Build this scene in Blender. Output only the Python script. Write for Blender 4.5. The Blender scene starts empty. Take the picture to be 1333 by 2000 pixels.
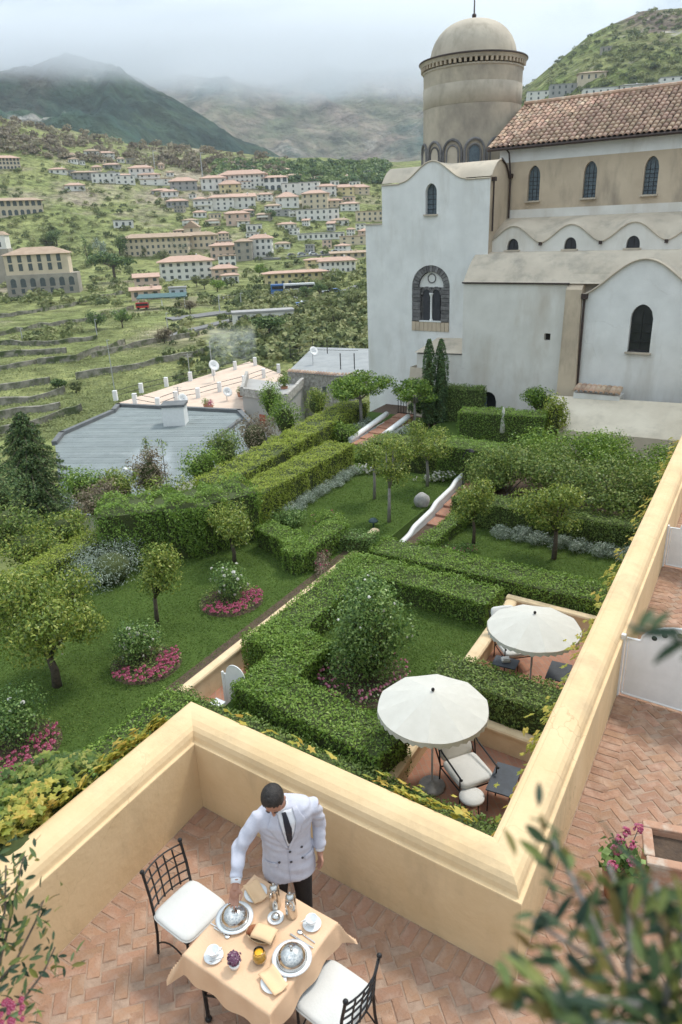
import bpy, bmesh, math, random
import numpy as np
from mathutils import Vector, Matrix, Euler
R = math.radians
rng = np.random.default_rng(7)
random.seed(7)
S = bpy.context.scene
COL = S.collection
# ------------------------------------------------------------------ camera
H = 5.6                                   # eye height above the breakfast terrace
FPX, CX, CY = 1400.0, 666.5, 1000.0       # focal length and centre in photo pixels
_d = np.array([812 - CX, 4500 - CY, FPX]); _d /= np.linalg.norm(_d)
_up = -_d
_fw = np.array([0, 0, 1.0]) - _up[2] * _up; _fw /= np.linalg.norm(_fw)
_rt = np.cross(_fw, _up)
if _rt[0] < 0: _rt = -_rt
cam = bpy.data.cameras.new('camera'); camo = bpy.data.objects.new('camera', cam); COL.objects.link(camo)
ax = [Vector((_rt[i], _fw[i], _up[i])) for i in range(3)]
camo.matrix_world = Matrix(((ax[0].x, -ax[1].x, -ax[2].x, 0), (ax[0].y, -ax[1].y, -ax[2].y, 0), (ax[0].z, -ax[1].z, -ax[2].z, H), (0, 0, 0, 1)))
cam.sensor_fit = 'VERTICAL'; cam.sensor_height = 36; cam.lens = FPX / 2000 * 36
cam.clip_start = 0.05; cam.clip_end = 20000
cam.dof.use_dof = True; cam.dof.focus_distance = 10.5; cam.dof.aperture_fstop = 2.8
S.camera = camo
# ------------------------------------------------------------------ sky, sun, exposure
SUN_EL, SUN_AZ = R(57), R(46)            # azimuth from +Y towards +X
W = bpy.data.worlds.new('World'); S.world = W; W.use_nodes = True
nt = W.node_tree; nt.nodes.clear()
N = lambda t, **k: _node(nt, t, **k)
def _node(tree, t, **k):
    n = tree.nodes.new(t)
    for a, v in k.items():
        if a.startswith('i_'): n.inputs[a[2:].replace('_', ' ')].default_value = v
        else: setattr(n, a, v)
    return n
wo = N('ShaderNodeOutputWorld'); bg = N('ShaderNodeBackground'); bg.inputs['Strength'].default_value = 0.12
sky = N('ShaderNodeTexSky', sky_type='NISHITA', sun_disc=False, sun_elevation=SUN_EL, sun_rotation=SUN_AZ, air_density=1.2, dust_density=2.0)
tc = N('ShaderNodeTexCoord')
mp = N('ShaderNodeMapping'); mp.inputs['Scale'].default_value = (1, 1, 2.4)
n1 = N('ShaderNodeTexNoise', i_Scale=4.2, i_Detail=9.0, i_Roughness=0.56, i_Distortion=0.5)
n2 = N('ShaderNodeTexNoise', i_Scale=1.3, i_Detail=4.0, i_Roughness=0.5)
rp = N('ShaderNodeValToRGB'); rp.color_ramp.elements[0].position = 0.38; rp.color_ramp.elements[1].position = 0.6
rp.color_ramp.elements[0].color = (0.95, 1.27, 1.56, 1); rp.color_ramp.elements[1].color = (3.5, 3.85, 4.1, 1)
rp2 = N('ShaderNodeValToRGB'); rp2.color_ramp.elements[0].position = 0.28; rp2.color_ramp.elements[1].position = 0.5
mx = N('ShaderNodeMix', data_type='RGBA')
lk = nt.links.new
lk(tc.outputs['Generated'], mp.inputs['Vector']); lk(mp.outputs[0], n1.inputs['Vector']); lk(mp.outputs[0], n2.inputs['Vector'])
lk(n1.outputs['Fac'], rp.inputs[0]); lk(n2.outputs['Fac'], rp2.inputs[0])
mth = N('ShaderNodeMath', operation='MULTIPLY_ADD'); mth.inputs[1].default_value = 0.2; mth.inputs[2].default_value = 0.8
lk(rp2.outputs[0], mth.inputs[0])
lk(mth.outputs[0], mx.inputs['Factor']); lk(sky.outputs[0], mx.inputs['A']); lk(rp.outputs[0], mx.inputs['B'])
# an overcast sky is brighter towards the zenith than at the horizon
sxy = N('ShaderNodeSeparateXYZ'); lk(tc.outputs['Generated'], sxy.inputs[0])
zr = N('ShaderNodeMapRange'); zr.inputs[1].default_value = 0; zr.inputs[2].default_value = 1; zr.inputs[3].default_value = 0.62; zr.inputs[4].default_value = 2.55; lk(sxy.outputs['Z'], zr.inputs[0])
vm = N('ShaderNodeVectorMath', operation='SCALE'); lk(mx.outputs['Result'], vm.inputs[0]); lk(zr.outputs[0], vm.inputs['Scale']); lk(vm.outputs[0], bg.inputs['Color']); lk(bg.outputs[0], wo.inputs['Surface'])
sl = bpy.data.lights.new('sun', 'SUN'); sl.energy = 1.5; sl.angle = R(10); sl.color = (1, 0.95, 0.87)
so = bpy.data.objects.new('sun', sl); COL.objects.link(so)
so.rotation_euler = Vector((-math.sin(SUN_AZ) * math.cos(SUN_EL), -math.cos(SUN_AZ) * math.cos(SUN_EL), -math.sin(SUN_EL))).to_track_quat('-Z', 'Y').to_euler()
so.location = (20, 25, 40)
S.view_settings.view_transform = 'Standard'; S.view_settings.look = 'None'
S.view_settings.exposure = 1.12; S.view_settings.gamma = 1
S.render.engine = 'CYCLES'
S.cycles.use_denoising = True
S.cycles.max_bounces = 6; S.cycles.diffuse_bounces = 3; S.cycles.transparent_max_bounces = 12; S.cycles.volume_bounces = 0
# ------------------------------------------------------------------ photo pixel -> place
def ray(x, y):
    v = np.array([x - CX, y - CY, FPX]); return np.array([v @ _rt, v @ _fw, v @ _up])
def atz(x, y, z):
    r = ray(x, y); return Vector(np.array([0, 0, H]) + r * (z - H) / r[2])
def aty(x, y, Y):
    r = ray(x, y); return Vector(np.array([0, 0, H]) + r * (Y / r[1]))
def toward(x, y, dist):
    r = ray(x, y); r /= np.linalg.norm(r); return Vector(np.array([0, 0, H]) + r * dist)
def proj(p):
    p = np.asarray(p, float) - np.array([0, 0, H]); v = p[0] * _rt + p[1] * _fw + p[2] * _up
    return CX + FPX * v[0] / v[2], CY + FPX * v[1] / v[2], v[2]
# ------------------------------------------------------------------ object helpers
def tag(o, label=None, cat=None, group=None, kind=None):
    if label: o['label'] = label
    if cat: o['category'] = cat
    if group: o['group'] = group
    if kind: o['kind'] = kind
    return o
def thing(name, label, cat, loc=(0, 0, 0), rz=0, group=None):
    o = bpy.data.objects.new(name, None); COL.objects.link(o); o.empty_display_size = 0.2
    o.location = loc; o.rotation_euler = (0, 0, rz)
    return tag(o, label, cat, group)
def link(name, me, m=None, parent=None):
    o = bpy.data.objects.new(name, me); COL.objects.link(o)
    if m is not None and not me.materials: me.materials.append(MAT[m] if isinstance(m, str) else m)
    if parent is not None: o.parent = parent
    return o
def clone(root, loc=None, rz=None, parent=None):
    c = root.copy(); COL.objects.link(c); c.parent = parent
    if loc is not None: c.location = loc
    if rz is not None: c.rotation_euler = (0, 0, rz)
    for ch in list(root.children): clone(ch, parent=c)
    return c
class MB:
    def __init__(s): s.v = []; s.f = []
    def add(s, vs, fs):
        o = len(s.v); s.v.extend([tuple(v) for v in vs]); s.f.extend([tuple(i + o for i in f) for f in fs]); return s
    def box(s, c, d, rot=None, taper=1.0):
        x, y, z = d[0] / 2, d[1] / 2, d[2] / 2; t = taper
        vs = [Vector(p) for p in ((-x, -y, -z), (x, -y, -z), (x, y, -z), (-x, y, -z), (-x * t, -y * t, z), (x * t, -y * t, z), (x * t, y * t, z), (-x * t, y * t, z))]
        if rot is not None:
            m = Euler(rot).to_matrix() if not isinstance(rot, Matrix) else rot
            vs = [m @ v for v in vs]
        return s.add([v + Vector(c) for v in vs], [(3, 2, 1, 0), (4, 5, 6, 7), (0, 1, 5, 4), (1, 2, 6, 5), (2, 3, 7, 6), (3, 0, 4, 7)])
    def tube(s, pts, r, n=8, cap=True):
        pts = [Vector(p) for p in pts]; k = len(pts)
        rs = r if isinstance(r, (list, tuple)) else [r] * k
        vs = []; prev = None
        for i, p in enumerate(pts):
            t = (pts[min(i + 1, k - 1)] - pts[max(i - 1, 0)]).normalized()
            if prev is None: a = t.orthogonal().normalized()
            else:
                a = prev - t * prev.dot(t); a = a.normalized() if a.length > 1e-6 else t.orthogonal().normalized()
            prev = a; b = t.cross(a)
            for j in range(n):
                th = 2 * math.pi * j / n; vs.append(p + (a * math.cos(th) + b * math.sin(th)) * rs[i])
        fs = [(i * n + j, i * n + (j + 1) % n, (i + 1) * n + (j + 1) % n, (i + 1) * n + j) for i in range(k - 1) for j in range(n)]
        if cap: fs += [tuple(range(n))[::-1], tuple((k - 1) * n + j for j in range(n))]
        return s.add(vs, fs)
    def lathe(s, prof, n=24, o=(0, 0, 0), a0=0, a1=2 * math.pi):
        full = abs(a1 - a0 - 2 * math.pi) < 1e-6; m = n if full else n + 1; vs = []
        for (r, z) in prof:
            for j in range(m):
                th = a0 + (a1 - a0) * j / n; vs.append((o[0] + r * math.cos(th), o[1] + r * math.sin(th), o[2] + z))
        fs = []
        for i in range(len(prof) - 1):
            for j in range(n):
                j2 = (j + 1) % m; fs.append((i * m + j, i * m + j2, (i + 1) * m + j2, (i + 1) * m + j))
        return s.add(vs, fs)
    def prism(s, poly, z0, z1):
        n = len(poly); vs = [(p[0], p[1], z0) for p in poly] + [(p[0], p[1], z1) for p in poly]
        return s.add(vs, [tuple(range(n))[::-1], tuple(range(n, 2 * n))] + [(i, (i + 1) % n, n + (i + 1) % n, n + i) for i in range(n)])
    def extr(s, poly, o, ex, ez, d):           # polygon in the (ex, ez) plane pushed along d
        ex, ez, d, o = map(Vector, (ex, ez, d, o)); n = len(poly)
        a = [o + ex * p[0] + ez * p[1] for p in poly]
        return s.add(a + [v + d for v in a], [tuple(range(n)), tuple(range(n, 2 * n))[::-1]] + [(i, n + i, n + (i + 1) % n, (i + 1) % n) for i in range(n)])
    def ball(s, c, r, n=10, m=7, rot=None):
        r = r if isinstance(r, (tuple, list)) else (r, r, r); vs = []; fs = []
        for i in range(m + 1):
            ph = math.pi * i / m
            for j in range(n):
                th = 2 * math.pi * j / n
                v = Vector((r[0] * math.sin(ph) * math.cos(th), r[1] * math.sin(ph) * math.sin(th), r[2] * math.cos(ph)))
                if rot is not None: v = (Euler(rot).to_matrix() if not isinstance(rot, Matrix) else rot) @ v
                vs.append(v + Vector(c))
        for i in range(m):
            for j in range(n): fs.append((i * n + j, (i + 1) * n + j, (i + 1) * n + (j + 1) % n, i * n + (j + 1) % n))
        return s.add(vs, fs)
    def mesh(s, name, smooth=False, merge=False):
        me = bpy.data.meshes.new(name); me.from_pydata(s.v, [], s.f)
        bm = bmesh.new(); bm.from_mesh(me)
        if merge: bmesh.ops.remove_doubles(bm, verts=bm.verts, dist=1e-4)
        bmesh.ops.recalc_face_normals(bm, faces=bm.faces)
        bm.to_mesh(me); bm.free()
        if smooth: me.shade_smooth()
        return me
    def build(s, name, m=None, parent=None, smooth=False, merge=False, bevel=0):
        o = link(name, s.mesh(name, smooth, merge), m, parent)
        if bevel:
            b = o.modifiers.new('bevel', 'BEVEL'); b.width = bevel; b.segments = 2; b.limit_method = 'ANGLE'
        return o
def npmesh(name, V, Fq, rnd=None, smooth=False):     # fast mesh from numpy; quads or triangles
    me = bpy.data.meshes.new(name); V = np.asarray(V, np.float32); Fq = np.asarray(Fq, np.int32); k = Fq.shape[1]
    me.vertices.add(len(V)); me.vertices.foreach_set('co', V.ravel())
    me.loops.add(Fq.size); me.loops.foreach_set('vertex_index', Fq.ravel())
    me.polygons.add(len(Fq)); me.polygons.foreach_set('loop_start', np.arange(0, Fq.size, k, dtype=np.int32)); me.polygons.foreach_set('loop_total', np.full(len(Fq), k, np.int32))
    if rnd is not None:
        at = me.attributes.new('rnd', 'FLOAT', 'POINT'); at.data.foreach_set('value', np.asarray(rnd, np.float32))
    me.update(calc_edges=True); me.validate()
    if smooth: me.shade_smooth()
    return me
def sheet(name, pts, z, m, kind='structure', parent=None):
    me = bpy.data.meshes.new(name); bm = bmesh.new()
    f = bm.faces.new([bm.verts.new((p[0], p[1], z)) for p in pts])
    if f.normal.z < 0: f.normal_flip()
    bm.normal_update()
    if bm.faces[:][0].normal.z < 0: bmesh.ops.reverse_faces(bm, faces=bm.faces[:])
    bmesh.ops.triangulate(bm, faces=bm.faces[:]); bm.to_mesh(me); bm.free()
    o = link(name, me, m, parent)
    if kind: o['kind'] = kind
    return o
def pieces(parent, name, protos, mats, m, limit=300):
    """alike pieces: the `limit` largest in view are objects, the rest one joined part"""
    def score(M):
        p = M.translation; x, y, d = proj(p)
        return d + (0 if (0 < x < 1333 and 0 < y < 2000 and d > 0) else 1000)
    mats = sorted(mats, key=score)
    for i, M in enumerate(mats[:limit]):
        o = link(name, protos[i % len(protos)], m, parent); o.matrix_basis = M
    if len(mats) > limit:
        mb_v = []; mb_f = []; off = 0; rn = []
        for i, M in enumerate(mats[limit:]):
            pm = protos[i % len(protos)]; co = np.empty(len(pm.vertices) * 3); pm.vertices.foreach_get('co', co); co = co.reshape(-1, 3)
            A = np.array(M); mb_v.append(co @ A[:3, :3].T + A[:3, 3]); mb_f += [tuple(v + off for v in p.vertices) for p in pm.polygons]; off += len(co); rn.append(np.full(len(co), random.random()))
        me = bpy.data.meshes.new(name + '_field'); me.from_pydata(np.concatenate(mb_v).tolist(), [], mb_f)
        me.attributes.new('rnd', 'FLOAT', 'POINT').data.foreach_set('value', np.concatenate(rn).astype(np.float32))
        o = link(name + '_field', me, m, parent); o['kind'] = 'stuff'
# ------------------------------------------------------------------ materials
MAT = {}
def mat(name, c1, c2=None, scale=6.0, rough=0.8, bump=0.0, bscale=None, metal=0.0, spec=0.4, detail=6, lo=0.35, hi=0.65, rand=0.0, stain=None, coord='Object', trans=0.0, stretch=None, crack=0.0):
    m = bpy.data.materials.new(name); MAT[name] = m; m.use_nodes = True; t = m.node_tree; b = t.nodes['Principled BSDF']
    b.inputs['Roughness'].default_value = rough; b.inputs['Metallic'].default_value = metal; b.inputs['Specular IOR Level'].default_value = spec
    if trans: b.inputs['Transmission Weight'].default_value = trans
    c2 = c2 or tuple(x * 0.8 for x in c1)
    co = _node(t, 'ShaderNodeTexCoord'); vec = co.outputs[coord]
    if stretch:
        mpg = _node(t, 'ShaderNodeMapping'); mpg.inputs['Scale'].default_value = stretch; t.links.new(vec, mpg.inputs[0]); vec = mpg.outputs[0]
    nz = _node(t, 'ShaderNodeTexNoise', i_Scale=scale, i_Detail=float(detail), i_Roughness=0.6); t.links.new(vec, nz.inputs['Vector'])
    cr = _node(t, 'ShaderNodeValToRGB'); cr.color_ramp.elements[0].position = lo; cr.color_ramp.elements[1].position = hi
    cr.color_ramp.elements[0].color = (*c1, 1); cr.color_ramp.elements[1].color = (*c2, 1); t.links.new(nz.outputs['Fac'], cr.inputs[0])
    out = cr.outputs[0]
    if stain:                                   # (colour, scale, lo, hi, stretch)
        mp2 = _node(t, 'ShaderNodeMapping'); mp2.inputs['Scale'].default_value = stain[4]; t.links.new(co.outputs[coord], mp2.inputs[0])
        n3 = _node(t, 'ShaderNodeTexNoise', i_Scale=stain[1], i_Detail=8.0, i_Roughness=0.65); t.links.new(mp2.outputs[0], n3.inputs['Vector'])
        r3 = _node(t, 'ShaderNodeMapRange'); r3.inputs[1].default_value = stain[2]; r3.inputs[2].default_value = stain[3]; t.links.new(n3.outputs['Fac'], r3.inputs[0])
        x3 = _node(t, 'ShaderNodeMix', data_type='RGBA'); x3.inputs['B'].default_value = (*stain[0], 1); t.links.new(r3.outputs[0], x3.inputs['Factor']); t.links.new(out, x3.inputs['A']); out = x3.outputs['Result']
    if crack:                                   # hairline cracks, only here and there
        vn = _node(t, 'ShaderNodeTexVoronoi', feature='DISTANCE_TO_EDGE'); vn.inputs['Scale'].default_value = crack; wv_ = _node(t, 'ShaderNodeTexNoise', i_Scale=crack * 2.5, i_Detail=6.0); t.links.new(co.outputs[coord], wv_.inputs['Vector'])
        av = _node(t, 'ShaderNodeMix', data_type='RGBA', blend_type='LINEAR_LIGHT'); av.inputs['Factor'].default_value = 0.25 / crack; t.links.new(co.outputs[coord], av.inputs['A']); t.links.new(wv_.outputs['Color'], av.inputs['B']); t.links.new(av.outputs['Result'], vn.inputs['Vector'])
        r4 = _node(t, 'ShaderNodeMapRange'); r4.inputs[1].default_value = 0.0; r4.inputs[2].default_value = 0.006 * crack; r4.inputs[3].default_value = 1; r4.inputs[4].default_value = 0; t.links.new(vn.outputs['Distance'], r4.inputs[0])
        n5 = _node(t, 'ShaderNodeTexNoise', i_Scale=crack * 0.8, i_Detail=2.0); t.links.new(co.outputs[coord], n5.inputs['Vector']); r5 = _node(t, 'ShaderNodeMapRange'); r5.inputs[1].default_value = 0.5; r5.inputs[2].default_value = 0.62; r5.inputs[4].default_value = 0.55; t.links.new(n5.outputs['Fac'], r5.inputs[0])
        mm = _node(t, 'ShaderNodeMath', operation='MULTIPLY'); t.links.new(r4.outputs[0], mm.inputs[0]); t.links.new(r5.outputs[0], mm.inputs[1])
        x5 = _node(t, 'ShaderNodeMix', data_type='RGBA'); x5.inputs['B'].default_value = (c1[0] * .45, c1[1] * .4, c1[2] * .35, 1); t.links.new(mm.outputs[0], x5.inputs['Factor']); t.links.new(out, x5.inputs['A']); out = x5.outputs['Result']
    if rand:
        oi = _node(t, 'ShaderNodeObjectInfo'); at = _node(t, 'ShaderNodeAttribute', attribute_name='rnd')
        ad = _node(t, 'ShaderNodeMath', operation='ADD'); fr = _node(t, 'ShaderNodeMath', operation='FRACT')
        t.links.new(oi.outputs['Random'], ad.inputs[0]); t.links.new(at.outputs['Fac'], ad.inputs[1]); t.links.new(ad.outputs[0], fr.inputs[0])
        mr = _node(t, 'ShaderNodeMapRange'); mr.inputs[3].default_value = 1 - rand; mr.inputs[4].default_value = 1 + rand; t.links.new(fr.outputs[0], mr.inputs[0])
        hs = _node(t, 'ShaderNodeHueSaturation'); t.links.new(mr.outputs[0], hs.inputs['Value']); t.links.new(out, hs.inputs['Color'])
        m2 = _node(t, 'ShaderNodeMath', operation='MULTIPLY_ADD'); m2.inputs[1].default_value = 0.03 * min(1, rand * 3); m2.inputs[2].default_value = 0.494
        wn = _node(t, 'ShaderNodeTexWhiteNoise', noise_dimensions='1D'); t.links.new(fr.outputs[0], wn.inputs['W']); t.links.new(wn.outputs['Value'], m2.inputs[0]); t.links.new(m2.outputs[0], hs.inputs['Hue'])
        out = hs.outputs[0]
    t.links.new(out, b.inputs['Base Color'])
    if bump:
        bn = _node(t, 'ShaderNodeTexNoise', i_Scale=float(bscale or scale * 4), i_Detail=6.0); t.links.new(co.outputs[coord], bn.inputs['Vector'])
        bu = _node(t, 'ShaderNodeBump'); bu.inputs['Strength'].default_value = bump; bu.inputs['Distance'].default_value = 0.02; t.links.new(bn.outputs['Fac'], bu.inputs['Height']); t.links.new(bu.outputs[0], b.inputs['Normal'])
    return m
def leafmat(name, cols, rough=0.5, tr=0.35, spec=0.35, var=0.25):   # cols: ramp of colours over the leaf's own random value
    m = bpy.data.materials.new(name); MAT[name] = m; m.use_nodes = True; t = m.node_tree; b = t.nodes['Principled BSDF']
    at = _node(t, 'ShaderNodeAttribute', attribute_name='rnd'); oi = _node(t, 'ShaderNodeObjectInfo')
    cr = _node(t, 'ShaderNodeValToRGB'); e = cr.color_ramp.elements
    while len(e) < len(cols): e.new(0.5)
    for i, c in enumerate(cols): e[i].position = i / max(1, len(cols) - 1); e[i].color = (*c, 1)
    co = _node(t, 'ShaderNodeTexCoord'); nz = _node(t, 'ShaderNodeTexNoise', i_Scale=1.1, i_Detail=3.0); t.links.new(co.outputs['Object'], nz.inputs['Vector'])
    ad = _node(t, 'ShaderNodeMath', operation='MULTIPLY_ADD'); ad.inputs[1].default_value = var * 2; t.links.new(nz.outputs['Fac'], ad.inputs[0])
    sb = _node(t, 'ShaderNodeMath', operation='SUBTRACT'); sb.inputs[1].default_value = var; t.links.new(at.outputs['Fac'], sb.inputs[0]); t.links.new(sb.outputs[0], ad.inputs[2])
    t.links.new(ad.outputs[0], cr.inputs[0]); t.links.new(cr.outputs[0], b.inputs['Base Color'])
    b.inputs['Roughness'].default_value = rough; b.inputs['Specular IOR Level'].default_value = spec
    tl = _node(t, 'ShaderNodeBsdfTranslucent'); ms = _node(t, 'ShaderNodeMixShader'); ms.inputs[0].default_value = tr
    hs = _node(t, 'ShaderNodeHueSaturation'); hs.inputs['Value'].default_value = 1.3; t.links.new(cr.outputs[0], hs.inputs['Color']); t.links.new(hs.outputs[0], tl.inputs['Color'])
    t.links.new(b.outputs[0], ms.inputs[1]); t.links.new(tl.outputs[0], ms.inputs[2]); t.links.new(ms.outputs[0], t.nodes['Material Output'].inputs['Surface'])
    return m
# plaster, stone, metal, cloth
mat('ochre_plaster', (0.69, 0.505, 0.295), (0.63, 0.445, 0.245), 1.6, 0.85, 0.25, 16, crack=0.9, stain=((0.47, 0.34, 0.2), 1.6, 0.5, 0.78, (1, 1, 0.35)))
mat('cream_plaster', (0.72, 0.56, 0.36), (0.64, 0.48, 0.29), 3, 0.85, 0.12, 30, stain=((0.42, 0.34, 0.24), 3, 0.6, 0.8, (1, 1, 0.4)))
mat('white_plaster', (0.8, 0.795, 0.77), (0.7, 0.695, 0.67), 0.9, 0.9, 0.3, 14, crack=0.35, stain=((0.56, 0.53, 0.48), 0.7, 0.52, 0.8, (1, 1, 0.22)))
mat('warm_white_plaster', (0.74, 0.715, 0.66), (0.64, 0.615, 0.56), 0.8, 0.9, 0.3, 14, crack=0.4, stain=((0.53, 0.47, 0.39), 0.6, 0.5, 0.77, (1, 1, 0.3)))
mat('tan_plaster', (0.58, 0.475, 0.35), (0.49, 0.395, 0.29), 0.7, 0.9, 0.35, 10, stain=((0.24, 0.2, 0.16), 0.9, 0.5, 0.8, (1, 1, 0.3)))
mat('tower_plaster', (0.54, 0.46, 0.35), (0.43, 0.37, 0.29), 0.6, 0.92, 0.5, 7, stain=((0.24, 0.21, 0.175), 0.5, 0.44, 0.7, (1, 1, 0.6)))
mat('pale_band', (0.55, 0.48, 0.38), (0.44, 0.38, 0.3), 0.9, 0.9, 0.4, 8, stain=((0.3, 0.26, 0.2), 1.0, 0.5, 0.75, (1, 1, 0.5)))
mat('vault_plaster', (0.57, 0.49, 0.385), (0.48, 0.41, 0.32), 0.8, 0.92, 0.4, 10, stain=((0.3, 0.27, 0.22), 0.9, 0.5, 0.75, (1, 1, 1)))
mat('apron_plaster', (0.72, 0.64, 0.51), (0.63, 0.55, 0.43), 0.9, 0.92, 0.35, 12, stain=((0.48, 0.42, 0.33), 1.0, 0.52, 0.78, (1, 1, 1)))
mat('grey_stone', (0.2, 0.19, 0.185), (0.12, 0.115, 0.115), 5, 0.9, 0.5, 20, rand=0.25)
mat('rubble_stone', (0.42, 0.4, 0.36), (0.24, 0.22, 0.2), 3, 0.95, 0.8, 9, stain=((0.6, 0.58, 0.54), 4, 0.5, 0.7, (1, 1, 1)))
mat('terracotta_tile', (0.45, 0.275, 0.2), (0.34, 0.21, 0.155), 3, 0.9, 0.3, 20, rand=0.28, stain=((0.55, 0.45, 0.35), 2.5, 0.5, 0.7, (1, 1, 1)))
mat('dark_gap', (0.035, 0.03, 0.028), None, 4, 0.9)
mat('black_iron', (0.018, 0.018, 0.02), (0.03, 0.028, 0.027), 20, 0.45, metal=0.4)
mat('rust_pipe', (0.06, 0.035, 0.028), (0.035, 0.025, 0.022), 6, 0.6)
mat('leaded_glass', (0.12, 0.16, 0.18), (0.08, 0.1, 0.12), 8, 0.25, spec=0.5)
mat('dark_glass', (0.02, 0.022, 0.026), (0.035, 0.035, 0.04), 2, 0.15, spec=0.6)
mat('white_paint', (0.78, 0.78, 0.77), (0.72, 0.72, 0.71), 6, 0.5)
mat('white_cloth', (0.62, 0.61, 0.58), (0.57, 0.56, 0.53), 4, 0.9, 0.1, 60)
mat('canvas', (0.57, 0.555, 0.505), (0.52, 0.505, 0.455), 3, 0.9, 0.08, 80)
mat('brick_floor', (0.34, 0.195, 0.122), (0.25, 0.14, 0.088), 9, 0.85, 0.45, 45, rand=0.11, stain=((0.45, 0.31, 0.225), 5, 0.46, 0.75, (1, 1, 1)))
mat('mortar', (0.37, 0.26, 0.19), (0.28, 0.19, 0.135), 14, 0.95, 0.5, 60)
mat('grass', (0.068, 0.108, 0.024), (0.05, 0.082, 0.018), 1.6, 0.95, 0.6, 60, spec=0.1)
mat('soil', (0.1, 0.065, 0.042), (0.06, 0.04, 0.028), 9, 0.95, 0.8, 30)
mat('bark', (0.12, 0.095, 0.07), (0.06, 0.048, 0.036), 12, 0.95, 0.7, 40)
mat('grey_bark', (0.28, 0.26, 0.24), (0.18, 0.165, 0.15), 12, 0.9, 0.5, 40)
# ================================================================== terrain
def vnoise(x, y, seed=0):
    xi = np.floor(x).astype(np.int64); yi = np.floor(y).astype(np.int64); xf = x - xi; yf = y - yi
    def h(a, b):
        n = (a * 374761393 + b * 668265263 + seed * 974634777) & 0x7fffffff
        n = ((n ^ (n >> 13)) * 1274126177) & 0x7fffffff
        return ((n ^ (n >> 16)) & 0xffff) / 65535.0
    u = xf * xf * (3 - 2 * xf); v = yf * yf * (3 - 2 * yf)
    return (h(xi, yi) * (1 - u) + h(xi + 1, yi) * u) * (1 - v) + (h(xi, yi + 1) * (1 - u) + h(xi + 1, yi + 1) * u) * v
def fbm(x, y, o=5, seed=0, ridge=False):
    s = 0; a = 0.5
    for i in range(o):
        n = vnoise(x, y, seed + i)
        s = s + a * ((1 - np.abs(2 * n - 1)) if ridge else n); x = x * 2.03 + 11.3; y = y * 2.03 + 7.7; a *= 0.5
    return s
sstep = lambda a, b, x: (lambda t: t * t * (3 - 2 * t))(np.clip((x - a) / (b - a), 0, 1))
PY_ = np.array([-60, 60, 80, 95, 140, 185, 240, 270, 330, 400, 460, 530, 610, 700, 760, 1000, 1600], float)
PZ_ = np.array([-19, -19, -18.5, -17.8, -16.3, -15.4, -15, -13.8, -12.6, -5.6, 7, 23.6, 44, 64, 70, 30, -20], float)
GB0 = np.array([-15.5, 8.0]); GBd = np.array([0.394, 0.919]); GBn = np.array([-0.919, 0.394])
def gz(X, Y, detail=True):
    X = np.asarray(X, float); Y = np.asarray(Y, float)
    z = np.interp(Y, PY_, PZ_)
    t = X / np.maximum(Y, 60)
    z = z + np.interp(t, [-0.75, -0.47, -0.25, -0.07, 0.06, 0.3], [75, 52, 14, 0, -9, -16]) * sstep(330, 720, Y)
    z = z + np.interp(t, [-0.75, -0.3, -0.05, 0.05, 0.3], [0, 0, 0.5, 4, 6]) * sstep(120, 200, Y) * (1 - sstep(300, 420, Y))
    if detail: z = z + (fbm(X / 55, Y / 55, 4, 3) - 0.47) * 7 * sstep(230, 420, Y) + (fbm(X / 16, Y / 16, 3, 5) - 0.44) * 1.0 * sstep(60, 120, Y)
    s = (X - GB0[0]) * GBn[0] + (Y - GB0[1]) * GBn[1]
    z = -5.6 * (1 - sstep(0.3, 9, s)) + z * sstep(0.3, 9, s)
    return z
def gzf(x, y): return float(gz(np.array([x]), np.array([y]))[0])
def on_ground(px, py):
    """first meeting of a photo ray with the valley ground"""
    r = ray(px, py); r = r / r[1]
    Ys = np.concatenate([np.linspace(30, 300, 900), np.linspace(300, 1000, 1400)])
    P = np.array([0, 0, H]) + Ys[:, None] * r
    d = P[:, 2] - gz(P[:, 0], P[:, 1])
    i = np.argmax(d < 0) if (d < 0).any() else len(Ys) - 1
    return Vector(P[i])
Yg = np.concatenate([np.linspace(-40, 60, 60), 60 * (1500 / 60) ** (np.arange(1, 261) / 260)])
tg = np.linspace(-1, 1, 240)
YY, TT = np.meshgrid(Yg, tg, indexing='ij')
XX = TT * (38 + 0.72 * np.maximum(YY, 0)) - 8
ZZ = gz(XX, YY)
def gridmesh(name, X, Y, Z, m, kind='structure', smooth=True):
    a, b = X.shape; V = np.stack([X, Y, Z], -1).reshape(-1, 3); i = np.arange(a * b).reshape(a, b)
    Fq = np.stack([i[:-1, :-1], i[:-1, 1:], i[1:, 1:], i[1:, :-1]], -1).reshape(-1, 4)
    me = npmesh(name, V, Fq, smooth=smooth)
    if me.polygons[len(Fq) // 2].normal.z < 0: me.flip_normals()
    o = link(name, me, m); o['kind'] = kind; return o
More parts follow.
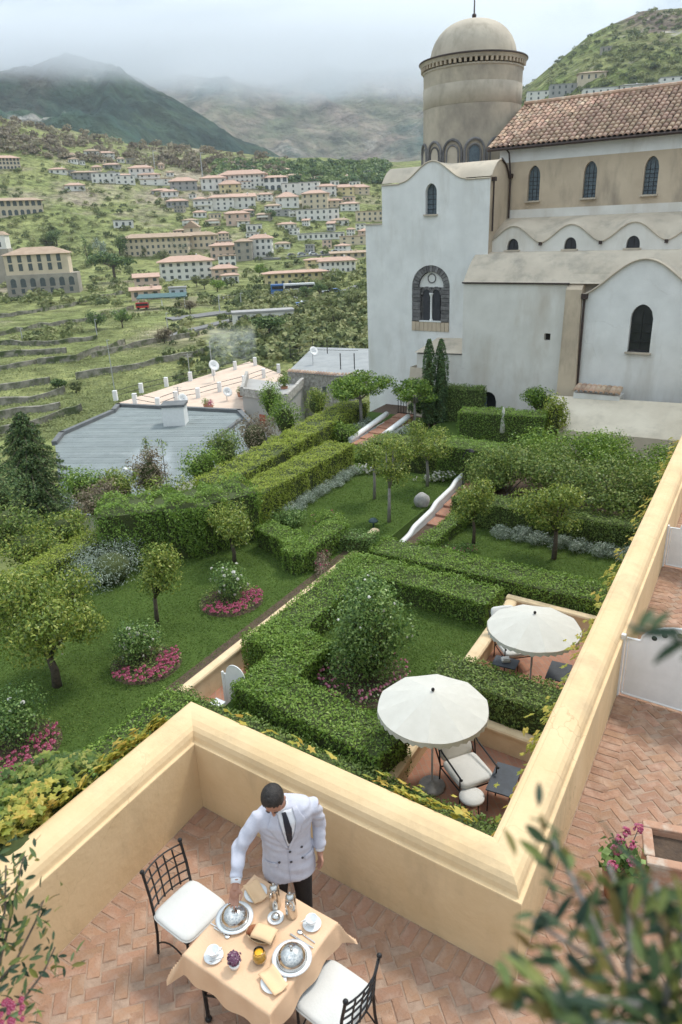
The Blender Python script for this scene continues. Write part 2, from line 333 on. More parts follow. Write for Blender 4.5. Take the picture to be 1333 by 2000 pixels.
def terrmat(name, cols, s1, s2, s3, zfac=0.0, rough=0.95):
    """four-colour land cover mixed by three scales of noise"""
    m = bpy.data.materials.new(name); MAT[name] = m; m.use_nodes = True; t = m.node_tree; b = t.nodes['Principled BSDF']
    b.inputs['Roughness'].default_value = rough; b.inputs['Specular IOR Level'].default_value = 0.1
    co = _node(t, 'ShaderNodeTexCoord'); cur = None
    def rampmix(A, B, sc, lo, hi, det=8.0, st=None):
        v = co.outputs['Object']
        if st:
            q = _node(t, 'ShaderNodeMapping'); q.inputs['Scale'].default_value = st; t.links.new(v, q.inputs[0]); v = q.outputs[0]
        n = _node(t, 'ShaderNodeTexNoise', i_Scale=sc, i_Detail=det, i_Roughness=0.62, i_Distortion=0.3); t.links.new(v, n.inputs['Vector'])
        r = _node(t, 'ShaderNodeMapRange'); r.inputs[1].default_value = lo; r.inputs[2].default_value = hi; t.links.new(n.outputs['Fac'], r.inputs[0])
        x = _node(t, 'ShaderNodeMix', data_type='RGBA'); t.links.new(r.outputs[0], x.inputs['Factor'])
        for s_, c in (('A', A), ('B', B)):
            if isinstance(c, tuple): x.inputs[s_].default_value = (*c, 1)
            else: t.links.new(c, x.inputs[s_])
        return x.outputs['Result']
    a = rampmix(cols[0], cols[1], s1, 0.42, 0.58)
    a = rampmix(a, cols[2], s2, 0.52, 0.62)
    a = rampmix(a, cols[3], s3, 0.6, 0.68)
    f = rampmix((0.55, 0.55, 0.55), (1.3, 1.3, 1.3), s3 * 3.0, 0.35, 0.65, 4.0)
    mu = _node(t, 'ShaderNodeMix', data_type='RGBA', blend_type='MULTIPLY'); mu.inputs['Factor'].default_value = 1; t.links.new(a, mu.inputs['A']); t.links.new(f, mu.inputs['B'])
    t.links.new(mu.outputs['Result'], b.inputs['Base Color'])
    bn = _node(t, 'ShaderNodeTexNoise', i_Scale=s3 * 4, i_Detail=6.0); t.links.new(co.outputs['Object'], bn.inputs['Vector'])
    bu = _node(t, 'ShaderNodeBump'); bu.inputs['Strength'].default_value = 0.8; bu.inputs['Distance'].default_value = 0.4 / s3; t.links.new(bn.outputs['Fac'], bu.inputs['Height']); t.links.new(bu.outputs[0], b.inputs['Normal'])
    return m
terrmat('valley_cover', ((0.19, 0.215, 0.08), (0.25, 0.265, 0.105), (0.33, 0.28, 0.2), (0.13, 0.145, 0.065)), 0.03, 0.012, 0.06)
terrmat('forest_cover', ((0.025, 0.058, 0.048), (0.05, 0.085, 0.05), (0.08, 0.078, 0.062), (0.36, 0.33, 0.3)), 0.006, 0.0035, 0.008)
terrmat('upland_cover', ((0.12, 0.13, 0.075), (0.23, 0.175, 0.135), (0.05, 0.085, 0.065), (0.34, 0.3, 0.25)), 0.0035, 0.0022, 0.005)
terrmat('scrub_cover', ((0.14, 0.175, 0.05), (0.2, 0.21, 0.08), (0.17, 0.13, 0.1), (0.34, 0.31, 0.26)), 0.02, 0.008, 0.03)
gridmesh('ground', XX, YY, ZZ, 'valley_cover')
def ridge_land(name, crest, r0, depth, m, zbase, rough=60, sc=260, seed=0, power=1.0, na=300, nr=130, back=0.5, warp=0.0):
    """land rising away from the eye to a crest; crest = photo points of its skyline at distance r0"""
    px = np.linspace(crest[0][0], crest[-1][0], na); py = np.interp(px, [c[0] for c in crest], [c[1] for c in crest])
    C = np.array([aty(a, b, r0) for a, b in zip(px, py)])
    tt = np.concatenate([np.linspace(0, 1, nr), 1 + np.linspace(0.02, back, 24)])
    rr = r0 - depth * (1 - tt)                      # tt = 0 foot, 1 crest, >1 behind
    X = (C[:, 0] / r0)[None, :] * rr[:, None]; Y = np.repeat(rr[:, None], na, 1)
    up = np.where(tt < 1, np.clip(tt, 0, 1) ** power, 1 - 0.8 * (tt - 1))[:, None]
    Z = zbase + (C[:, 2] - zbase)[None, :] * up
    w = np.clip(np.minimum(tt, 1) * 3, 0, 1)[:, None] * (0.25 + 0.75 * np.clip((1 - tt) * 4, 0, 1))[:, None]
    Z = Z + w * rough * (fbm(X / sc + Y / sc * warp, Y / sc * 0.6, 6, seed, True) - 0.62) * 1.6
    return gridmesh(name, X, Y, Z, m)
ridge_land('mountain', [(-330, 118), (-150, 125), (0, 124), (70, 116), (130, 108), (190, 116), (260, 148), (330, 192), (400, 238), (480, 286), (560, 318), (640, 345), (760, 385)], 1750, 900, 'forest_cover', -40, 92, 210, 2, 0.85)
ridge_land('mountain', [(120, 130), (300, 120), (420, 92), (520, 112), (600, 100), (700, 92), (800, 78), (900, 110), (1000, 160), (1100, 240)], 3900, 2100, 'upland_cover', -60, 190, 620, 9, 0.9, warp=0.5)
ridge_land('hill', [(840, 330), (930, 262), (985, 205), (1040, 163), (1100, 112), (1150, 72), (1190, 52), (1250, 30), (1300, 20), (1333, 16), (1450, 5), (1600, 20)], 780, 420, 'scrub_cover', -20, 26, 120, 5, 0.9)
# ================================================================== breakfast terrace
A_ = atz(397, 1574, 0); B_ = atz(1008.5, 1911, 0)
U = (B_ - A_).normalized(); U.z = 0
wv = (atz(1292, 1110, 0) - B_).normalized(); Wd = Vector((wv.x, wv.y, 0)).normalized()
Dn = A_ - Wd * 9; Cn = B_ + Wd * 32
floor_poly = [Dn, A_, B_, Cn, Cn + U * 9, B_ - Wd * 5 + U * 9, Dn + U * 0.5]
def inside(p, poly):
    c = False; n = len(poly)
    for i in range(n):
        a, b = poly[i], poly[(i + 1) % n]
        if (a[1] > p[1]) != (b[1] > p[1]) and p[0] < (b[0] - a[0]) * (p[1] - a[1]) / (b[1] - a[1]) + a[0]: c = not c
    return c
tfloor = sheet('terrace_floor', floor_poly, -0.007, 'mortar')
def brick_proto(l, w, h, seed):
    r = random.Random(seed); j = lambda s=0.004: r.uniform(-s, s); vs = []
    for z, ins in ((-h, 0), (-0.007, 0), (0, 0.007)):
        for sx, sy in ((-1, -1), (1, -1), (1, 1), (-1, 1)):
            vs.append((sx * (l / 2 - ins) + j(), sy * (w / 2 - ins) + j(), z + (j(0.002) if z == 0 else 0)))
    fs = [(8, 9, 10, 11)] + [(k * 4 + i, k * 4 + (i + 1) % 4, (k + 1) * 4 + (i + 1) % 4, (k + 1) * 4 + i) for k in (0, 1) for i in range(4)]
    m = MB(); m.add(vs, fs); return m.mesh('brick')
BL, BW = 0.235, 0.118
bprotos = [brick_proto(BL - 0.012, BW - 0.012, 0.02, i) for i in range(9)]
bm_list = []
ang = R(12); ca, sa = math.cos(ang), math.sin(ang)
def nearwall(p):                                  # signed distances to the three parapet faces
    q = Vector((p[0], p[1], 0))
    nl = Vector((-Wd.y, Wd.x, 0)); nu = Vector((-U.y, U.x, 0))
    return -(q - A_).dot(nl), -(q - A_).dot(nu), -(q - B_).dot(nl)
def okspot(p, mg):
    dl, df, dr = nearwall(p)
    bay = dl > mg and df > mg
    return bay or dr > mg
for i in range(-110, 200):
    for j in range(-60, 60):
        # herringbone: pairs of bricks stepping along the diagonal
        x0 = (i * BW + j * 2 * BL * 0.0); 
        cx, cy = i * BW + j * 2 * BL, i * BW
        for (dx, dy, rot) in ((BL / 2, BW / 2, 0), (BL + BW / 2, -BW / 2 + BL / 2 - BW / 2 + BW / 2 - BL / 2 + BL / 2, math.pi / 2)):
            lx, ly = cx + dx, cy + dy
            X = ca * lx - sa * ly; Y = sa * lx + ca * ly + 6
            if not (-3.4 < X < 11 and 1.4 < Y < 22): continue
            sx, sy, d = proj((X, Y, 0))
            if d < 0.2 or not (-60 < sx < 1400 and 0 < sy < 2100): continue
            if not okspot((X, Y), 0.19): continue
            r = random.Random(i * 977 + j * 31 + int(rot))
            M = Matrix.Translation((X, Y, r.uniform(-0.002, 0.002))) @ Matrix.Rotation(ang + rot + r.uniform(-.03, .03), 4, 'Z') @ Matrix.Rotation(r.uniform(-.012, .012), 4, 'X')
            bm_list.append(M)
# soldier course of bricks along the foot of the parapet
for (p, d, L, nrm) in ((A_, U, (B_ - A_).length + 0.12, Vector((U.y, -U.x, 0))), (A_, -Wd, 5, Vector((Wd.y, -Wd.x, 0))), (B_, Wd, 22, Vector((Wd.y, -Wd.x, 0)))):
    k = 0
    while k * BW < L:
        r = random.Random(k * 13 + int(L * 100))
        c = p + d * ((k + 0.5) * BW) + nrm * (BL / 2 + 0.004)
        k += 1
        dl, df, dr = nearwall(c)
        if p is A_ and d is not U and df < BL + 0.02: continue
        M = Matrix.Translation((c.x, c.y, r.uniform(-0.002, 0.002))) @ Matrix.Rotation(math.atan2(nrm.y, nrm.x) + r.uniform(-.02, .02), 4, 'Z')
        bm_list.append(M)
pieces(tfloor, 'brick', bprotos, bm_list, 'brick_floor', 300)
# parapet: one continuous wall with a ledge and a rolled coping
prof = [(0, -0.02), (0, 0.795), (0.004, 0.803), (0.03, 0.806), (0.036, 0.815), (0.046, 0.855), (0.066, 0.895), (0.1, 0.927), (0.155, 0.954), (0.22, 0.968), (0.27, 0.97), (0.3, 0.966), (0.305, 0.958), (0.335, 0.954), (0.36, 0.942), (0.365, 0.93), (0.365, 0.88), (0.345, 0.86), (0.345, -5.6)]
pathp = [Dn, A_, B_, Cn]
nrmL = Vector((-Wd.y, Wd.x, 0)); nrmF = Vector((-U.y, U.x, 0))
def miter(n1, n2): 
    b = (n1 + n2).normalized(); return b / b.dot(n1)
mit = [nrmL, miter(nrmL, nrmF), miter(nrmF, nrmL), nrmL]
segs = []
for i in range(3):
    n = 40 if i != 1 else 14
    for k in range(n if i < 2 else n + 1):
        f = k / n; segs.append((pathp[i].lerp(pathp[i + 1], f), mit[i].lerp(mit[i + 1], f)) if True else None)
# offset direction must stay constant along a straight run: interpolate ring positions instead of normals
rings = []
for i in range(3):
    n = 40 if i != 1 else 14
    for k in range(n if i < 2 else n + 1):
        f = k / n; rings.append([(pathp[i] + mit[i] * o).lerp(pathp[i + 1] + mit[i + 1] * o, f) + Vector((0, 0, z + (random.uniform(-.0015, .0015) if 0.1 < z else 0))) for o, z in prof])
m = MB(); q = len(prof)
m.add([v for r_ in rings for v in r_], [(i * q + j, (i + 1) * q + j, (i + 1) * q + j + 1, i * q + j + 1) for i in range(len(rings) - 1) for j in range(q - 1)])
par = m.build('parapet_wall', 'ochre_plaster', None)
tag(par, 'ochre plastered terrace parapet with rolled coping running round the breakfast bay', 'wall')
# ================================================================== cathedral
UA = R(-35.1); cu = Vector((math.cos(UA), math.sin(UA), 0)); cv = Vector((-math.sin(UA), math.cos(UA), 0)); P0 = Vector((8.3, 38.4, 0))
church = thing('church', 'whitewashed medieval church with round domed tower and tiled nave roof', 'church', P0, UA)
# local axes: x along the facade (towards the eye at right), y into the building, z up; z = 0 is the breakfast terrace level
GZ = -5.7
def arch_top(x0, x1, zs, zt, n=14, pointed=0.0):
    c = (x0 + x1) / 2; h = (x1 - x0) / 2
    pts = []
    for i in range(n + 1):
        a = math.pi * i / n; x = c - h * math.cos(a); s = math.sin(a)
        k = (1 - pointed) * s + pointed * (1 - abs(math.cos(a)) ** 1.25)
        pts.append((x, zs + (zt - zs) * k))
    return pts
def wall_with_holes(mb, x0, x1, zbot, topf, y, thick, holes, nx=60):
    """front wall at y with arched openings; topf(x) gives the top edge; holes = (xa, xb, zsill, zspring, ztop, pointed)"""
    xs = sorted(set([x0 + (x1 - x0) * i / nx for i in range(nx + 1)] + [h[0] + (h[1] - h[0]) * k / 12 for h in holes for k in range(13)]))
    def prof(h, x):
        c = (h[0] + h[1]) / 2; w = (h[1] - h[0]) / 2; u = min(1, abs(x - c) / w); s = math.sqrt(max(0, 1 - u * u))
        k = (1 - h[5]) * s + h[5] * (1 - u ** 1.25); return h[3] + (h[4] - h[3]) * k
    for a, b in zip(xs[:-1], xs[1:]):
        hs = sorted([h for h in holes if a >= h[0] - 1e-6 and b <= h[1] + 1e-6], key=lambda h: h[2])
        lo = [(zbot, zbot)]; spans = []; cur = (zbot, zbot)
        for h in hs:
            spans.append((cur, (h[2], h[2]))); cur = (prof(h, a), prof(h, b))
            for yy in (0,):
                mb.add([(a, y, cur[0]), (b, y, cur[1]), (b, y + thick, cur[1]), (a, y + thick, cur[0])], [(0, 1, 2, 3)])
                mb.add([(a, y, h[2]), (b, y, h[2]), (b, y + thick, h[2]), (a, y + thick, h[2])], [(0, 1, 2, 3)])
        spans.append((cur, (topf(a), topf(b))))
        for (l, t) in spans: mb.add([(a, y, l[0]), (b, y, l[1]), (b, y, t[1]), (a, y, t[0])], [(0, 1, 2, 3)])
    for h in holes:
        for x in (h[0], h[1]): mb.add([(x, y, h[2]), (x, y + thick, h[2]), (x, y + thick, prof(h, x)), (x, y, prof(h, x))], [(0, 1, 2, 3)])
def window(parent, x0, x1, zs, zsp, zt, pointed, y, glass, bars=(2, 5), sill=True):
    w = thing('window', None, None); w.parent = parent
    m = MB(); m.extr([(x0, zs), (x1, zs)] + arch_top(x0, x1, zsp, zt, 14, pointed)[::-1], (0, y, 0), (1, 0, 0), (0, 0, 1), (0, 0.03, 0)); m.build('pane', glass, w)
    m = MB()
    for k in range(1, bars[0]): m.box(((x0 + (x1 - x0) * k / bars[0]), y - 0.012, (zs + zsp) / 2 + 0.15), (0.02, 0.02, zsp - zs + 0.3))
    for k in range(1, bars[1]): m.box(((x0 + x1) / 2, y - 0.012, zs + (zsp - zs) * k / bars[1] * 1.1), (x1 - x0 - 0.02, 0.016, 0.02))
    if m.v: m.build('glazing_bar', 'black_iron', w)
    if sill:
        m = MB(); m.box(((x0 + x1) / 2, y - 0.2, zs - 0.04), (x1 - x0 + 0.16, 0.36, 0.08)); m.build('sill', 'vault_plaster', w)
    return w
TY = 1.5                                        # tall transept block
def tall_top(x):
    c = -4.35; u = abs(x - c)
    return 7.62 + 0.95 * (0.5 + 0.5 * math.cos(math.pi * min(1, u / 1.95))) - (0.06 if u > 1.95 else 0)
TX0, TX1 = -7.5, -1.0
bif = (-5.58, -3.2, -0.26, 2.2, 3.34, 0.0)
m = MB(); wall_with_holes(m, TX0, TX1, GZ, tall_top, TY, 0.45, [(-4.74, -4.06, 5.97, 7.1, 7.5, 0.15), bif], 70)
NB = 4.0                                        # nave wall plane
for (x, ) in ((TX0,),):
    m.add([(x, TY, GZ), (x, NB + 6, GZ), (x, NB + 6, 7.6), (x, TY, tall_top(x))], [(0, 1, 2, 3)])
m.build('transept_wall', 'white_plaster', church)
def side_top(y): return 7.55 + 0.9 * (1 - (abs(y - 2.75) / 1.3) ** 2 if abs(y - 2.75) < 1.3 else 0)
m = MB(); ys = [TY + (NB - TY) * i / 16 for i in range(17)]
for a, b in zip(ys[:-1], ys[1:]): m.add([(TX1, a, GZ), (TX1, b, GZ), (TX1, b, side_top(b)), (TX1, a, side_top(a))], [(0, 1, 2, 3)])
m.build('transept_side_wall', 'tan_plaster', church)
# vaulted transept roof
xs = np.linspace(TX0, TX1, 50); ys = np.linspace(TY + 0.02, 11, 44)
V = []; 
for y in ys:
    for x in xs:
        z = max(tall_top(x) - 0.02, side_top(y) + 0.02 if y < 4.05 else 7.55) - 0.01
        V.append((x, y, z))
i = np.arange(len(V)).reshape(len(ys), len(xs)); Fq = np.stack([i[:-1, :-1], i[:-1, 1:], i[1:, 1:], i[1:, :-1]], -1).reshape(-1, 4)
link('vaulted_roof', npmesh('vaulted_roof', V, Fq, smooth=True), 'vault_plaster', church)
m = MB(); m.tube([(x, TY - 0.03, tall_top(x) + 0.01) for x in np.linspace(TX0, TX1, 60)], 0.035, 6); m.build('roof_edging', 'vault_plaster', church)
m = MB(); m.tube([(TX1 + 0.03, y, side_top(y) + 0.01) for y in ys[:20] if y < NB], 0.035, 6); m.build('roof_edging', 'vault_plaster', church)
m = MB(); m.box(((-8.7 + TX0) / 2, TY + 2.6, (GZ + 5.55) / 2), (TX0 + 8.7, 5, 5.55 - GZ)); m.build('side_annex', 'white_plaster', church)
m = MB(); m.box(((-8.7 + TX0) / 2 - .03, TY + 2.6, 5.58), (TX0 + 8.7 + .1, 5.1, 0.08)); m.build('annex_coping', 'vault_plaster', church)
window(church, -4.74, -4.06, 5.97, 7.1, 7.5, 0.15, TY + 0.25, 'leaded_glass')
# two-light window in its grey stone surround
bw = thing('window', None, None); bw.parent = church; bw['label'] = 'two light arched window in grey stone block surround'
xc, hw, zs, zsp, zt = -4.39, 1.19, -0.26, 2.15, 3.34
wi = 0.66                                       # inner half width of the surround
m = MB(); m.box((xc, TY + 0.3, 1.5), (2.36, 0.1, 3.6)); m.build('backing', 'grey_stone', bw)
for s in (-1, 1):                               # jamb blocks
    k = 0; z = 0.3
    while z < zsp - 0.02:
        h = 0.2 + 0.03 * (k % 2); h = min(h, zsp - z)
        m = MB(); m.box((xc + s * (wi + hw) / 2, TY + 0.12 + 0.012 * (k % 3), z + h / 2), (hw - wi - 0.02, 0.3, h - 0.018)); m.build('block', 'grey_stone', bw); z += h; k += 1
for k in range(17):                             # arch voussoirs
    a0 = math.pi * k / 17 + 0.012; a1 = math.pi * (k + 1) / 17 - 0.012; po = []
    for r0, aa in ((0.97, a0), (0.97, a1), (0.66, a1), (0.66, a0)):
        po.append((-(hw if r0 > .9 else 0.8) * math.cos(aa) * (0.985 if r0 > .9 else 1), (zt - zsp if r0 > .9 else 0.86) * math.sin(aa) * 0.985))
    m = MB(); m.extr(po, (xc, TY + 0.01 + 0.012 * (k % 2), zsp), (1, 0, 0), (0, 0, 1), (0, 0.25, 0)); m.build('voussoir', 'grey_stone', bw)
m = MB(); m.extr([(0.78 * math.cos(a), 0.82 * math.sin(a)) for a in np.linspace(0, math.pi, 16)], (xc, TY + 0.16, zsp), (1, 0, 0), (0, 0, 1), (0, 0.1, 0)); m.build('tympanum', 'white_plaster', bw)
ring = [(xc + 0.24 * math.cos(a), TY + 0.15, zsp + 0.48 + 0.24 * math.sin(a)) for a in np.linspace(0, 2 * math.pi, 25)]
m = MB(); m.tube(ring, 0.03, 6, False); m.build('roundel', 'grey_stone', bw)
for s in (-1, 1):
    m = MB(); x0 = xc + s * 0.30 - 0.24; m.extr([(x0, 0.3), (x0 + 0.48, 0.3)] + arch_top(x0, x0 + 0.48, 1.75, 2.03)[::-1], (0, TY + 0.14, 0), (1, 0, 0), (0, 0, 1), (0, 0.12, 0)); m.build('pane', 'dark_glass', bw)
    for k in range(9):
        a0 = math.pi * k / 9 + 0.03; a1 = math.pi * (k + 1) / 9 - 0.03
        po = [(-r_ * math.cos(a_), q_ * math.sin(a_)) for r_, q_, a_ in ((0.38, 0.45, a0), (0.38, 0.45, a1), (0.25, 0.3, a1), (0.25, 0.3, a0))]
        m = MB(); m.extr(po, (x0 + 0.24, TY + 0.1, 1.74), (1, 0, 0), (0, 0, 1), (0, 0.12, 0)); m.build('voussoir', 'grey_stone', bw)
m = MB(); m.lathe([(0.1, 0), (0.1, 0.06), (0.06, 0.1), (0.055, 1.3), (0.09, 1.4), (0.12, 1.48), (0.12, 1.52), (0, 1.52)], 12, (xc, TY + 0.1, 0.32)); m.build('column', 'white_plaster', bw, True)
m = MB(); m.box((xc, TY + 0.08, 0.29), (1.4, 0.3, 0.06)); m.build('sill', 'white_plaster', bw)
for k in range(9):
    m = MB(); m.box((xc - 1.19 + 2.38 * (k + 0.5) / 9, TY + 0.08, 0.0), (2.38 / 9 - 0.02, 0.25, 0.5)); m.build('apron_block', 'tan_plaster', bw)
# lower sacristy block standing proud, with a rounded roof
LX0, LX1 = -1.66, 3.95
lt = lambda x: 2.4 + (x - LX0) / (LX1 - LX0) * 0.3
m = MB(); wall_with_holes(m, LX0, LX1, GZ, lambda x: 2.55, 0, 0.3, [(2.84, 3.16, -0.2, 0.14, 0.15, 0), (-0.5, 0.42, -4.6, -3.6, -3.1, 0.0), (2.6, 3.4, -4.6, -3.75, -3.3, 0)], 40)
m.add([(LX0, 0, GZ), (LX0, TY, GZ), (LX0, TY, 3.3), (LX0, 0, 2.55)], [(0, 1, 2, 3)])
m.build('sacristy_wall', 'warm_white_plaster', church)
m = MB(); m.box((3.0, 0.28, -0.03), (0.4, 0.06, 0.4)); m.build('vent_recess', 'dark_gap', church)
for x0, x1, zs_, zp_, zt_ in ((-0.5, 0.42, -4.6, -3.6, -3.1), (2.6, 3.4, -4.6, -3.75, -3.3)):
    d = thing('doorway', None, None); d.parent = church
    m = MB(); m.extr([(x0, zs_), (x1, zs_)] + arch_top(x0, x1, zp_, zt_)[::-1], (0, 0.27, 0), (1, 0, 0), (0, 0, 1), (0, 0.04, 0)); m.build('opening', 'dark_glass', d)
    m = MB(); m.box((x0 + 0.16, 0.2, (zs_ + zp_) / 2 + 0.1), (0.3, 0.04, zp_ - zs_ + 0.2)); m.build('door_leaf', 'leaded_glass', d)
def lower_roof(y): 
    t = min(1, max(0, y / 1.95)); return 2.56 + 1.4 * math.sin(t * math.pi / 2) ** 1.0
AB = 2.0                                        # aisle wall plane
m = MB(); ys2 = np.linspace(-0.06, AB, 18)
for a, b in zip(ys2[:-1], ys2[1:]): m.add([(LX0 - .04, a, lower_roof(a)), (10.5, a, lower_roof(a)), (10.5, b, lower_roof(b)), (LX0 - .04, b, lower_roof(b))], [(0, 1, 2, 3)])
m.build('rounded_roof', 'vault_plaster', church, True)
m = MB(); m.tube([(LX0 - .05, -0.07, 2.55), (LX1, -0.07, 2.55)], 0.045, 6); m.build('roof_edging', 'rust_pipe', church)
# chapel at right under its own vault, with a battered buttress
def chap_top(x): 
    c = 7.35; u = min(1, abs(x - c) / 2.75); return 2.05 + 1.6 * (0.5 + 0.5 * math.cos(math.pi * u)) ** 0.8
m = MB(); wall_with_holes(m, 4.2, 11.5, GZ, chap_top, -0.12, 0.4, [(6.95, 7.95, -0.5, 1.05, 1.68, 0.12)], 50); m.build('chapel_wall', 'white_plaster', church)
window(church, 6.95, 7.95, -0.5, 1.05, 1.68, 0.12, 0.1, 'dark_glass', (2, 4))
V = []; xs = np.linspace(3.9, 11.5, 50); ys3 = np.linspace(-0.2, AB, 20)
for y in ys3:
    for x in xs: V.append((x, y, max(chap_top(x) + 0.03, (lower_roof(y) + 0.004 if y > 0.3 else 1.0))))
i = np.arange(len(V)).reshape(len(ys3), len(xs)); Fq = np.stack([i[:-1, :-1], i[:-1, 1:], i[1:, 1:], i[1:, :-1]], -1).reshape(-1, 4)
link('chapel_roof', npmesh('chapel_roof', V, Fq, smooth=True), 'vault_plaster', church)
m = MB(); m.tube([(x, -0.22, chap_top(x) + 0.02) for x in np.linspace(4.6, 11.4, 50)], 0.04, 6); m.build('roof_edging', 'vault_plaster', church)
m = MB(); m.add([(3.85, -0.7, GZ), (4.85, -0.7, GZ), (4.85, 0.3, GZ), (3.85, 0.3, GZ), (3.85, -0.25, 2.3), (4.62, -0.25, 2.3), (4.62, 0.3, 2.75), (3.85, 0.3, 2.75)], [(0, 1, 2, 3), (4, 5, 6, 7), (0, 1, 5, 4), (1, 2, 6, 5), (2, 3, 7, 6), (3, 0, 4, 7)]); m.build('buttress', 'tan_plaster', church)
def downpipe(x, y, z0, z1, r=0.055, top=True):
    m = MB(); m.tube([(x, y, z0), (x, y, z1)], r, 8); 
    if top: m.add(*(lambda k: (k.v, k.f))(MB().box((x, y, z1), (r * 4.6, r * 4, r * 4), taper=1.0)))
    m.build('downpipe', 'rust_pipe', church)
downpipe(4.78, -0.28, -2.45, 2.0, 0.06); downpipe(TX1 + 0.1, TY + 0.22, 5.0, 7.5, 0.05); downpipe(TX1 + 0.1, NB - 0.12, 5.6, 7.7, 0.05)
m = MB(); m.tube([(-1.35, NB - 0.35, 9.25), (-1.0, NB - 0.2, 8.8), (-0.9, NB - 0.12, 7.7)], 0.045, 6); m.tube([(TX1 + .06, 2.75, 8.5), (TX1 + .06, 3.4, 8.2), (TX1 + .08, NB - .12, 7.6)], 0.045, 6); m.build('downpipe', 'rust_pipe', church)
downpipe(-1.15, AB - 0.12, 3.85, 4.5, 0.05)
# lean-to roof in the corner and sloping buttress under it
m = MB(); m.add([(-4.6, 0.0, -1.25), (-1.68, 0.0, -1.15), (-1.68, TY, -0.55), (-3.9, TY, -0.6)], [(0, 1, 2, 3)]); m.build('lean_to_roof', 'vault_plaster', church)
m = MB(); m.add([(-4.5, 0.1, -1.33), (-1.66, 0.1, -1.22), (-1.66, 0.1, GZ), (-4.5, 0.1, GZ)], [(0, 1, 2, 3)]); m.add([(-4.5, 0.1, -1.33), (-4.5, 0.1, GZ), (-4.5, TY, GZ), (-4.1, TY, -.8)], [(0, 1, 2, 3)]); m.build('lean_to_wall', 'warm_white_plaster', church)
m = MB(); m.add([(-4.9, 0.05, -2.1), (-3.9, 0.0, -2.1), (-3.9, -0.5, GZ), (-5.0, -0.4, GZ), (-4.9, 1.2, -2.1), (-5, 1.2, GZ)], [(0, 1, 2, 3), (0, 3, 5, 4)]); m.build('buttress', 'vault_plaster', church)
# aisle wall with scalloped parapet and lunettes
def scal(x):
    p = 3.02; u = ((x - 0.16 + p / 2) % p) - p / 2; return 4.4 + 0.82 * (0.5 + 0.5 * math.cos(2 * math.pi * u / p)) ** 0.85
sx = -0.14
lun = [(sx - 0.02 + 3.02 * k, sx + 0.62 + 3.02 * k, 4.05, 4.2, 4.6, 0) for k in range(4)]
m = MB(); wall_with_holes(m, TX1, 11.5, 2.6, lambda x: scal(x - 0.0), AB, 0.25, lun, 150); m.build('aisle_wall', 'warm_white_plaster', church)
for h in lun: window(church, h[0], h[1], h[2], h[3], h[4], 0, AB + 0.18, 'dark_glass', (2, 1))
m = MB(); m.tube([(x, AB - 0.04, scal(x)) for x in np.linspace(TX1, 11.4, 140)], 0.04, 6); m.build('scalloped_coping', 'vault_plaster', church)
for k in range(4):
    m = MB(); m.box((1.67 + 3.02 * k, AB - 0.1, 4.33), (0.14, 0.14, 0.16)); m.build('rain_spout', 'rust_pipe', church)
V = []; xs = np.linspace(TX1, 11.5, 160); ys4 = np.linspace(AB, NB, 14)
for y in ys4:
    f = (y - AB) / (NB - AB)
    for x in xs: V.append((x, y, scal(x) * (1 - f ** 0.6) + 5.6 * f ** 0.6))
i = np.arange(len(V)).reshape(len(ys4), len(xs)); Fq = np.stack([i[:-1, :-1], i[:-1, 1:], i[1:, 1:], i[1:, :-1]], -1).reshape(-1, 4)
link('aisle_roof', npmesh('aisle_roof', V, Fq, smooth=True), 'vault_plaster', church)
# nave
nw = [(-0.3 + 0 + 2.9 * k + 0.05 * k, 0.3 + 2.9 * k + 0.05 * k, 6.5, 7.75, 8.1, 0.45) for k in range(5)]
nwx = []
for k in range(4):
    c = 0.02 + 2.93 * k + 0.35; nwx.append((c - 0.33, c + 0.33, 6.42, 7.62, 8.12, 0.18))
m = MB(); wall_with_holes(m, -1.6, 12, 6.0, lambda x: 8.35, NB, 0.3, nwx, 60); m.build('nave_wall', 'tan_plaster', church)
m = MB(); m.box((5.2, NB + 0.2, 5.7), (13.6, 0.44, 0.62)); m.box((-0.35, NB + 0.19, 6.1), (2.4, 0.43, 0.9)) if False else None; m.build('nave_wall_foot', 'warm_white_plaster', church)
m = MB(); m.box((5.2, NB + 0.2, 8.75), (13.6, 0.42, 0.8)); m.build('nave_wall_band', 'white_plaster', church)
for h in nwx: window(church, h[0], h[1], h[2], h[3], h[4], h[5], NB + 0.2, 'leaded_glass', (3, 7))
m = MB(); m.add([(-1.6, NB, 5), (-1.6, NB + 9, 5), (-1.6, NB + 9, 9.1), (-1.6, NB + 4.5, 11.4), (-1.6, NB, 9.1)], [(0, 1, 2, 3, 4)]); m.build('gable_wall', 'white_plaster', church)
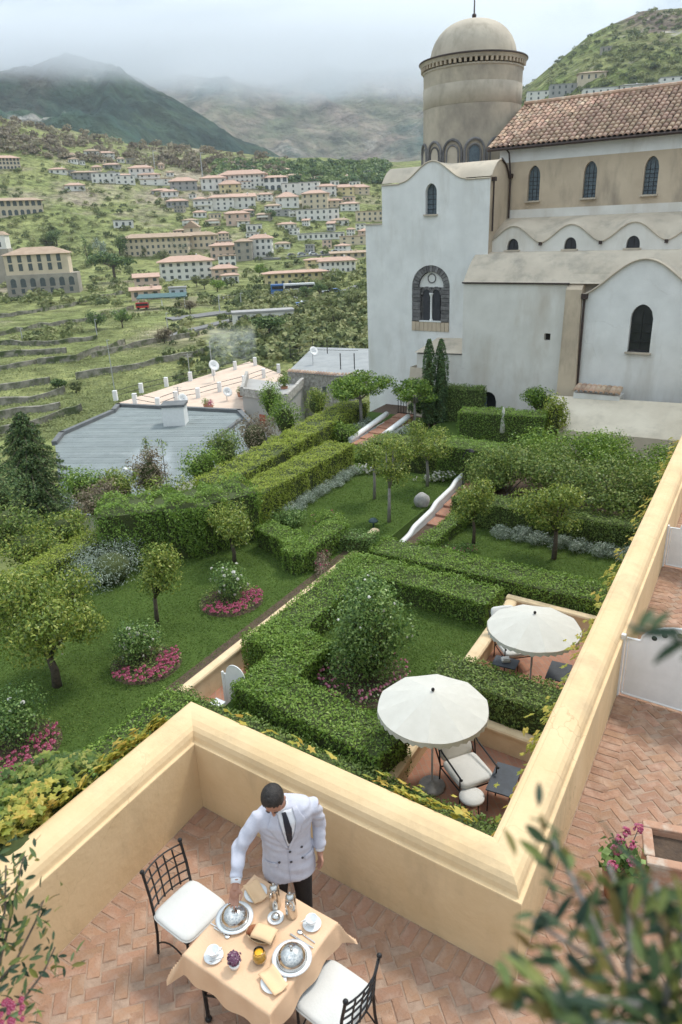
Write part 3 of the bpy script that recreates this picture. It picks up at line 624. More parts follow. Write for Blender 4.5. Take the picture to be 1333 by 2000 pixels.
# nave roof of curved tiles
roof = thing('nave_roof', None, None); roof.parent = church
E0, E1 = Vector((-2.05, NB - 0.42, 9.05)), Vector((-2.05, NB + 4.5, 11.5))
m = MB(); m.add([E0, E0 + Vector((15, 0, 0)), E1 + Vector((15, 0, 0)), E1], [(0, 1, 2, 3)])
m.add([E0 - Vector((0, 0, .12)), E0 + Vector((15, 0, -.12)), E1 + Vector((15, 0, -.12)), E1 - Vector((0, 0, .12))], [(0, 1, 2, 3)])
m.add([E0, E0 + Vector((15, 0, 0)), E0 + Vector((15, 0, -.12)), E0 - Vector((0, 0, .12))], [(0, 1, 2, 3)])
m.add([E1, E1 + Vector((15, 0, 0)), E1 + Vector((15, 4.9, -2.45)), E1 + Vector((0, 4.9, -2.45))], [(0, 1, 2, 3)])
m.build('roof_deck', 'dark_gap', roof)
def tile_proto(seed, l=0.52, w=0.24):
    r = random.Random(seed); vs = []; n = 6
    for k, yy in enumerate((0, l)):
        rr = w / 2 * (1.0 if k == 0 else 0.86)
        for sh in (0, 0.018):
            for i in range(n + 1):
                a = math.pi * i / n; vs.append((-(rr - sh) * math.cos(a), yy + r.uniform(-.006, .006), (rr - sh) * 0.72 * math.sin(a) + (0.035 if k == 0 else 0.012)))
    q = n + 1; fs = [(i, i + 1, 2 * q + i + 1, 2 * q + i) for i in range(n)] + [(i, q + i, q + i + 1, i + 1) for i in range(n)] + [(q + i, 2 * q + q + i, 2 * q + q + i + 1, q + i + 1) for i in range(n)]
    m = MB(); m.add(vs, fs); return m.mesh('roof_tile', True)
tps = [tile_proto(i) for i in range(5)]
sl = (E1 - E0); slope_ang = math.atan2(sl.z, sl.y); Ls = sl.length; tm = []
nrow = int(Ls / 0.44)
for rI in range(nrow + 1):
    for c in range(int(13.4 / 0.27)):
        f = rI * 0.44
        p = E0 + sl.normalized() * min(f, Ls - 0.35) + Vector((c * 0.27 + random.uniform(-.015, .015), 0, 0))
        tm.append(Matrix.Translation(p + Vector((0, 0, 0.012))) @ Matrix.Rotation(slope_ang + random.uniform(-.02, .02), 4, 'X') @ Matrix.Rotation(random.uniform(-.04, .04), 4, 'Z'))
def pieces_local(parent, name, protos, mats, m, wm, limit=300):
    """as pieces(), with matrices given in the parent's own space wm"""
    global proj
    base = proj
    proj_w = lambda p: base(wm @ Vector(p))
    ordered = sorted(mats, key=lambda M: proj_w(M.translation)[2] + (0 if 0 < proj_w(M.translation)[0] < 1333 else 1000))
    keep = proj
    proj = lambda p: (600, 600, 1)
    try: pieces(parent, name, protos, ordered, m, limit)
    finally: proj = keep
CW = Matrix.Translation(P0) @ Matrix.Rotation(UA, 4, 'Z')
pieces_local(roof, 'roof_tile', tps, tm, 'terracotta_tile', CW)
m = MB(); m.tube([E1 + Vector((-0.05, 0, 0.12)), E1 + Vector((15, 0, 0.12))], 0.13, 8); m.build('ridge_cap', 'terracotta_tile', roof)
m = MB(); m.tube([E0 + Vector((-0.05, -0.05, -0.06)), E0 + Vector((15, -0.05, -0.06))], 0.07, 8); m.build('gutter', 'rust_pipe', roof)
# drum tower with blind interlaced arches and dome
TC = Vector((-5.15, 8.0, -.36)); TR = 2.84
tw = thing('round_tower', None, None); tw.parent = church; tw.location = TC
m = MB(); m.lathe([(TR, 5), (TR, 12.0)], 72); m.build('drum', 'tower_plaster', tw, True)
m = MB(); m.lathe([(TR - .02, 12.0), (TR + 0.012, 12.02), (TR + 0.012, 13.05), (TR - .02, 13.08)], 72); m.build('plaster_band', 'pale_band', tw, True)
m = MB(); m.lathe([(TR - .01, 13.05), (TR, 13.85)], 72); m.build('drum_top', 'tower_plaster', tw, True)
m = MB(); m.lathe([(TR, 13.8), (TR + 0.05, 13.84), (TR + .05, 13.92), (TR - .02, 13.94)], 72); m.build('string_course', 'pale_band', tw)
nd = 64
for k in range(nd):
    a = 2 * math.pi * k / nd
    if math.sin(a) > 0.35: continue
    m = MB(); m.box(((TR + 0.06) * math.cos(a), (TR + 0.06) * math.sin(a), 14.06), (0.18, 0.14, 0.2), (0, 0, a)); m.build('corbel', 'tan_plaster', tw)
m = MB(); m.lathe([(TR, 14.14), (TR + 0.16, 14.16), (TR + 0.18, 14.24), (TR + 0.24, 14.34), (TR + 0.24, 14.4), (2.46, 14.5), (2.42, 14.5)], 72); m.build('cornice', 'tower_plaster', tw)
m = MB(); m.lathe([(TR + .25, 14.33), (TR + .27, 14.36), (TR + .25, 14.42), (TR + .18, 14.43)], 72); m.build('cornice_edge', 'rust_pipe', tw)
m = MB(); m.lathe([(2.46 * math.cos(t) ** 0.85, 14.45 + 2.02 * math.sin(t)) for t in np.linspace(0, math.pi / 2 - 0.001, 18)], 72); m.build('dome', 'pale_band', tw, True)
m = MB(); m.tube([(0, 0, 16.4), (0, 0, 18.4)], [0.05, 0.02], 6); m.ball((0, 0, 16.65), 0.13); m.build('finial', 'rust_pipe', tw)
cam_a = math.atan2(-36.2 - 8, 15.3 + 5.35)      # direction of the eye from the tower
for k in range(-4, 5):
    a = cam_a + (k * 25.5 + 4) * math.pi / 180; ex = Vector((-math.sin(a), math.cos(a), 0)); er = Vector((math.cos(a), math.sin(a), 0))
    ar = thing('blind_arch', None, None); ar.parent = tw
    isw = (k == 0)
    def onr(w, z, pr=0.0): 
        th = a + w / TR; return Vector(((TR + pr) * math.cos(th), (TR + pr) * math.sin(th), z))
    for (rw, z1, z0, mm, nmx, pr) in ((0.55, 9.55, 7.4, 'grey_stone', 'arch_moulding', .05), (0.36, 9.5, 7.4, 'grey_stone', 'inner_moulding', .03)):
        pts = [onr(-rw, z0, pr), onr(-rw, z1, pr)] + [onr(-rw * math.cos(t), z1 + rw * 1.2 * math.sin(t), pr) for t in np.linspace(0, math.pi, 13)] + [onr(rw, z0, pr)]
        m = MB(); m.tube(pts, 0.075 if rw > .5 else 0.05, 6); m.build(nmx, 'tower_stone' if 'tower_stone' in MAT else mm, ar)
    z0, zz, ztop, rw = 7.4, 9.5, 9.9, 0.3
    row = [(onr(-rw, z0, .02)), (onr(rw, z0, .02))] + [onr(rw * math.cos(t), zz + rw * 1.25 * math.sin(t), .02) for t in np.linspace(0, math.pi, 12)]
    m = MB(); m.add(row, [tuple(range(len(row)))]); m.build('niche_panel', 'leaded_glass' if isw else 'pale_band', ar)
    if not isw:
        m = MB(); m.tube([onr(-0.42, 8.75, .05), onr(0, 8.75, .05), onr(.42, 8.75, .05)], 0.1, 6); m.build('cross_band', 'tan_plaster', ar)
# sloping apron roof below the chapel and the little tiled ledge
m = MB(); m.add([(3.6, -0.9, -2.75), (13, -0.9, -2.45), (13, -3.4, -3.55), (3.4, -3.4, -3.8)], [(0, 1, 2, 3)]); m.add([(3.4, -3.4, -3.8), (13, -3.4, -3.55), (13, -3.4, GZ), (3.4, -3.4, GZ)], [(0, 1, 2, 3)])
m.add([(3.6, -0.9, -2.75), (3.4, -3.4, -3.8), (3.4, -3.4, GZ), (3.6, -0.9, GZ)], [(0, 1, 2, 3)]); m.build('apron_roof', 'apron_plaster', church)
lg = thing('tiled_ledge', None, None); lg.parent = church
m = MB(); m.box((5.95, -0.62, -2.75), (2.2, 0.8, 0.55)); m.build('ledge_wall', 'white_plaster', lg)
tl = [Matrix.Translation((4.98 + 0.24 * k, -1.1, -2.44)) @ Matrix.Rotation(0.35, 4, 'X') for k in range(9)]
for M in tl: o = link('roof_tile', tps[0], 'terracotta_tile', lg); o.matrix_basis = M @ Matrix.Scale(1.35, 4)
# ================================================================== foliage tools
leafmat('hedge_leaf', [(0.048, 0.101, 0.014), (0.12, 0.212, 0.031), (0.21, 0.319, 0.051), (0.315, 0.412, 0.086)], 0.45, 0.3)
leafmat('gold_hedge_leaf', [(0.097, 0.144, 0.019), (0.226, 0.293, 0.035), (0.366, 0.419, 0.07), (0.463, 0.478, 0.094)], 0.5, 0.35)
leafmat('dark_hedge_leaf', [(0.053, 0.09, 0.021), (0.112, 0.18, 0.038), (0.195, 0.27, 0.06), (0.33, 0.36, 0.105)], 0.5, 0.3)
leafmat('citrus_leaf', [(0.062, 0.102, 0.018), (0.145, 0.215, 0.037), (0.258, 0.327, 0.061), (0.392, 0.393, 0.091)], 0.4, 0.3)
leafmat('glossy_leaf', [(0.042, 0.091, 0.025), (0.098, 0.182, 0.042), (0.182, 0.28, 0.07), (0.294, 0.392, 0.126)], 0.35, 0.25)
leafmat('conifer_leaf', [(0.03, 0.066, 0.024), (0.067, 0.124, 0.041), (0.127, 0.194, 0.061), (0.208, 0.265, 0.088)], 0.6, 0.2)
leafmat('silver_leaf', [(0.126, 0.164, 0.115), (0.231, 0.284, 0.21), (0.357, 0.415, 0.336), (0.504, 0.546, 0.473)], 0.7, 0.2)
leafmat('olive_leaf', [(0.03, 0.045, 0.022), (0.07, 0.09, 0.04), (0.13, 0.16, 0.08), (0.22, 0.24, 0.16)], 0.5, 0.2)
leafmat('far_leaf', [(0.06, 0.08, 0.035), (0.12, 0.15, 0.055), (0.2, 0.225, 0.085), (0.3, 0.3, 0.14)], 0.8, 0.2)
leafmat('brown_far_leaf', [(0.13, 0.1, 0.07), (0.2, 0.16, 0.11), (0.27, 0.22, 0.15), (0.3, 0.27, 0.17)], 0.8, 0.2)
leafmat('vine_leaf', [(0.09, 0.14, 0.02), (0.26, 0.3, 0.04), (0.5, 0.42, 0.07), (0.55, 0.3, 0.06), (0.45, 0.13, 0.06)], 0.5, 0.4)
leafmat('ivy_leaf', [(0.05, 0.1, 0.015), (0.14, 0.21, 0.03), (0.28, 0.33, 0.06), (0.45, 0.42, 0.1)], 0.5, 0.4)
leafmat('pink_petal', [(0.22, 0.018, 0.05), (0.4, 0.05, 0.12), (0.54, 0.14, 0.23), (0.66, 0.42, 0.48)], 0.6, 0.3)
leafmat('white_petal', [(0.6, 0.58, 0.5), (0.75, 0.74, 0.68), (0.8, 0.79, 0.75), (0.8, 0.72, 0.68)], 0.6, 0.3)
leafmat('violet_petal', [(0.1, 0.015, 0.06), (0.2, 0.03, 0.13), (0.5, 0.4, 0.42), (0.7, 0.68, 0.6)], 0.6, 0.3)
leafmat('grass_blade', [(0.052, 0.101, 0.015), (0.084, 0.146, 0.022), (0.122, 0.195, 0.032), (0.179, 0.233, 0.055)], 0.7, 0.35)
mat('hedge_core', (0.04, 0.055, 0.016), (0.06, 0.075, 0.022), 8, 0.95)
def unit(a): return a / np.maximum(np.linalg.norm(a, axis=-1, keepdims=True), 1e-9)
def leafmesh(name, P, Nn, size, asp=0.5, tilt=0.7, rs=(0, 1), rnd=None, cup=0.12):
    P = np.asarray(P, float); n = len(P)
    nn = unit(np.asarray(Nn, float) + tilt * rng.normal(size=(n, 3)))
    t = unit(np.cross(nn, rng.normal(size=(n, 3)))); b = np.cross(nn, t)
    s = np.asarray(size, float) * rng.uniform(0.65, 1.3, n); s = s[:, None]
    V = np.stack([P - t * s * .5, P + b * s * asp * .5 + nn * s * cup - t * s * .05, P + t * s * .5, P - b * s * asp * .5 + nn * s * cup - t * s * .05], 1).reshape(-1, 3)
    Fq = np.arange(4 * n).reshape(n, 4)
    r = rng.uniform(rs[0], rs[1], n) if rnd is None else rnd
    return npmesh(name, V, Fq, np.repeat(r, 4))
def sphere_pts(n): return unit(rng.normal(size=(n, 3)))
def crown_points(lumps, n, fill=0.25):
    """lumps: (centre, radii); points near the lumps' shells, normals outwards"""
    w = np.array([np.prod(l[1]) ** (2 / 3) for l in lumps]); cnt = rng.multinomial(n, w / w.sum()); P = []; Q = []
    for (c, r), k in zip(lumps, cnt):
        d = sphere_pts(k); rr = 1 - fill * rng.random(k) ** 1.5 * 2.2; rr = np.clip(rr + rng.normal(size=k) * 0.08, 0.15, 1.2)
        P.append(np.array(c) + d * rr[:, None] * np.array(r)); Q.append(d)
    P = np.concatenate(P); Q = np.concatenate(Q); Q[:, 2] += 0.35
    return P, Q
def lumps_for(crown_c, crown_r, n, size=0.5, seed=0, low=-0.6):
    r = np.random.default_rng(seed); out = []
    for i in range(n):
        d = unit(r.normal(size=3)); d[2] = max(d[2], low); f = r.uniform(0.35, 0.75)
        rad = size * r.uniform(0.7, 1.15)
        out.append((np.array(crown_c) + d * f * np.array(crown_r), np.array(crown_r) * rad))
    return out
def tree(name, label, cat, base, height, cr, ch, m, n=3000, leaf=0.09, trunk=0.08, seed=0, lumps=9, lsize=0.45, group=None, bark='bark', lean=(0, 0), fill=0.3, asp=0.5, clear=None, tilt=0.7):
    """base on the ground, crown of radius cr and depth ch under the tree top"""
    o = thing(name, label, cat, base, 0, group); r = random.Random(seed)
    cc = np.array([lean[0], lean[1], height - ch / 2]); L = lumps_for(cc, (cr, cr, ch / 2), lumps, lsize, seed)
    P, Q = crown_points(L, int(n * 1.5), fill)
    if clear is not None: k = P[:, 2] > clear; P, Q = P[k], Q[k]
    link('crown', leafmesh('crown', P, Q, leaf, asp, tilt), m, o)
    b = MB(); fork = Vector((lean[0] * .6 + r.uniform(-.05, .05), lean[1] * .6, max(0.25 * height, height - ch * 0.95)))
    b.tube([(0, 0, -0.05), (0.02, 0.01, fork.z * 0.5), fork], [trunk * 1.25, trunk, trunk * 0.85], 7)
    for c, rr in L[:8]:
        c = Vector(c); mid = fork.lerp(c, 0.5) + Vector((r.uniform(-.08, .08) * cr, r.uniform(-.08, .08) * cr, 0.05 * ch)); b.tube([fork - Vector((0, 0, .02)), mid, c], [trunk * .6, trunk * .38, trunk * .12], 5)
    b.build('trunk', bark, o, True)
    return o
def hedge(name, label, pts, width, z0, z1, m='hedge_leaf', leaf=0.05, dens=900, group=None, lump=0.06, cat='hedge', core=True, zs=None):
    """clipped hedge along a ground line; z1 may differ per point (zs)"""
    o = thing(name, label, cat, (pts[0][0], pts[0][1], z0), 0, group); base = np.array([pts[0][0], pts[0][1], z0])
    pts = [np.array([p[0], p[1]]) for p in pts]; zt = zs or [z1] * len(pts); Ps = []; Ns = []; cb = MB()
    for i in range(len(pts) - 1):
        a, b = pts[i], pts[i + 1]; L = np.linalg.norm(b - a); d = (b - a) / L; nrm = np.array([-d[1], d[0]])
        ext = width / 2 if True else 0
        s0 = -ext; s1 = L + ext
        def put(cnt, f):
            s, w, h, nx = f(int(cnt)); hh = zt[i] + (zt[i + 1] - zt[i]) * np.clip(s / L, 0, 1) - z0
            P = np.stack([a[0] + d[0] * s + nrm[0] * w, a[1] + d[1] * s + nrm[1] * w, z0 + hh * h], 1); Ps.append(P); Ns.append(np.tile(nx, (len(P), 1)))
        Hh = zt[i] - z0; LL = s1 - s0
        put(dens * LL * width, lambda k: (rng.uniform(s0, s1, k), rng.uniform(-width / 2, width / 2, k), np.ones(k), (0, 0, 1)))
        for sg in (-1, 1): put(dens * LL * Hh * 0.8, lambda k: (rng.uniform(s0, s1, k), np.full(k, sg * width / 2), rng.random(k) ** 0.85, (nrm[0] * sg, nrm[1] * sg, .25)))
        for e, sg in ((s0, -1), (s1, 1)): put(dens * width * Hh * 0.8, lambda k: (np.full(k, e), rng.uniform(-width / 2, width / 2, k), rng.random(k) ** 0.85, (d[0] * sg, d[1] * sg, .25)))
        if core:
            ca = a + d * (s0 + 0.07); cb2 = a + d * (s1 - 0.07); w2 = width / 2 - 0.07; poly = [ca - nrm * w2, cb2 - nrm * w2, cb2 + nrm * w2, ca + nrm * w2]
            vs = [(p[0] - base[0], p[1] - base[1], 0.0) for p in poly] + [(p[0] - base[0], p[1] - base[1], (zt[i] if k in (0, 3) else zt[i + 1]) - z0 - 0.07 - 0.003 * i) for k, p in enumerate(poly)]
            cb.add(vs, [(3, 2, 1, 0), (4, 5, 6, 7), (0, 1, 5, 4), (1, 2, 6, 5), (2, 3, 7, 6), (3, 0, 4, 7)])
    P = np.concatenate(Ps); Nn = np.concatenate(Ns)
    nz_ = fbm(P[:, 0] * 2.2 + P[:, 2], P[:, 1] * 2.2 - P[:, 2] * .7, 3, 4) - 0.45
    P = P + Nn * (nz_ * lump * 3.2)[:, None] + Nn * (rng.normal(size=len(P)) * 0.022 * leaf / .05)[:, None] - Nn * (rng.random(len(P)) ** 3 * 0.05)[:, None]
    P = P - base
    rr = np.clip(rng.uniform(0.18, 0.68, len(P)) + 0.22 * (Nn[:, 2] > .9) * rng.random(len(P)), 0, 1)  # top leaves get lighter colours, so sunlit hedge tops are painted in
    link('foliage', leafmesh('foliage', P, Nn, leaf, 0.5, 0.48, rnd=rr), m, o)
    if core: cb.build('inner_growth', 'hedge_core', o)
    return o
def bush(name, label, cat, base, rx, ry, h, m, n=1500, leaf=0.06, seed=0, group=None, lumps=7, fill=0.3, asp=0.5, flowers=None, tilt=0.7, core=True, lsize=0.5):
    o = thing(name, label, cat, base, 0, group)
    L = lumps_for((0, 0, h * 0.5), (rx, ry, h * 0.52), lumps, lsize, seed, -0.8) + [(np.array((0, 0, h * .45)), np.array((rx * .8, ry * .8, h * .48)))]
    P, Q = crown_points(L, int(n * 1.5), fill); P[:, 2] = np.abs(P[:, 2]); k = P[:, 2] < h * 1.15; P, Q = P[k], Q[k]
    link('foliage', leafmesh('foliage', P, Q, leaf, asp, tilt), m, o)
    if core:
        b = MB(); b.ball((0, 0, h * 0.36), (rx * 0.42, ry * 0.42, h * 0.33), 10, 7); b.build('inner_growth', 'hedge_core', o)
    if flowers:
        fm, nf, fs = flowers; i = rng.integers(0, len(P), nf); blossoms(o, P[i] + unit(Q[i]) * leaf * 0.6, Q[i], fs, fm)
    return o
def flower_proto(fs, k=7, seed=1):
    r = np.random.default_rng(seed); P = []; Nn = []
    for i in range(k * 2):
        a = 2 * math.pi * i / k; rr = 0.55 if i < k else 0.28
        P.append((math.cos(a) * rr * fs * .5, math.sin(a) * rr * fs * .5, fs * (0.05 if i < k else 0.16))); Nn.append((math.cos(a) * .5, math.sin(a) * .5, 1))
    return leafmesh('blossom', P, Nn, fs * 0.62, 0.9, 0.25)
_fl = {}
def blossoms(parent, P, Q, fs, fm, name='blossom'):
    key = (round(fs, 3), fm)
    if key not in _fl:
        _fl[key] = flower_proto(fs); _fl[key].materials.append(MAT[fm])
    for p, q in zip(P, Q):
        o = link(name, _fl[key], None, parent); o.location = p; o.rotation_mode = 'QUATERNION'; o.rotation_quaternion = Vector(q).to_track_quat('Z', 'Y')
        o.scale = [random.uniform(.7, 1.25)] * 3
# ================================================================== valley: walls, vines, village
from mathutils.bvhtree import BVHTree
def bvh_of(o):
    me = o.data; return BVHTree.FromPolygons([v.co.copy() for v in me.vertices], [tuple(p.vertices) for p in me.polygons])
BV = bvh_of(bpy.data.objects['ground']); BH = bvh_of(bpy.data.objects['hill'])
def hit(px, py, tree_=None):
    r = Vector(ray(px, py)).normalized(); h = (tree_ or BV).ray_cast(Vector((0, 0, H)), r, 6000)
    return h[0]
for nm, c1, c2 in (('house_white', (0.78, 0.76, 0.71), (0.7, 0.67, 0.61)), ('house_cream', (0.68, 0.57, 0.42), (0.58, 0.48, 0.35)), ('house_pink', (0.68, 0.5, 0.4), (0.6, 0.45, 0.36)), ('house_yellow', (0.72, 0.6, 0.34), (0.64, 0.53, 0.3)), ('house_stone', (0.4, 0.36, 0.3), (0.28, 0.25, 0.21)), ('house_blue', (0.5, 0.55, 0.6), (0.44, 0.48, 0.54)), ('house_grey', (0.4, 0.39, 0.37), (0.32, 0.31, 0.3))):
    mat(nm, c1, c2, 0.25, 0.9, 0.2, 2, stain=((0.4, 0.36, 0.31), 0.3, 0.6, 0.85, (1, 1, 0.4)))
mat('far_roof', (0.52, 0.34, 0.26), (0.43, 0.29, 0.22), 0.7, 0.9, 0.5, 3)
mat('far_roof_tan', (0.42, 0.31, 0.22), (0.34, 0.24, 0.17), 0.5, 0.9, 0.5, 3)
mat('far_roof_grey', (0.36, 0.35, 0.34), (0.28, 0.27, 0.26), 0.5, 0.9)
mat('shutter', (0.1, 0.12, 0.12), (0.06, 0.07, 0.075), 3, 0.6)
mat('blue_shutter', (0.1, 0.2, 0.32), (0.08, 0.15, 0.26), 3, 0.6)
mat('asphalt', (0.2, 0.195, 0.19), (0.15, 0.147, 0.145), 0.8, 0.95)
_win = {}
def win_mesh(kind):
    if kind not in _win:
        b = MB()
        if kind == 'arch': b.extr([(-.5, 0), (.5, 0)] + [(0.5 * math.cos(a), 0.7 + 0.3 * math.sin(a)) for a in np.linspace(0, math.pi, 8)], (0, 0, 0), (1, 0, 0), (0, 0, 1), (0, 0.12, 0))
        else: b.box((0, 0.06, 0.5), (1, 0.12, 1))
        _win[kind] = b.mesh('window')
    return _win[kind]
def house(px0, px1, pyb, pye, label, wall='house_white', roof='hip', rh=6, rm='far_roof', floors=2, cols=4, rot=0, depth=0.6, wm='shutter', group=None, kind='sq', tree_=None, name='village_house', wf=0.42, balc=False, cat='house'):
    c = hit((px0 + px1) / 2, pyb, tree_)
    if c is None: return None
    D = c.y; sc = D * (1 + 0.04) / FPX * 1.02
    w = (px1 - px0) * D / FPX / 0.935; h = aty((px0 + px1) / 2, pye, D).z - c.z; h = max(h, 2.5); rhm = rh * D / 1500
    face = math.atan2(c.x, c.y)                    # turn the front towards the eye, then by rot
    o = thing(name, label, cat, (c.x, c.y, c.z), -face * 0.6 + rot, group); dp = w * depth
    b = MB(); b.box((0, dp / 2, h / 2 - 3), (w, dp, h + 6)); b.build('wall', wall, o)
    e = 0.04 * w + 0.25; b = MB()
    if roof == 'hip':
        k = min(w, dp) * 0.45
        b.add([(-w / 2 - e, -e, h), (w / 2 + e, -e, h), (w / 2 + e, dp + e, h), (-w / 2 - e, dp + e, h), (-w / 2 + k, dp / 2, h + rhm), (w / 2 - k, dp / 2, h + rhm), (-w / 2 - e, -e, h + .2), (w / 2 + e, -e, h + .2), (w / 2 + e, dp + e, h + .2), (-w / 2 - e, dp + e, h + .2)], [(3, 2, 1, 0), (0, 1, 7, 6), (1, 2, 8, 7), (2, 3, 9, 8), (3, 0, 6, 9), (6, 7, 5, 4), (7, 8, 5), (8, 9, 4, 5), (9, 6, 4)])
    elif roof == 'gable':                          # gable end to the front
        b.add([(-w / 2 - e, -e, h), (w / 2 + e, -e, h), (w / 2 + e, dp, h), (-w / 2 - e, dp, h), (0, -e, h + rhm), (0, dp, h + rhm)], [(0, 4, 5, 3), (1, 2, 5, 4), (0, 1, 4), (2, 3, 5), (3, 2, 1, 0)])
    elif roof == 'shed':
        b.add([(-w / 2 - e, -e, h), (w / 2 + e, -e, h), (w / 2 + e, dp + e, h + rhm), (-w / 2 - e, dp + e, h + rhm), (-w / 2 - e, -e, h - .2), (w / 2 + e, -e, h - .2), (w / 2 + e, dp + e, h), (-w / 2 - e, dp + e, h)], [(0, 1, 2, 3), (4, 5, 1, 0), (5, 6, 2, 1), (7, 4, 0, 3), (6, 7, 3, 2)])
    else:
        b.box((0, dp / 2, h + 0.2), (w + 0.4, dp + 0.4, 0.45))
    b.build('roof', rm, o)
    fh = h / floors; ww = min(1.25, w / cols * wf)
    for f in range(floors):
        for k in range(cols):
            x = -w / 2 + w * (k + 0.5) / cols; q = link('window', win_mesh(kind), wm, o); q.location = (x, -0.06, fh * f + fh * (0.3 if not (f == 0 and kind == 'arch') else 0.05)); q.scale = (ww if kind == 'sq' else w / cols * 0.62, 1, fh * (0.5 if kind == 'sq' else 0.75))
        ns = max(1, int(dp / (w / cols)))
        if c.x < -20:                                # the side wall that turns to the eye
            for k in range(ns):
                q = link('window', win_mesh('sq'), wm, o); q.location = (w / 2 + 0.06, dp * (k + .5) / ns, fh * f + fh * .3); q.rotation_euler = (0, 0, math.pi / 2); q.scale = (ww, 1, fh * .5)
    if balc:
        for f in range(1, floors):
            b = MB(); b.box((0, -0.5, fh * f + 0.05), (w * 0.8, 1.0, 0.15)); b.box((0, -0.95, fh * f + 0.55), (w * 0.8, 0.06, 0.9)); b.build('balcony', 'house_white', o)
    if roof != 'flat' and w > 9:
        b = MB(); b.box((w * 0.22, dp * 0.55, h + rhm * 0.9), (0.7, 0.7, 1.4)); b.build('chimney', wall, o)
    return o
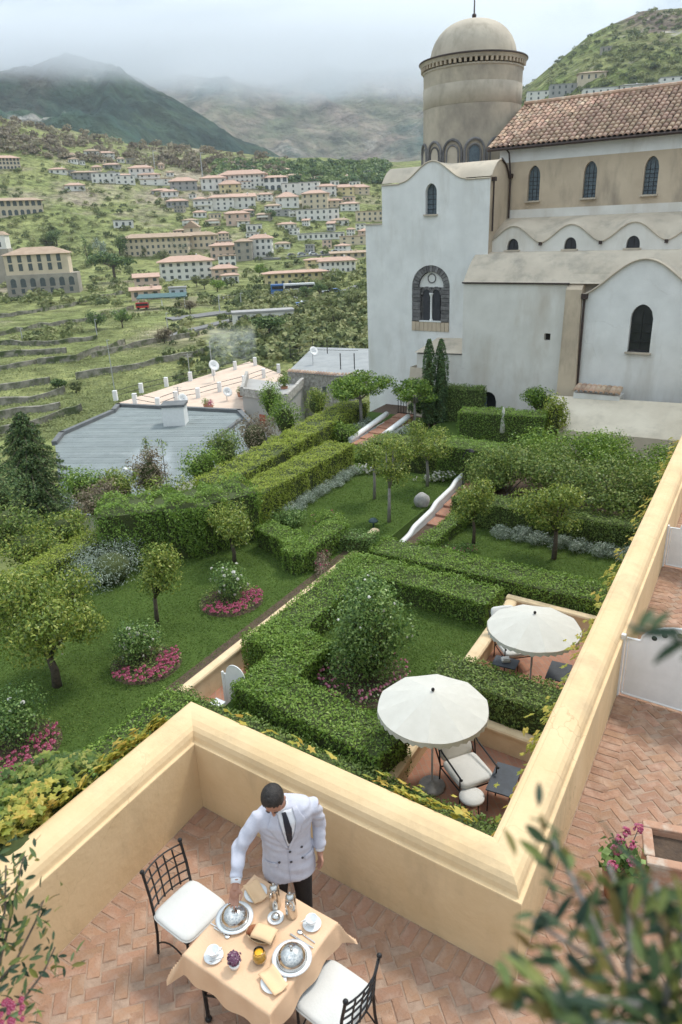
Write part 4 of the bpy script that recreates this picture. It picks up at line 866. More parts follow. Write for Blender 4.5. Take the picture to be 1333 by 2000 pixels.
HL = [
 (252, 362, 500, 464, 'long cream monastery wing with tan roof and rows of small windows', 'house_cream', 'hip', 8, 'far_roof_tan', 3, 12, -.12, .25),
 (360, 418, 486, 460, 'lower monastery wing right of the gabled chapel with tan roof', 'house_cream', 'hip', 7, 'far_roof_tan', 2, 6, -.1, .4),
 (364, 389, 470, 444, 'narrow cream chapel front with pointed gable rising over the monastery', 'house_cream', 'gable', 12, 'far_roof_tan', 2, 1, -.1, .9),
 (322, 412, 547, 511, 'broad cream house of three storeys with orange hipped roof', 'house_white', 'hip', 11, 'far_roof', 3, 7, .08, .5),
 (262, 312, 586, 566, 'lowest tier of the red awninged house on the valley road', 'house_pink', 'shed', 5, 'far_roof', 1, 3, .1, .4),
 (268, 310, 566, 541, 'pink house with red shed roof above the valley road', 'house_pink', 'shed', 6, 'far_roof', 2, 3, .1, .6),
 (334, 363, 582, 563, 'small pale blue house with flat roof beside the road trees', 'house_blue', 'flat', 2, 'far_roof_grey', 1, 2, 0, .6),
 (491, 530, 502, 466, 'tall white house with blue shuttered windows in three rows', 'house_white', 'hip', 8, 'far_roof', 3, 4, -.1, .6),
 (463, 492, 510, 472, 'narrow stone house with tan roof against the blue shuttered house', 'house_stone', 'hip', 6, 'far_roof_tan', 3, 2, -.05, .9),
 (416, 463, 506, 480, 'pinkish terrace house with low red roof below the monastery', 'house_pink', 'hip', 6, 'far_roof', 2, 4, .05, .5),
 (430, 460, 520, 500, 'white house with three arched openings below the pinkish terrace house', 'house_white', 'flat', 2, 'far_roof_tan', 2, 3, .05, .5),
 (420, 463, 545, 525, 'orange roofed house with peach walls on the slope above the pines', 'house_pink', 'hip', 8, 'far_roof', 2, 3, .15, .6),
 (437, 466, 553, 538, 'small white annex with red roof below the peach walled house', 'house_white', 'hip', 4, 'far_roof', 1, 3, .1, .6),
 (527, 633, 556, 533, 'long yellow building of two storeys with thin orange roof', 'house_yellow', 'hip', 5, 'far_roof', 2, 9, .16, .22),
 (630, 692, 534, 510, 'long white house with salmon hipped roof at the bend of the road', 'house_white', 'hip', 8, 'far_roof', 2, 7, .14, .35),
 (588, 668, 468, 456, 'low white pavilion with flat roof and a row of windows', 'house_white', 'flat', 2, 'far_roof_grey', 1, 9, .05, .3),
 (586, 658, 431, 409, 'white flat roofed block with wide windows below the tall cream house', 'house_white', 'flat', 2, 'far_roof_grey', 2, 7, .05, .4),
 (594, 637, 409, 378, 'tall cream house with hipped tan roof and three rows of windows', 'house_cream', 'hip', 7, 'far_roof', 3, 4, -.15, .7),
 (545, 582, 406, 385, 'white house with pyramid shaped red roof between garden trees', 'house_white', 'hip', 10, 'far_roof', 2, 3, .1, .9),
 (700, 746, 433, 413, 'beige house with flat crenellated roof close to the church wall', 'house_cream', 'flat', 3, 'far_roof_tan', 2, 5, .05, .5),
 (438, 512, 367, 341, 'large white hotel with long red roof on the village crest', 'house_white', 'hip', 9, 'far_roof', 3, 9, -.1, .35),
 (398, 440, 372, 348, 'white house with bell mast at the left end of the crest hotel', 'house_white', 'hip', 6, 'far_roof', 2, 4, 0, .6),
 (338, 382, 372, 354, 'grey house with wide brick red roof left of the crest hotel', 'house_grey', 'hip', 8, 'far_roof', 2, 4, .1, .6),
 (433, 468, 378, 360, 'lemon yellow house with orange roof below the crest hotel', 'house_yellow', 'hip', 8, 'far_roof', 2, 3, 0, .6),
 (382, 414, 411, 392, 'white house with balconies at the left end of the middle row', 'house_white', 'flat', 2, 'far_roof_grey', 2, 3, .05, .6),
 (413, 455, 411, 386, 'white stepped house with red roof in the centre of the middle row', 'house_white', 'hip', 6, 'far_roof', 3, 4, 0, .5),
 (455, 497, 408, 384, 'white house with sloping red roof at the right end of the middle row', 'house_white', 'shed', 7, 'far_roof', 2, 4, .1, .5),
 (330, 366, 405, 393, 'low grey house with red roof beside terraced gardens left of the middle row', 'house_grey', 'hip', 5, 'far_roof', 1, 4, .1, .5),
 (519, 560, 371, 347, 'white house with red roof and arched loggia right of the crest hotel', 'house_white', 'hip', 5, 'far_roof', 2, 4, 0, .5),
 (556, 592, 380, 358, 'white cubic house stepping down from the crest', 'house_white', 'flat', 2, 'far_roof_grey', 2, 3, .1, .6),
 (588, 622, 382, 356, 'white cubic house with roof terrace on the crest', 'house_white', 'flat', 2, 'far_roof_grey', 3, 3, -.1, .6),
 (622, 655, 382, 364, 'white house with low red roof before the dark wood', 'house_white', 'hip', 5, 'far_roof', 2, 3, 0, .6),
 (655, 690, 382, 366, 'ochre house with red roof before the dark wood', 'house_yellow', 'hip', 6, 'far_roof', 2, 3, 0, .6),
 (688, 720, 380, 366, 'tan house with red roof standing last before the church wall', 'house_cream', 'hip', 6, 'far_roof', 2, 3, .1, .6),
 (550, 566, 338, 331, 'tiny cream house alone in the dark wood above the crest', 'house_cream', 'hip', 3, 'far_roof', 1, 2, 0, .7),
 (168, 192, 305, 295, 'small white house with pale hipped roof high on the left slope', 'house_white', 'hip', 4, 'far_roof_tan', 1, 2, .1, .7),
 (194, 222, 309, 299, 'small white house with red roof high on the left slope', 'house_white', 'hip', 4, 'far_roof', 2, 3, .1, .6),
 (258, 297, 350, 328, 'white house with red gable roof above the left row of houses', 'house_white', 'hip', 6, 'far_roof', 2, 4, 0, .6),
 (276, 310, 354, 341, 'white house with red roof at the right end of the left row', 'house_white', 'hip', 4, 'far_roof', 2, 3, .05, .6),
 (231, 262, 360, 343, 'white house with dark upper windows in the left row', 'house_white', 'flat', 2, 'far_roof_grey', 2, 3, .1, .6),
 (186, 232, 358, 338, 'white house with stepped terraces in the left row', 'house_white', 'flat', 2, 'far_roof_grey', 2, 5, .1, .5),
 (148, 188, 352, 337, 'grey white house at the left end of the left row', 'house_grey', 'hip', 4, 'far_roof_tan', 2, 4, .15, .5),
 (133, 164, 373, 362, 'white cottage with bright red roof alone on the left slope', 'house_white', 'hip', 5, 'far_roof', 1, 3, .2, .6),
 (-8, 36, 330, 309, 'beige hotel with arched windows and tiled roof high at the left', 'house_cream', 'hip', 6, 'far_roof', 3, 8, .25, .5),
 (-10, 77, 421, 392, 'long cream villa with arched ground floor on the left terraces', 'house_cream', 'hip', 6, 'far_roof_tan', 2, 9, .25, .3),
 (226, 259, 445, 431, 'white walled cottage among dark trees behind the monastery cypresses', 'house_white', 'flat', 2, 'far_roof_grey', 1, 3, .1, .6),
 (446, 486, 441, 417, 'salmon house with stepped walls above the blue shuttered house', 'house_pink', 'hip', 5, 'far_roof', 2, 3, 0, .6),
 (484, 511, 453, 439, 'small white house right of the salmon stepped house', 'house_white', 'flat', 2, 'far_roof_grey', 1, 3, .05, .6),
 (652, 712, 505, 494, 'low tan roofed shed on the slope beside the church wall', 'house_cream', 'shed', 3, 'far_roof_tan', 1, 5, .1, .3),
 (668, 712, 478, 462, 'small beige house half hidden by the church wall', 'house_cream', 'flat', 2, 'far_roof_tan', 2, 3, .05, .5),
 (462, 570, 632, 612, 'low white garage with flat roof beside the valley road', 'house_white', 'flat', 1, 'far_roof_grey', 1, 4, .1, .3),
]
for h in HL:
    kw = dict(zip(('wall', 'roof', 'rh', 'rm', 'floors', 'cols', 'rot', 'depth'), h[5:]))
    house(h[0], h[1], h[2], h[3], h[4], wm='blue_shutter' if 'blue shutter' in h[4] and 'tall' in h[4] else 'shutter', kind='arch' if 'arched' in h[4] else 'sq', balc='balcon' in h[4], **kw)
for h in ((1036, 1082, 196, 178, 'white house with dark windows just above the church roof end', 'house_white', 'flat', 2, 'far_roof_grey', 2, 4, 0, .5), (1082, 1140, 186, 164, 'grey arcaded house on the right hill above the church roof', 'house_grey', 'flat', 2, 'far_roof_grey', 2, 6, 0, .4), (1136, 1178, 158, 142, 'pale cream house alone on the right hill terraces', 'house_cream', 'hip', 4, 'far_roof_tan', 1, 4, 0, .5), (1146, 1200, 190, 172, 'low white house on the right hill behind the tiled ridge', 'house_white', 'flat', 2, 'far_roof_grey', 1, 5, 0, .4), (1216, 1252, 182, 166, 'small white house between bushes on the right hill', 'house_white', 'hip', 3, 'far_roof_grey', 1, 3, 0, .5), (1262, 1300, 180, 162, 'white house with two rows of windows on the right hill', 'house_white', 'flat', 2, 'far_roof_grey', 2, 4, 0, .5), (1296, 1345, 176, 150, 'tall white house with small windows at the foot of the right hill', 'house_white', 'flat', 2, 'far_roof_grey', 3, 4, 0, .5), (1176, 1192, 102, 92, 'tiny grey stone hut high on the right hill', 'house_stone', 'flat', 2, 'far_roof_grey', 1, 2, 0, .6)):
    house(h[0], h[1], h[2], h[3], h[4], tree_=BH, **dict(zip(('wall', 'roof', 'rh', 'rm', 'floors', 'cols', 'rot', 'depth'), h[5:])))

XH = [(280, 330, 362, 350), (318, 345, 385, 374), (505, 530, 392, 380), (520, 548, 415, 402), (640, 668, 405, 392), (668, 700, 412, 398), (560, 590, 352, 343), (500, 522, 352, 340), (600, 628, 352, 344), (440, 470, 428, 416), (545, 575, 448, 438), (380, 402, 425, 415), (650, 680, 440, 430), (300, 330, 380, 372), (468, 490, 368, 355), (655, 685, 352, 345), (205, 232, 330, 322), (100, 128, 340, 331), (540, 566, 486, 476), (600, 640, 520, 508)]
XN = ['flat white cottage', 'low white cottage', 'narrow white house', 'white cottage', 'cream cottage', 'white house', 'low white house', 'white house', 'flat white house', 'cream house', 'small white house', 'pale house', 'white villa', 'grey cottage', 'white block', 'white cottage', 'grey cottage', 'white farmhouse', 'small white shed', 'pale yellow house']
XP = ['between the left row and the crest', 'below the grey house with the wide red roof', 'under the loggia house', 'left of the pyramid roofed house', 'right of the tall cream house', 'behind the beige crenellated house', 'behind the white cubic houses', 'against the right end of the crest hotel', 'highest behind the white cubes', 'below the stepped middle row', 'above the low pavilion', 'at the foot of the middle row', 'right of the low pavilion roof', 'beside terraced gardens below the left row', 'in front of the crest hotel', 'at the edge of the dark wood', 'high above the left row', 'alone beneath the bare coppice', 'beside the upper village road', 'between the upper road and the yellow building']
for i, (q, a_, b_) in enumerate(zip(XH, XN, XP)):
    house(*q, a_ + ' ' + b_, 'house_cream' if 'cream' in a_ else 'house_yellow' if 'yellow' in a_ else 'house_grey' if 'grey' in a_ else 'house_white', 'flat' if 'flat' in a_ or 'block' in a_ else 'hip', 4, 'far_roof' if i % 3 else 'far_roof_tan', 2 if q[2] - q[3] > 11 else 1, 3, random.uniform(-.15, .15), .6)
ANCH = [(490, 360, 'large crest hotel'), (450, 372, 'lemon yellow house'), (563, 400, 'house with pyramid roof'), (615, 400, 'tall cream house'), (622, 428, 'white flat roofed block'), (628, 464, 'low white pavilion'), (440, 405, 'stepped middle row house'), (466, 436, 'salmon stepped house'), (510, 490, 'tall blue shuttered house'), (307, 490, 'long monastery wing'), (376, 460, 'gabled monastery chapel'), (723, 425, 'beige crenellated house'), (210, 352, 'white house with stepped terraces'), (148, 368, 'bright red roofed cottage'), (580, 550, 'long yellow building'), (360, 366, 'grey house with wide brick red roof'), (605, 372, 'white cubic houses'), (672, 376, 'ochre house by the dark wood'), (540, 362, 'loggia house'), (278, 345, 'white house with red gable roof'), (345, 400, 'low grey house by terraced gardens')]
rv = random.Random(11); taken = [(h[0], h[1], h[2]) for h in HL] + [(q[0], q[1], q[2]) for q in XH]; nv = 0
while nv < 52:
    x = rv.uniform(330, 712) if nv < 40 else rv.uniform(120, 330); y = rv.uniform(342, 500) if nv < 40 else rv.uniform(310, 375)
    w_ = rv.uniform(13, 27) * (.7 + .4 * (y - 340) / 160); hh_ = rv.uniform(9, 14) * (.75 + .5 * (y - 340) / 160)
    if any(x + w_ > a - 2 and x < b + 2 and abs(y - c) < 9 for a, b, c in taken): 
        if rv.random() < .93: continue
    taken.append((x, x + w_, y)); nv += 1
    wl_ = rv.choice(['house_white'] * 5 + ['house_cream', 'house_pink', 'house_grey', 'house_stone']); rf_ = rv.choice(['flat', 'flat', 'hip', 'hip', 'shed'])
    ax_, ay_, ph_ = min(ANCH, key=lambda q: (q[0] - x) ** 2 + 4 * (q[1] - y) ** 2); rel = ('above' if y < ay_ - 6 else 'below' if y > ay_ + 6 else 'beside')
    house(x, x + w_, y, y - hh_, {'house_white': 'small white', 'house_cream': 'small cream', 'house_pink': 'small pink', 'house_grey': 'small grey', 'house_stone': 'small stone'}[wl_] + {'flat': ' flat roofed house ', 'hip': ' house with hipped tile roof ', 'shed': ' house with sloping tile roof '}[rf_] + rel + ' the ' + ph_, wl_, rf_, rv.uniform(3, 5), rv.choice(['far_roof', 'far_roof_tan']) if rf_ != 'flat' else 'far_roof_grey', 2 if hh_ > 10 else 1, rv.choice([2, 3]), rv.uniform(-.4, .4), rv.uniform(.5, .9), group='small houses of the village slope', balc=rv.random() < .3)
# the old convent at the left
cpos = hit(88, 576); D = cpos.y; k = D / FPX / 0.935
cvt = thing('convent', 'old stone convent with arcaded loggia over terraced vineyard', 'convent', cpos, 0.2)
w = 118 * k; h = 72 * k * 0.93; h1 = 37 * k * .93
b = MB(); b.box((0, w * .2, h1 / 2 - 3), (w, w * .4, h1 + 6)); b.build('arcade_wall', 'house_stone', cvt)
b = MB(); b.box((-w * .04, w * .23, h1 + (h - h1) / 2), (w * .88, w * .4, h - h1)); b.build('upper_wall', 'house_cream', cvt)
b = MB(); e = 0.8; W2 = w * .88; zz = h
b.add([(-W2 / 2 - w * .04 - e, w * .03 - e, zz), (W2 / 2 - w * .04 + e, w * .03 - e, zz), (W2 / 2 - w * .04 + e, w * .43 + e, zz), (-W2 / 2 - w * .04 - e, w * .43 + e, zz), (-W2 / 2 + 5, w * .23, zz + 2.4), (W2 / 2 - w * .04 - 5, w * .23, zz + 2.4)], [(0, 1, 5, 4), (1, 2, 5), (2, 3, 4, 5), (3, 0, 4), (3, 2, 1, 0)]); b.build('roof', 'far_roof_tan', cvt)
for i in range(7):
    q = link('arch_opening', win_mesh('arch'), 'dark_gap', cvt); q.location = (-w * .4 + i * w * .135, -0.07, h1 * .42); q.scale = (w * .075, 1, h1 * .42)
    q = link('window', win_mesh('sq'), 'dark_gap', cvt); q.location = (-w * .42 + i * w * .135, -0.07, h1 * .12); q.scale = (1.2, 1, 1.6)
    if i < 6:
        for f in (0.2, 0.62):
            q = link('window', win_mesh('sq'), 'shutter', cvt); q.location = (-w * .4 + i * w * .135, w * .03 - 0.07, h1 + (h - h1) * f); q.scale = (1.4, 1, 2.4)
tp = hit(8, 562); kt = tp.y / FPX / .935
tw2 = thing('stone_tower', 'square grey stone tower with white top storey beside the convent', 'tower', tp, 0.2)
b = MB(); b.box((0, 5, 28 * kt), (38 * kt, 10, 70 * kt)); b.build('shaft', 'house_stone', tw2)
b = MB(); b.box((0, 5, 74 * kt), (34 * kt, 9.4, 24 * kt)); b.build('top_storey', 'house_white', tw2)
b = MB(); b.box((0, 5, 88 * kt), (38 * kt, 10, 6 * kt), taper=0.6); b.build('roof', 'far_roof_tan', tw2)
for x in (-.2, .2):
    q = link('window', win_mesh('sq'), 'dark_gap', tw2); q.location = (x * 34 * kt, 0.25, 66 * kt); q.scale = (1.2, 1, 2)
# dry stone terrace walls across the vineyards
WL = [[(-40, 862), (60, 838), (130, 812), (160, 806)], [(-40, 830), (40, 812), (118, 800)], [(-40, 800), (60, 786), (127, 770)], [(-30, 768), (40, 758), (98, 750)], [(-20, 728), (40, 718), (75, 710)], [(75, 712), (150, 706), (245, 673)], [(150, 742), (260, 722), (400, 692)], [(-20, 672), (90, 676), (190, 664)], [(-20, 624), (90, 608), (160, 592), (250, 572)], [(-20, 660), (80, 640), (170, 628), (262, 604)], [(180, 700), (300, 672), (390, 655)], [(-30, 700), (60, 694), (130, 690)]]
mat('dry_stone', (0.34, 0.31, 0.26), (0.16, 0.145, 0.12), 0.9, 0.95, 1.0, 3, stain=((0.07, 0.09, 0.035), 0.5, 0.45, 0.6, (1, 1, 1)))
for i, wl in enumerate(WL):
    P = [hit(*p) for p in wl]; P = [p for p in P if p]
    if len(P) < 2: continue
    dense = []
    for a, c in zip(P[:-1], P[1:]):
        n = max(2, int((c - a).length / 2.5))
        for j in range(n): dense.append(a.lerp(c, j / n))
    dense.append(P[-1]); base = P[0].copy(); vs = []; r = random.Random(i)
    for p in dense:
        z = gzf(p.x, p.y); hh = 1.0 + r.uniform(-.2, .35)
        vs += [(p.x - base.x, p.y - base.y - .3, z - 1 - base.z), (p.x - base.x, p.y - base.y - .15, z + hh - base.z), (p.x - base.x, p.y - base.y + .5, z + hh - base.z), (p.x - base.x, p.y - base.y + .6, z - 1 - base.z)]
    fs = [(4 * j + q, 4 * j + 4 + q, 4 * j + 5 + q, 4 * j + 1 + q) for j in range(len(dense) - 1) for q in range(3)]
    b = MB(); b.add(vs, fs); o = b.build('terrace_wall', 'dry_stone'); o.location = base
    tag(o, 'dry stone retaining wall running across the terraced vineyard', 'wall', 'vineyard terrace walls')
# vine rows (uncountable): low green strips between the walls
def scatter_ground(n, px, py, keep=None):
    out = []
    for i in range(n):
        x, y = rng.uniform(*px), rng.uniform(*py)
        if keep and not keep(x, y): continue
        p = hit(x, y)
        if p: out.append(p)
    return out
P = []; 
for p in scatter_ground(1700, (-30, 330), (575, 860), lambda x, y: y > 585 + 0 * x and not (x > 250 and y < 600)):
    L = 5.0
    for j in range(12): P.append((p.x + (j / 11 - .5) * L + rng.normal() * .1, p.y + rng.normal() * .12 + (j / 11 - .5) * 1.2, p.z + 0.12 + abs(rng.normal()) * .12))
P = np.array(P); o = link('vineyard_rows', leafmesh('vineyard_rows', P, np.tile((0, -.3, 1), (len(P), 1)), 0.34, 0.7, 0.4, (0.5, 0.75)), 'far_leaf'); tag(o, 'low green vine rows on the terraces', None, None, 'stuff')
# scrub over the slopes and the dark wood behind the village (uncountable)
def clumps(name, label, pts, size, m, per=42, rs=(0, 1)):
    P = []; Q = []; rr = []; sz = []
    for p in pts:
        s = size * rng.uniform(.5, 1.4); d = sphere_pts(per); d[:, 2] = np.abs(d[:, 2]); c = np.array([p.x, p.y, p.z + s * .25])
        P.append(c + d * s * np.array([1, 1, .8]) * rng.uniform(.6, 1, (per, 1))); Q.append(d); v = rng.uniform(*rs)
        rr.append(np.clip(v + rng.normal(size=per) * .12 + 0.12 * d[:, 2], 0, 1)); sz.append(np.full(per, s * .5))
    o = link(name, leafmesh(name, np.concatenate(P), np.concatenate(Q), np.concatenate(sz), .8, .5, rnd=np.concatenate(rr)), m); return tag(o, label, None, None, 'stuff')
clumps('scrub', 'green scrub and orchard trees over the village slope', scatter_ground(1050, (-20, 745), (318, 600)), 1.9, 'far_leaf')
clumps('scrub', 'brownish bare coppice along the upper slope', scatter_ground(900, (-20, 560), (235, 350), lambda x, y: y < 300 + x * .1), 3.6, 'brown_far_leaf')
clumps('scrub', 'dark evergreen wood behind the village', scatter_ground(900, (420, 760), (318, 360)), 3.4, 'conifer_leaf')
clumps('scrub', 'bushes along the vineyard banks and road', scatter_ground(520, (-20, 620), (575, 760), lambda x, y: (y < 700 - x * .1 and (int(y / 24 + x / 90) % 4 == 0)) or x > 330), 1.3, 'far_leaf')
clumps('scrub', 'green bushes on the rocky slope beside the church', scatter_ground(800, (470, 722), (575, 700)), 1.7, 'far_leaf', 40)
hp = [hit(rng.uniform(1020, 1340), rng.uniform(20, 205), BH) for i in range(520)]
clumps('scrub', 'scrub and terraces over the right hill', [p for p in hp if p], 2.6, 'far_leaf')
# countable trees of the valley
TL = [(528, 668, 612, 82, 'conifer_leaf', 'wide dark umbrella pine on the rocky slope below the road', 'pine tree', .8),
 (226, 552, 490, 84, 'conifer_leaf', 'broad flat topped stone pine before the convent terraces', 'pine tree', .55),
 (174, 520, 455, 26, 'conifer_leaf', 'slim dark cypress left of the blue cedar', 'cypress tree', 2.5), (198, 510, 458, 34, 'silver_leaf', 'blue grey cedar among the convent cypresses', 'cedar tree', 1.6),
 (236, 505, 447, 36, 'conifer_leaf', 'tall dark conifer beside the monastery wing', 'conifer tree', 1.7), (112, 480, 445, 40, 'conifer_leaf', 'dark pointed conifer above the convent roof', 'conifer tree', 1.0), (92, 478, 462, 30, 'far_leaf', 'rounded evergreen beside the pointed conifer', 'tree', .6),
 (352, 495, 458, 40, 'silver_leaf', 'grey green cedar before the monastery church', 'cedar tree', 1.0), (322, 520, 482, 24, 'far_leaf', 'light green tree before the long monastery wing', 'tree', 1.4), (280, 500, 478, 22, 'far_leaf', 'small green tree at the foot of the monastery', 'tree', .9),
 (508, 540, 512, 30, 'hedge_leaf', 'bright green rounded tree left of the long yellow building', 'tree', .9), (600, 590, 556, 30, 'conifer_leaf', 'roadside pine with bare trunk above the bus stop', 'pine tree', 1.1), (625, 588, 552, 34, 'conifer_leaf', 'second roadside pine with bare trunk above the bus stop', 'pine tree', 1.1), (645, 580, 550, 28, 'far_leaf', 'third roadside pine beside the curved road', 'pine tree', 1.0),
 (372, 612, 580, 34, 'brown_far_leaf', 'reddish brown tree beside the valley road', 'tree', 1.0), (400, 565, 540, 30, 'far_leaf', 'dark green tree right of the pale blue house', 'tree', .9), (425, 570, 545, 34, 'hedge_leaf', 'leafy green tree below the peach walled house', 'tree', .8), (385, 560, 535, 26, 'far_leaf', 'leafy tree before the broad cream house', 'tree', .9),
 (115, 760, 735, 36, 'conifer_leaf', 'dark bush on the vineyard bank beside the ramp', 'bush', .7), (150, 768, 742, 30, 'far_leaf', 'grey green bush beside the vineyard ramp', 'bush', .7), (240, 640, 598, 40, 'glossy_leaf', 'dark shrub with white blossom on the vineyard edge', 'bush', .9), (190, 645, 600, 44, 'conifer_leaf', 'dark evergreen clump on the vineyard edge', 'bush', .9), (322, 670, 636, 36, 'brown_far_leaf', 'bare brown tree among the lower vineyards', 'tree', .9), (655, 640, 600, 60, 'far_leaf', 'leafy tree mass on the rocks beside the church', 'tree', .7), (690, 610, 565, 50, 'far_leaf', 'green tree above the rocks close to the church', 'tree', .8), (640, 690, 660, 30, 'far_leaf', 'small tree behind the flat stone house', 'tree', .8), (530, 430, 405, 26, 'conifer_leaf', 'dark cypress clump in the village gardens', 'tree', 1.2), (620, 350, 330, 40, 'conifer_leaf', 'evergreen on the crest behind the white cubes', 'tree', .6), (575, 372, 352, 14, 'conifer_leaf', 'small cypress between the white cubic houses', 'cypress tree', 1.4)]
for i, (x, yb, yt, wpx, m_, lab, cat_, hr) in enumerate(TL):
    p = hit(x, yb); D = p.y; wd = wpx * D / FPX; hh = max(2.0, (yb - yt) * D / 1560)
    tree('conifer_tree' if cat_ in ('conifer tree', 'cedar tree') else cat_.replace(' ', '_'), lab, cat_, p, hh, wd / 2, hh * (0.55 if 'pine' in cat_ else 0.9), m_, 700, max(0.35, wd * 0.075), wd * .03, i + 40, 10, .42 if 'pine' not in cat_ else .5, fill=.35, tilt=.8)
# valley road with buses and parked cars
def strip(name, pix, wd, m, dz=0.05):
    P = [hit(*p) for p in pix]; vs = []
    dn = []
    for a, c in zip(P[:-1], P[1:]):
        for j in range(8): dn.append(a.lerp(c, j / 8))
    dn.append(P[-1])
    for i, p in enumerate(dn):
        t_ = (dn[min(i + 1, len(dn) - 1)] - dn[max(i - 1, 0)]); t_.z = 0; t_.normalize(); n = Vector((-t_.y, t_.x, 0)) * wd / 2
        zz = max(gzf(p.x, p.y), gzf(p.x + n.x, p.y + n.y), gzf(p.x - n.x, p.y - n.y)) + dz + .25
        vs += [(p.x - n.x, p.y - n.y, zz), (p.x + n.x, p.y + n.y, zz), (p.x + n.x, p.y + n.y, zz - 2), (p.x - n.x, p.y - n.y, zz - 2)]
    fs = [(4 * i + q, 4 * i + 4 + q, 4 * i + 4 + (q + 1) % 4, 4 * i + (q + 1) % 4) for i in range(len(dn) - 1) for q in range(4)]
    b = MB(); b.add(vs, fs); o = b.build(name, m); o['kind'] = 'structure'; return o
strip('road', [(330, 625), (440, 612), (540, 603), (610, 590), (700, 566), (760, 545)], 6.5, 'asphalt')
strip('road', [(520, 625), (560, 612), (600, 590), (540, 577), (480, 575), (400, 588)], 6, 'asphalt')
strip('road', [(330, 660), (400, 640), (470, 622), (540, 610)], 3, 'asphalt')
strip('road', [(480, 505), (560, 505), (640, 498), (740, 490)], 6, 'asphalt')
for nm, c in (('car_white', (.7, .7, .7)), ('car_blue', (.06, .16, .4)), ('car_grey', (.2, .2, .21)), ('car_red', (.5, .03, .03)), ('car_silver', (.45, .46, .48))): mat(nm, c, c, 3, 0.3, spec=.6)
mat('tyre', (0.02, 0.02, 0.02), None, 3, .9)
def vehicle(name, label, cat, px, py, L, Wd_, Hh, m, rz, group=None, bus=False):
    p = hit(px, py); p.z += 0.32; o = thing(name, label, cat, p, rz, group)
    b = MB()
    if bus: b.extr([(-L / 2, .35), (L / 2, .35), (L / 2, Hh * .6), (L / 2 - .2, Hh), (-L / 2, Hh)], (0, -Wd_ / 2, 0), (1, 0, 0), (0, 0, 1), (0, Wd_, 0))
    else: b.extr([(-L / 2, .3), (L / 2, .3), (L / 2, .72), (L * .3, .85), (L * .14, Hh), (-L * .3, Hh), (-L * .46, .85), (-L / 2, .8)], (0, -Wd_ / 2, 0), (1, 0, 0), (0, 0, 1), (0, Wd_, 0))
    b.build('body', m, o, bevel=0.06)
    b = MB()
    if bus: b.box((0, 0, Hh * .68), (L * .92, Wd_ + .04, Hh * .32))
    else: b.extr([(-L * .40, .86), (L * .26, .86), (L * .13, Hh - .07), (-L * .28, Hh - .07)], (0, -Wd_ / 2 - .02, 0), (1, 0, 0), (0, 0, 1), (0, Wd_ + .04, 0))
    b.build('windows', 'dark_glass', o)
    for sx in (-.32, .32):
        for sy in (-1, 1):
            b = MB(); b.tube([(sx * L, sy * Wd_ / 2 - .12, .33), (sx * L, sy * Wd_ / 2 + .02, .33)], .33, 10); b.build('wheel', 'tyre', o)
vehicle('bus', 'blue and white coach parked at the roadside stop', 'bus', 561, 576, 10, 2.5, 3.1, 'car_blue', .05, bus=True)
vehicle('bus', 'plain white coach parked behind the blue coach', 'bus', 586, 575, 10, 2.5, 3.1, 'car_white', .1, bus=True)
CARL = ['white car first in the line below the coach stop', 'silver car second in the line below the coach stop', 'blue car third in the line below the coach stop', 'white car last in the line where the road bends', 'grey car on the upper road above the yellow building', 'silver car on the upper road above the yellow building', 'white car on the upper road left of the salmon roofed house', 'grey car on the upper road above the salmon roofed house', 'white car on the upper road nearest the church', 'silver car on the upper road beside the low tan shed', 'silver car under the roadside pines', 'blue car beyond the roadside pines']
for i, (x, y, m_) in enumerate(((566, 611, 'car_white'), (577, 608, 'car_silver'), (588, 604, 'car_blue'), (600, 600, 'car_white'), (570, 502, 'car_grey'), (590, 500, 'car_silver'), (612, 499, 'car_white'), (634, 497, 'car_grey'), (680, 492, 'car_white'), (655, 495, 'car_silver'), (640, 580, 'car_silver'), (655, 576, 'car_blue'))):
    up_ = y < 520
    vehicle('parked_car', CARL[i], 'car', x, y, 4.1, 1.75, 1.45, m_, .3, 'cars on the upper village road' if up_ else 'cars on the valley road')
vehicle('truck', 'small red truck beside the green sheet roof', 'truck', 280, 606, 3.6, 1.8, 1.9, 'car_red', .1, bus=True)
mat('green_sheet', (0.05, 0.12, 0.12), (0.04, 0.09, 0.09), 1, .6)
p = hit(318, 604); o = thing('market_shelter', 'flat dark green sheet roof on posts beside the red truck', 'shelter', p, .1)
b = MB(); b.box((0, 2.5, 3.6), (14, 6, .25), (.12, 0, 0)); b.build('roof', 'green_sheet', o)
for x in (-6.5, 0, 6.5):
    b = MB(); b.box((x, 0.2, 1.6), (.2, .2, 3.6)); b.build('post', 'white_paint', o)
# poles
mat('pole_grey', (.5, .5, .5), (.4, .4, .4), 2, .6)
for (x, yb, yt, lab) in ((46, 671, 640, 'thin pale pole standing in the left vineyard'), (190, 655, 622, 'pale lamp pole beside the dark evergreen clump'), (224, 760, 655, 'tall lattice mast rising from the vineyard bank'), (328, 640, 610, 'lamp post with bent arm at the lower road'), (430, 612, 575, 'pale flag pole beside the valley road'), (472, 600, 572, 'thin lamp post at the wall of the valley road'), (396, 345, 303, 'slim radio mast on the village crest'), (303, 330, 298, 'thin mast among the left row of houses')):
    p = hit(x, yb); hh = (yb - yt) * p.y / 1560; o = thing('pole', lab, 'pole', p); s = p.y / 1400
    b = MB(); b.tube([(0, 0, -.3), (0, 0, hh)], [s * 1.0, s * .7], 6); b.build('mast', 'pole_grey', o)
    b = MB(); b.box((s * 2, 0, hh), (s * 5, s, s)); b.build('arm', 'pole_grey', o)
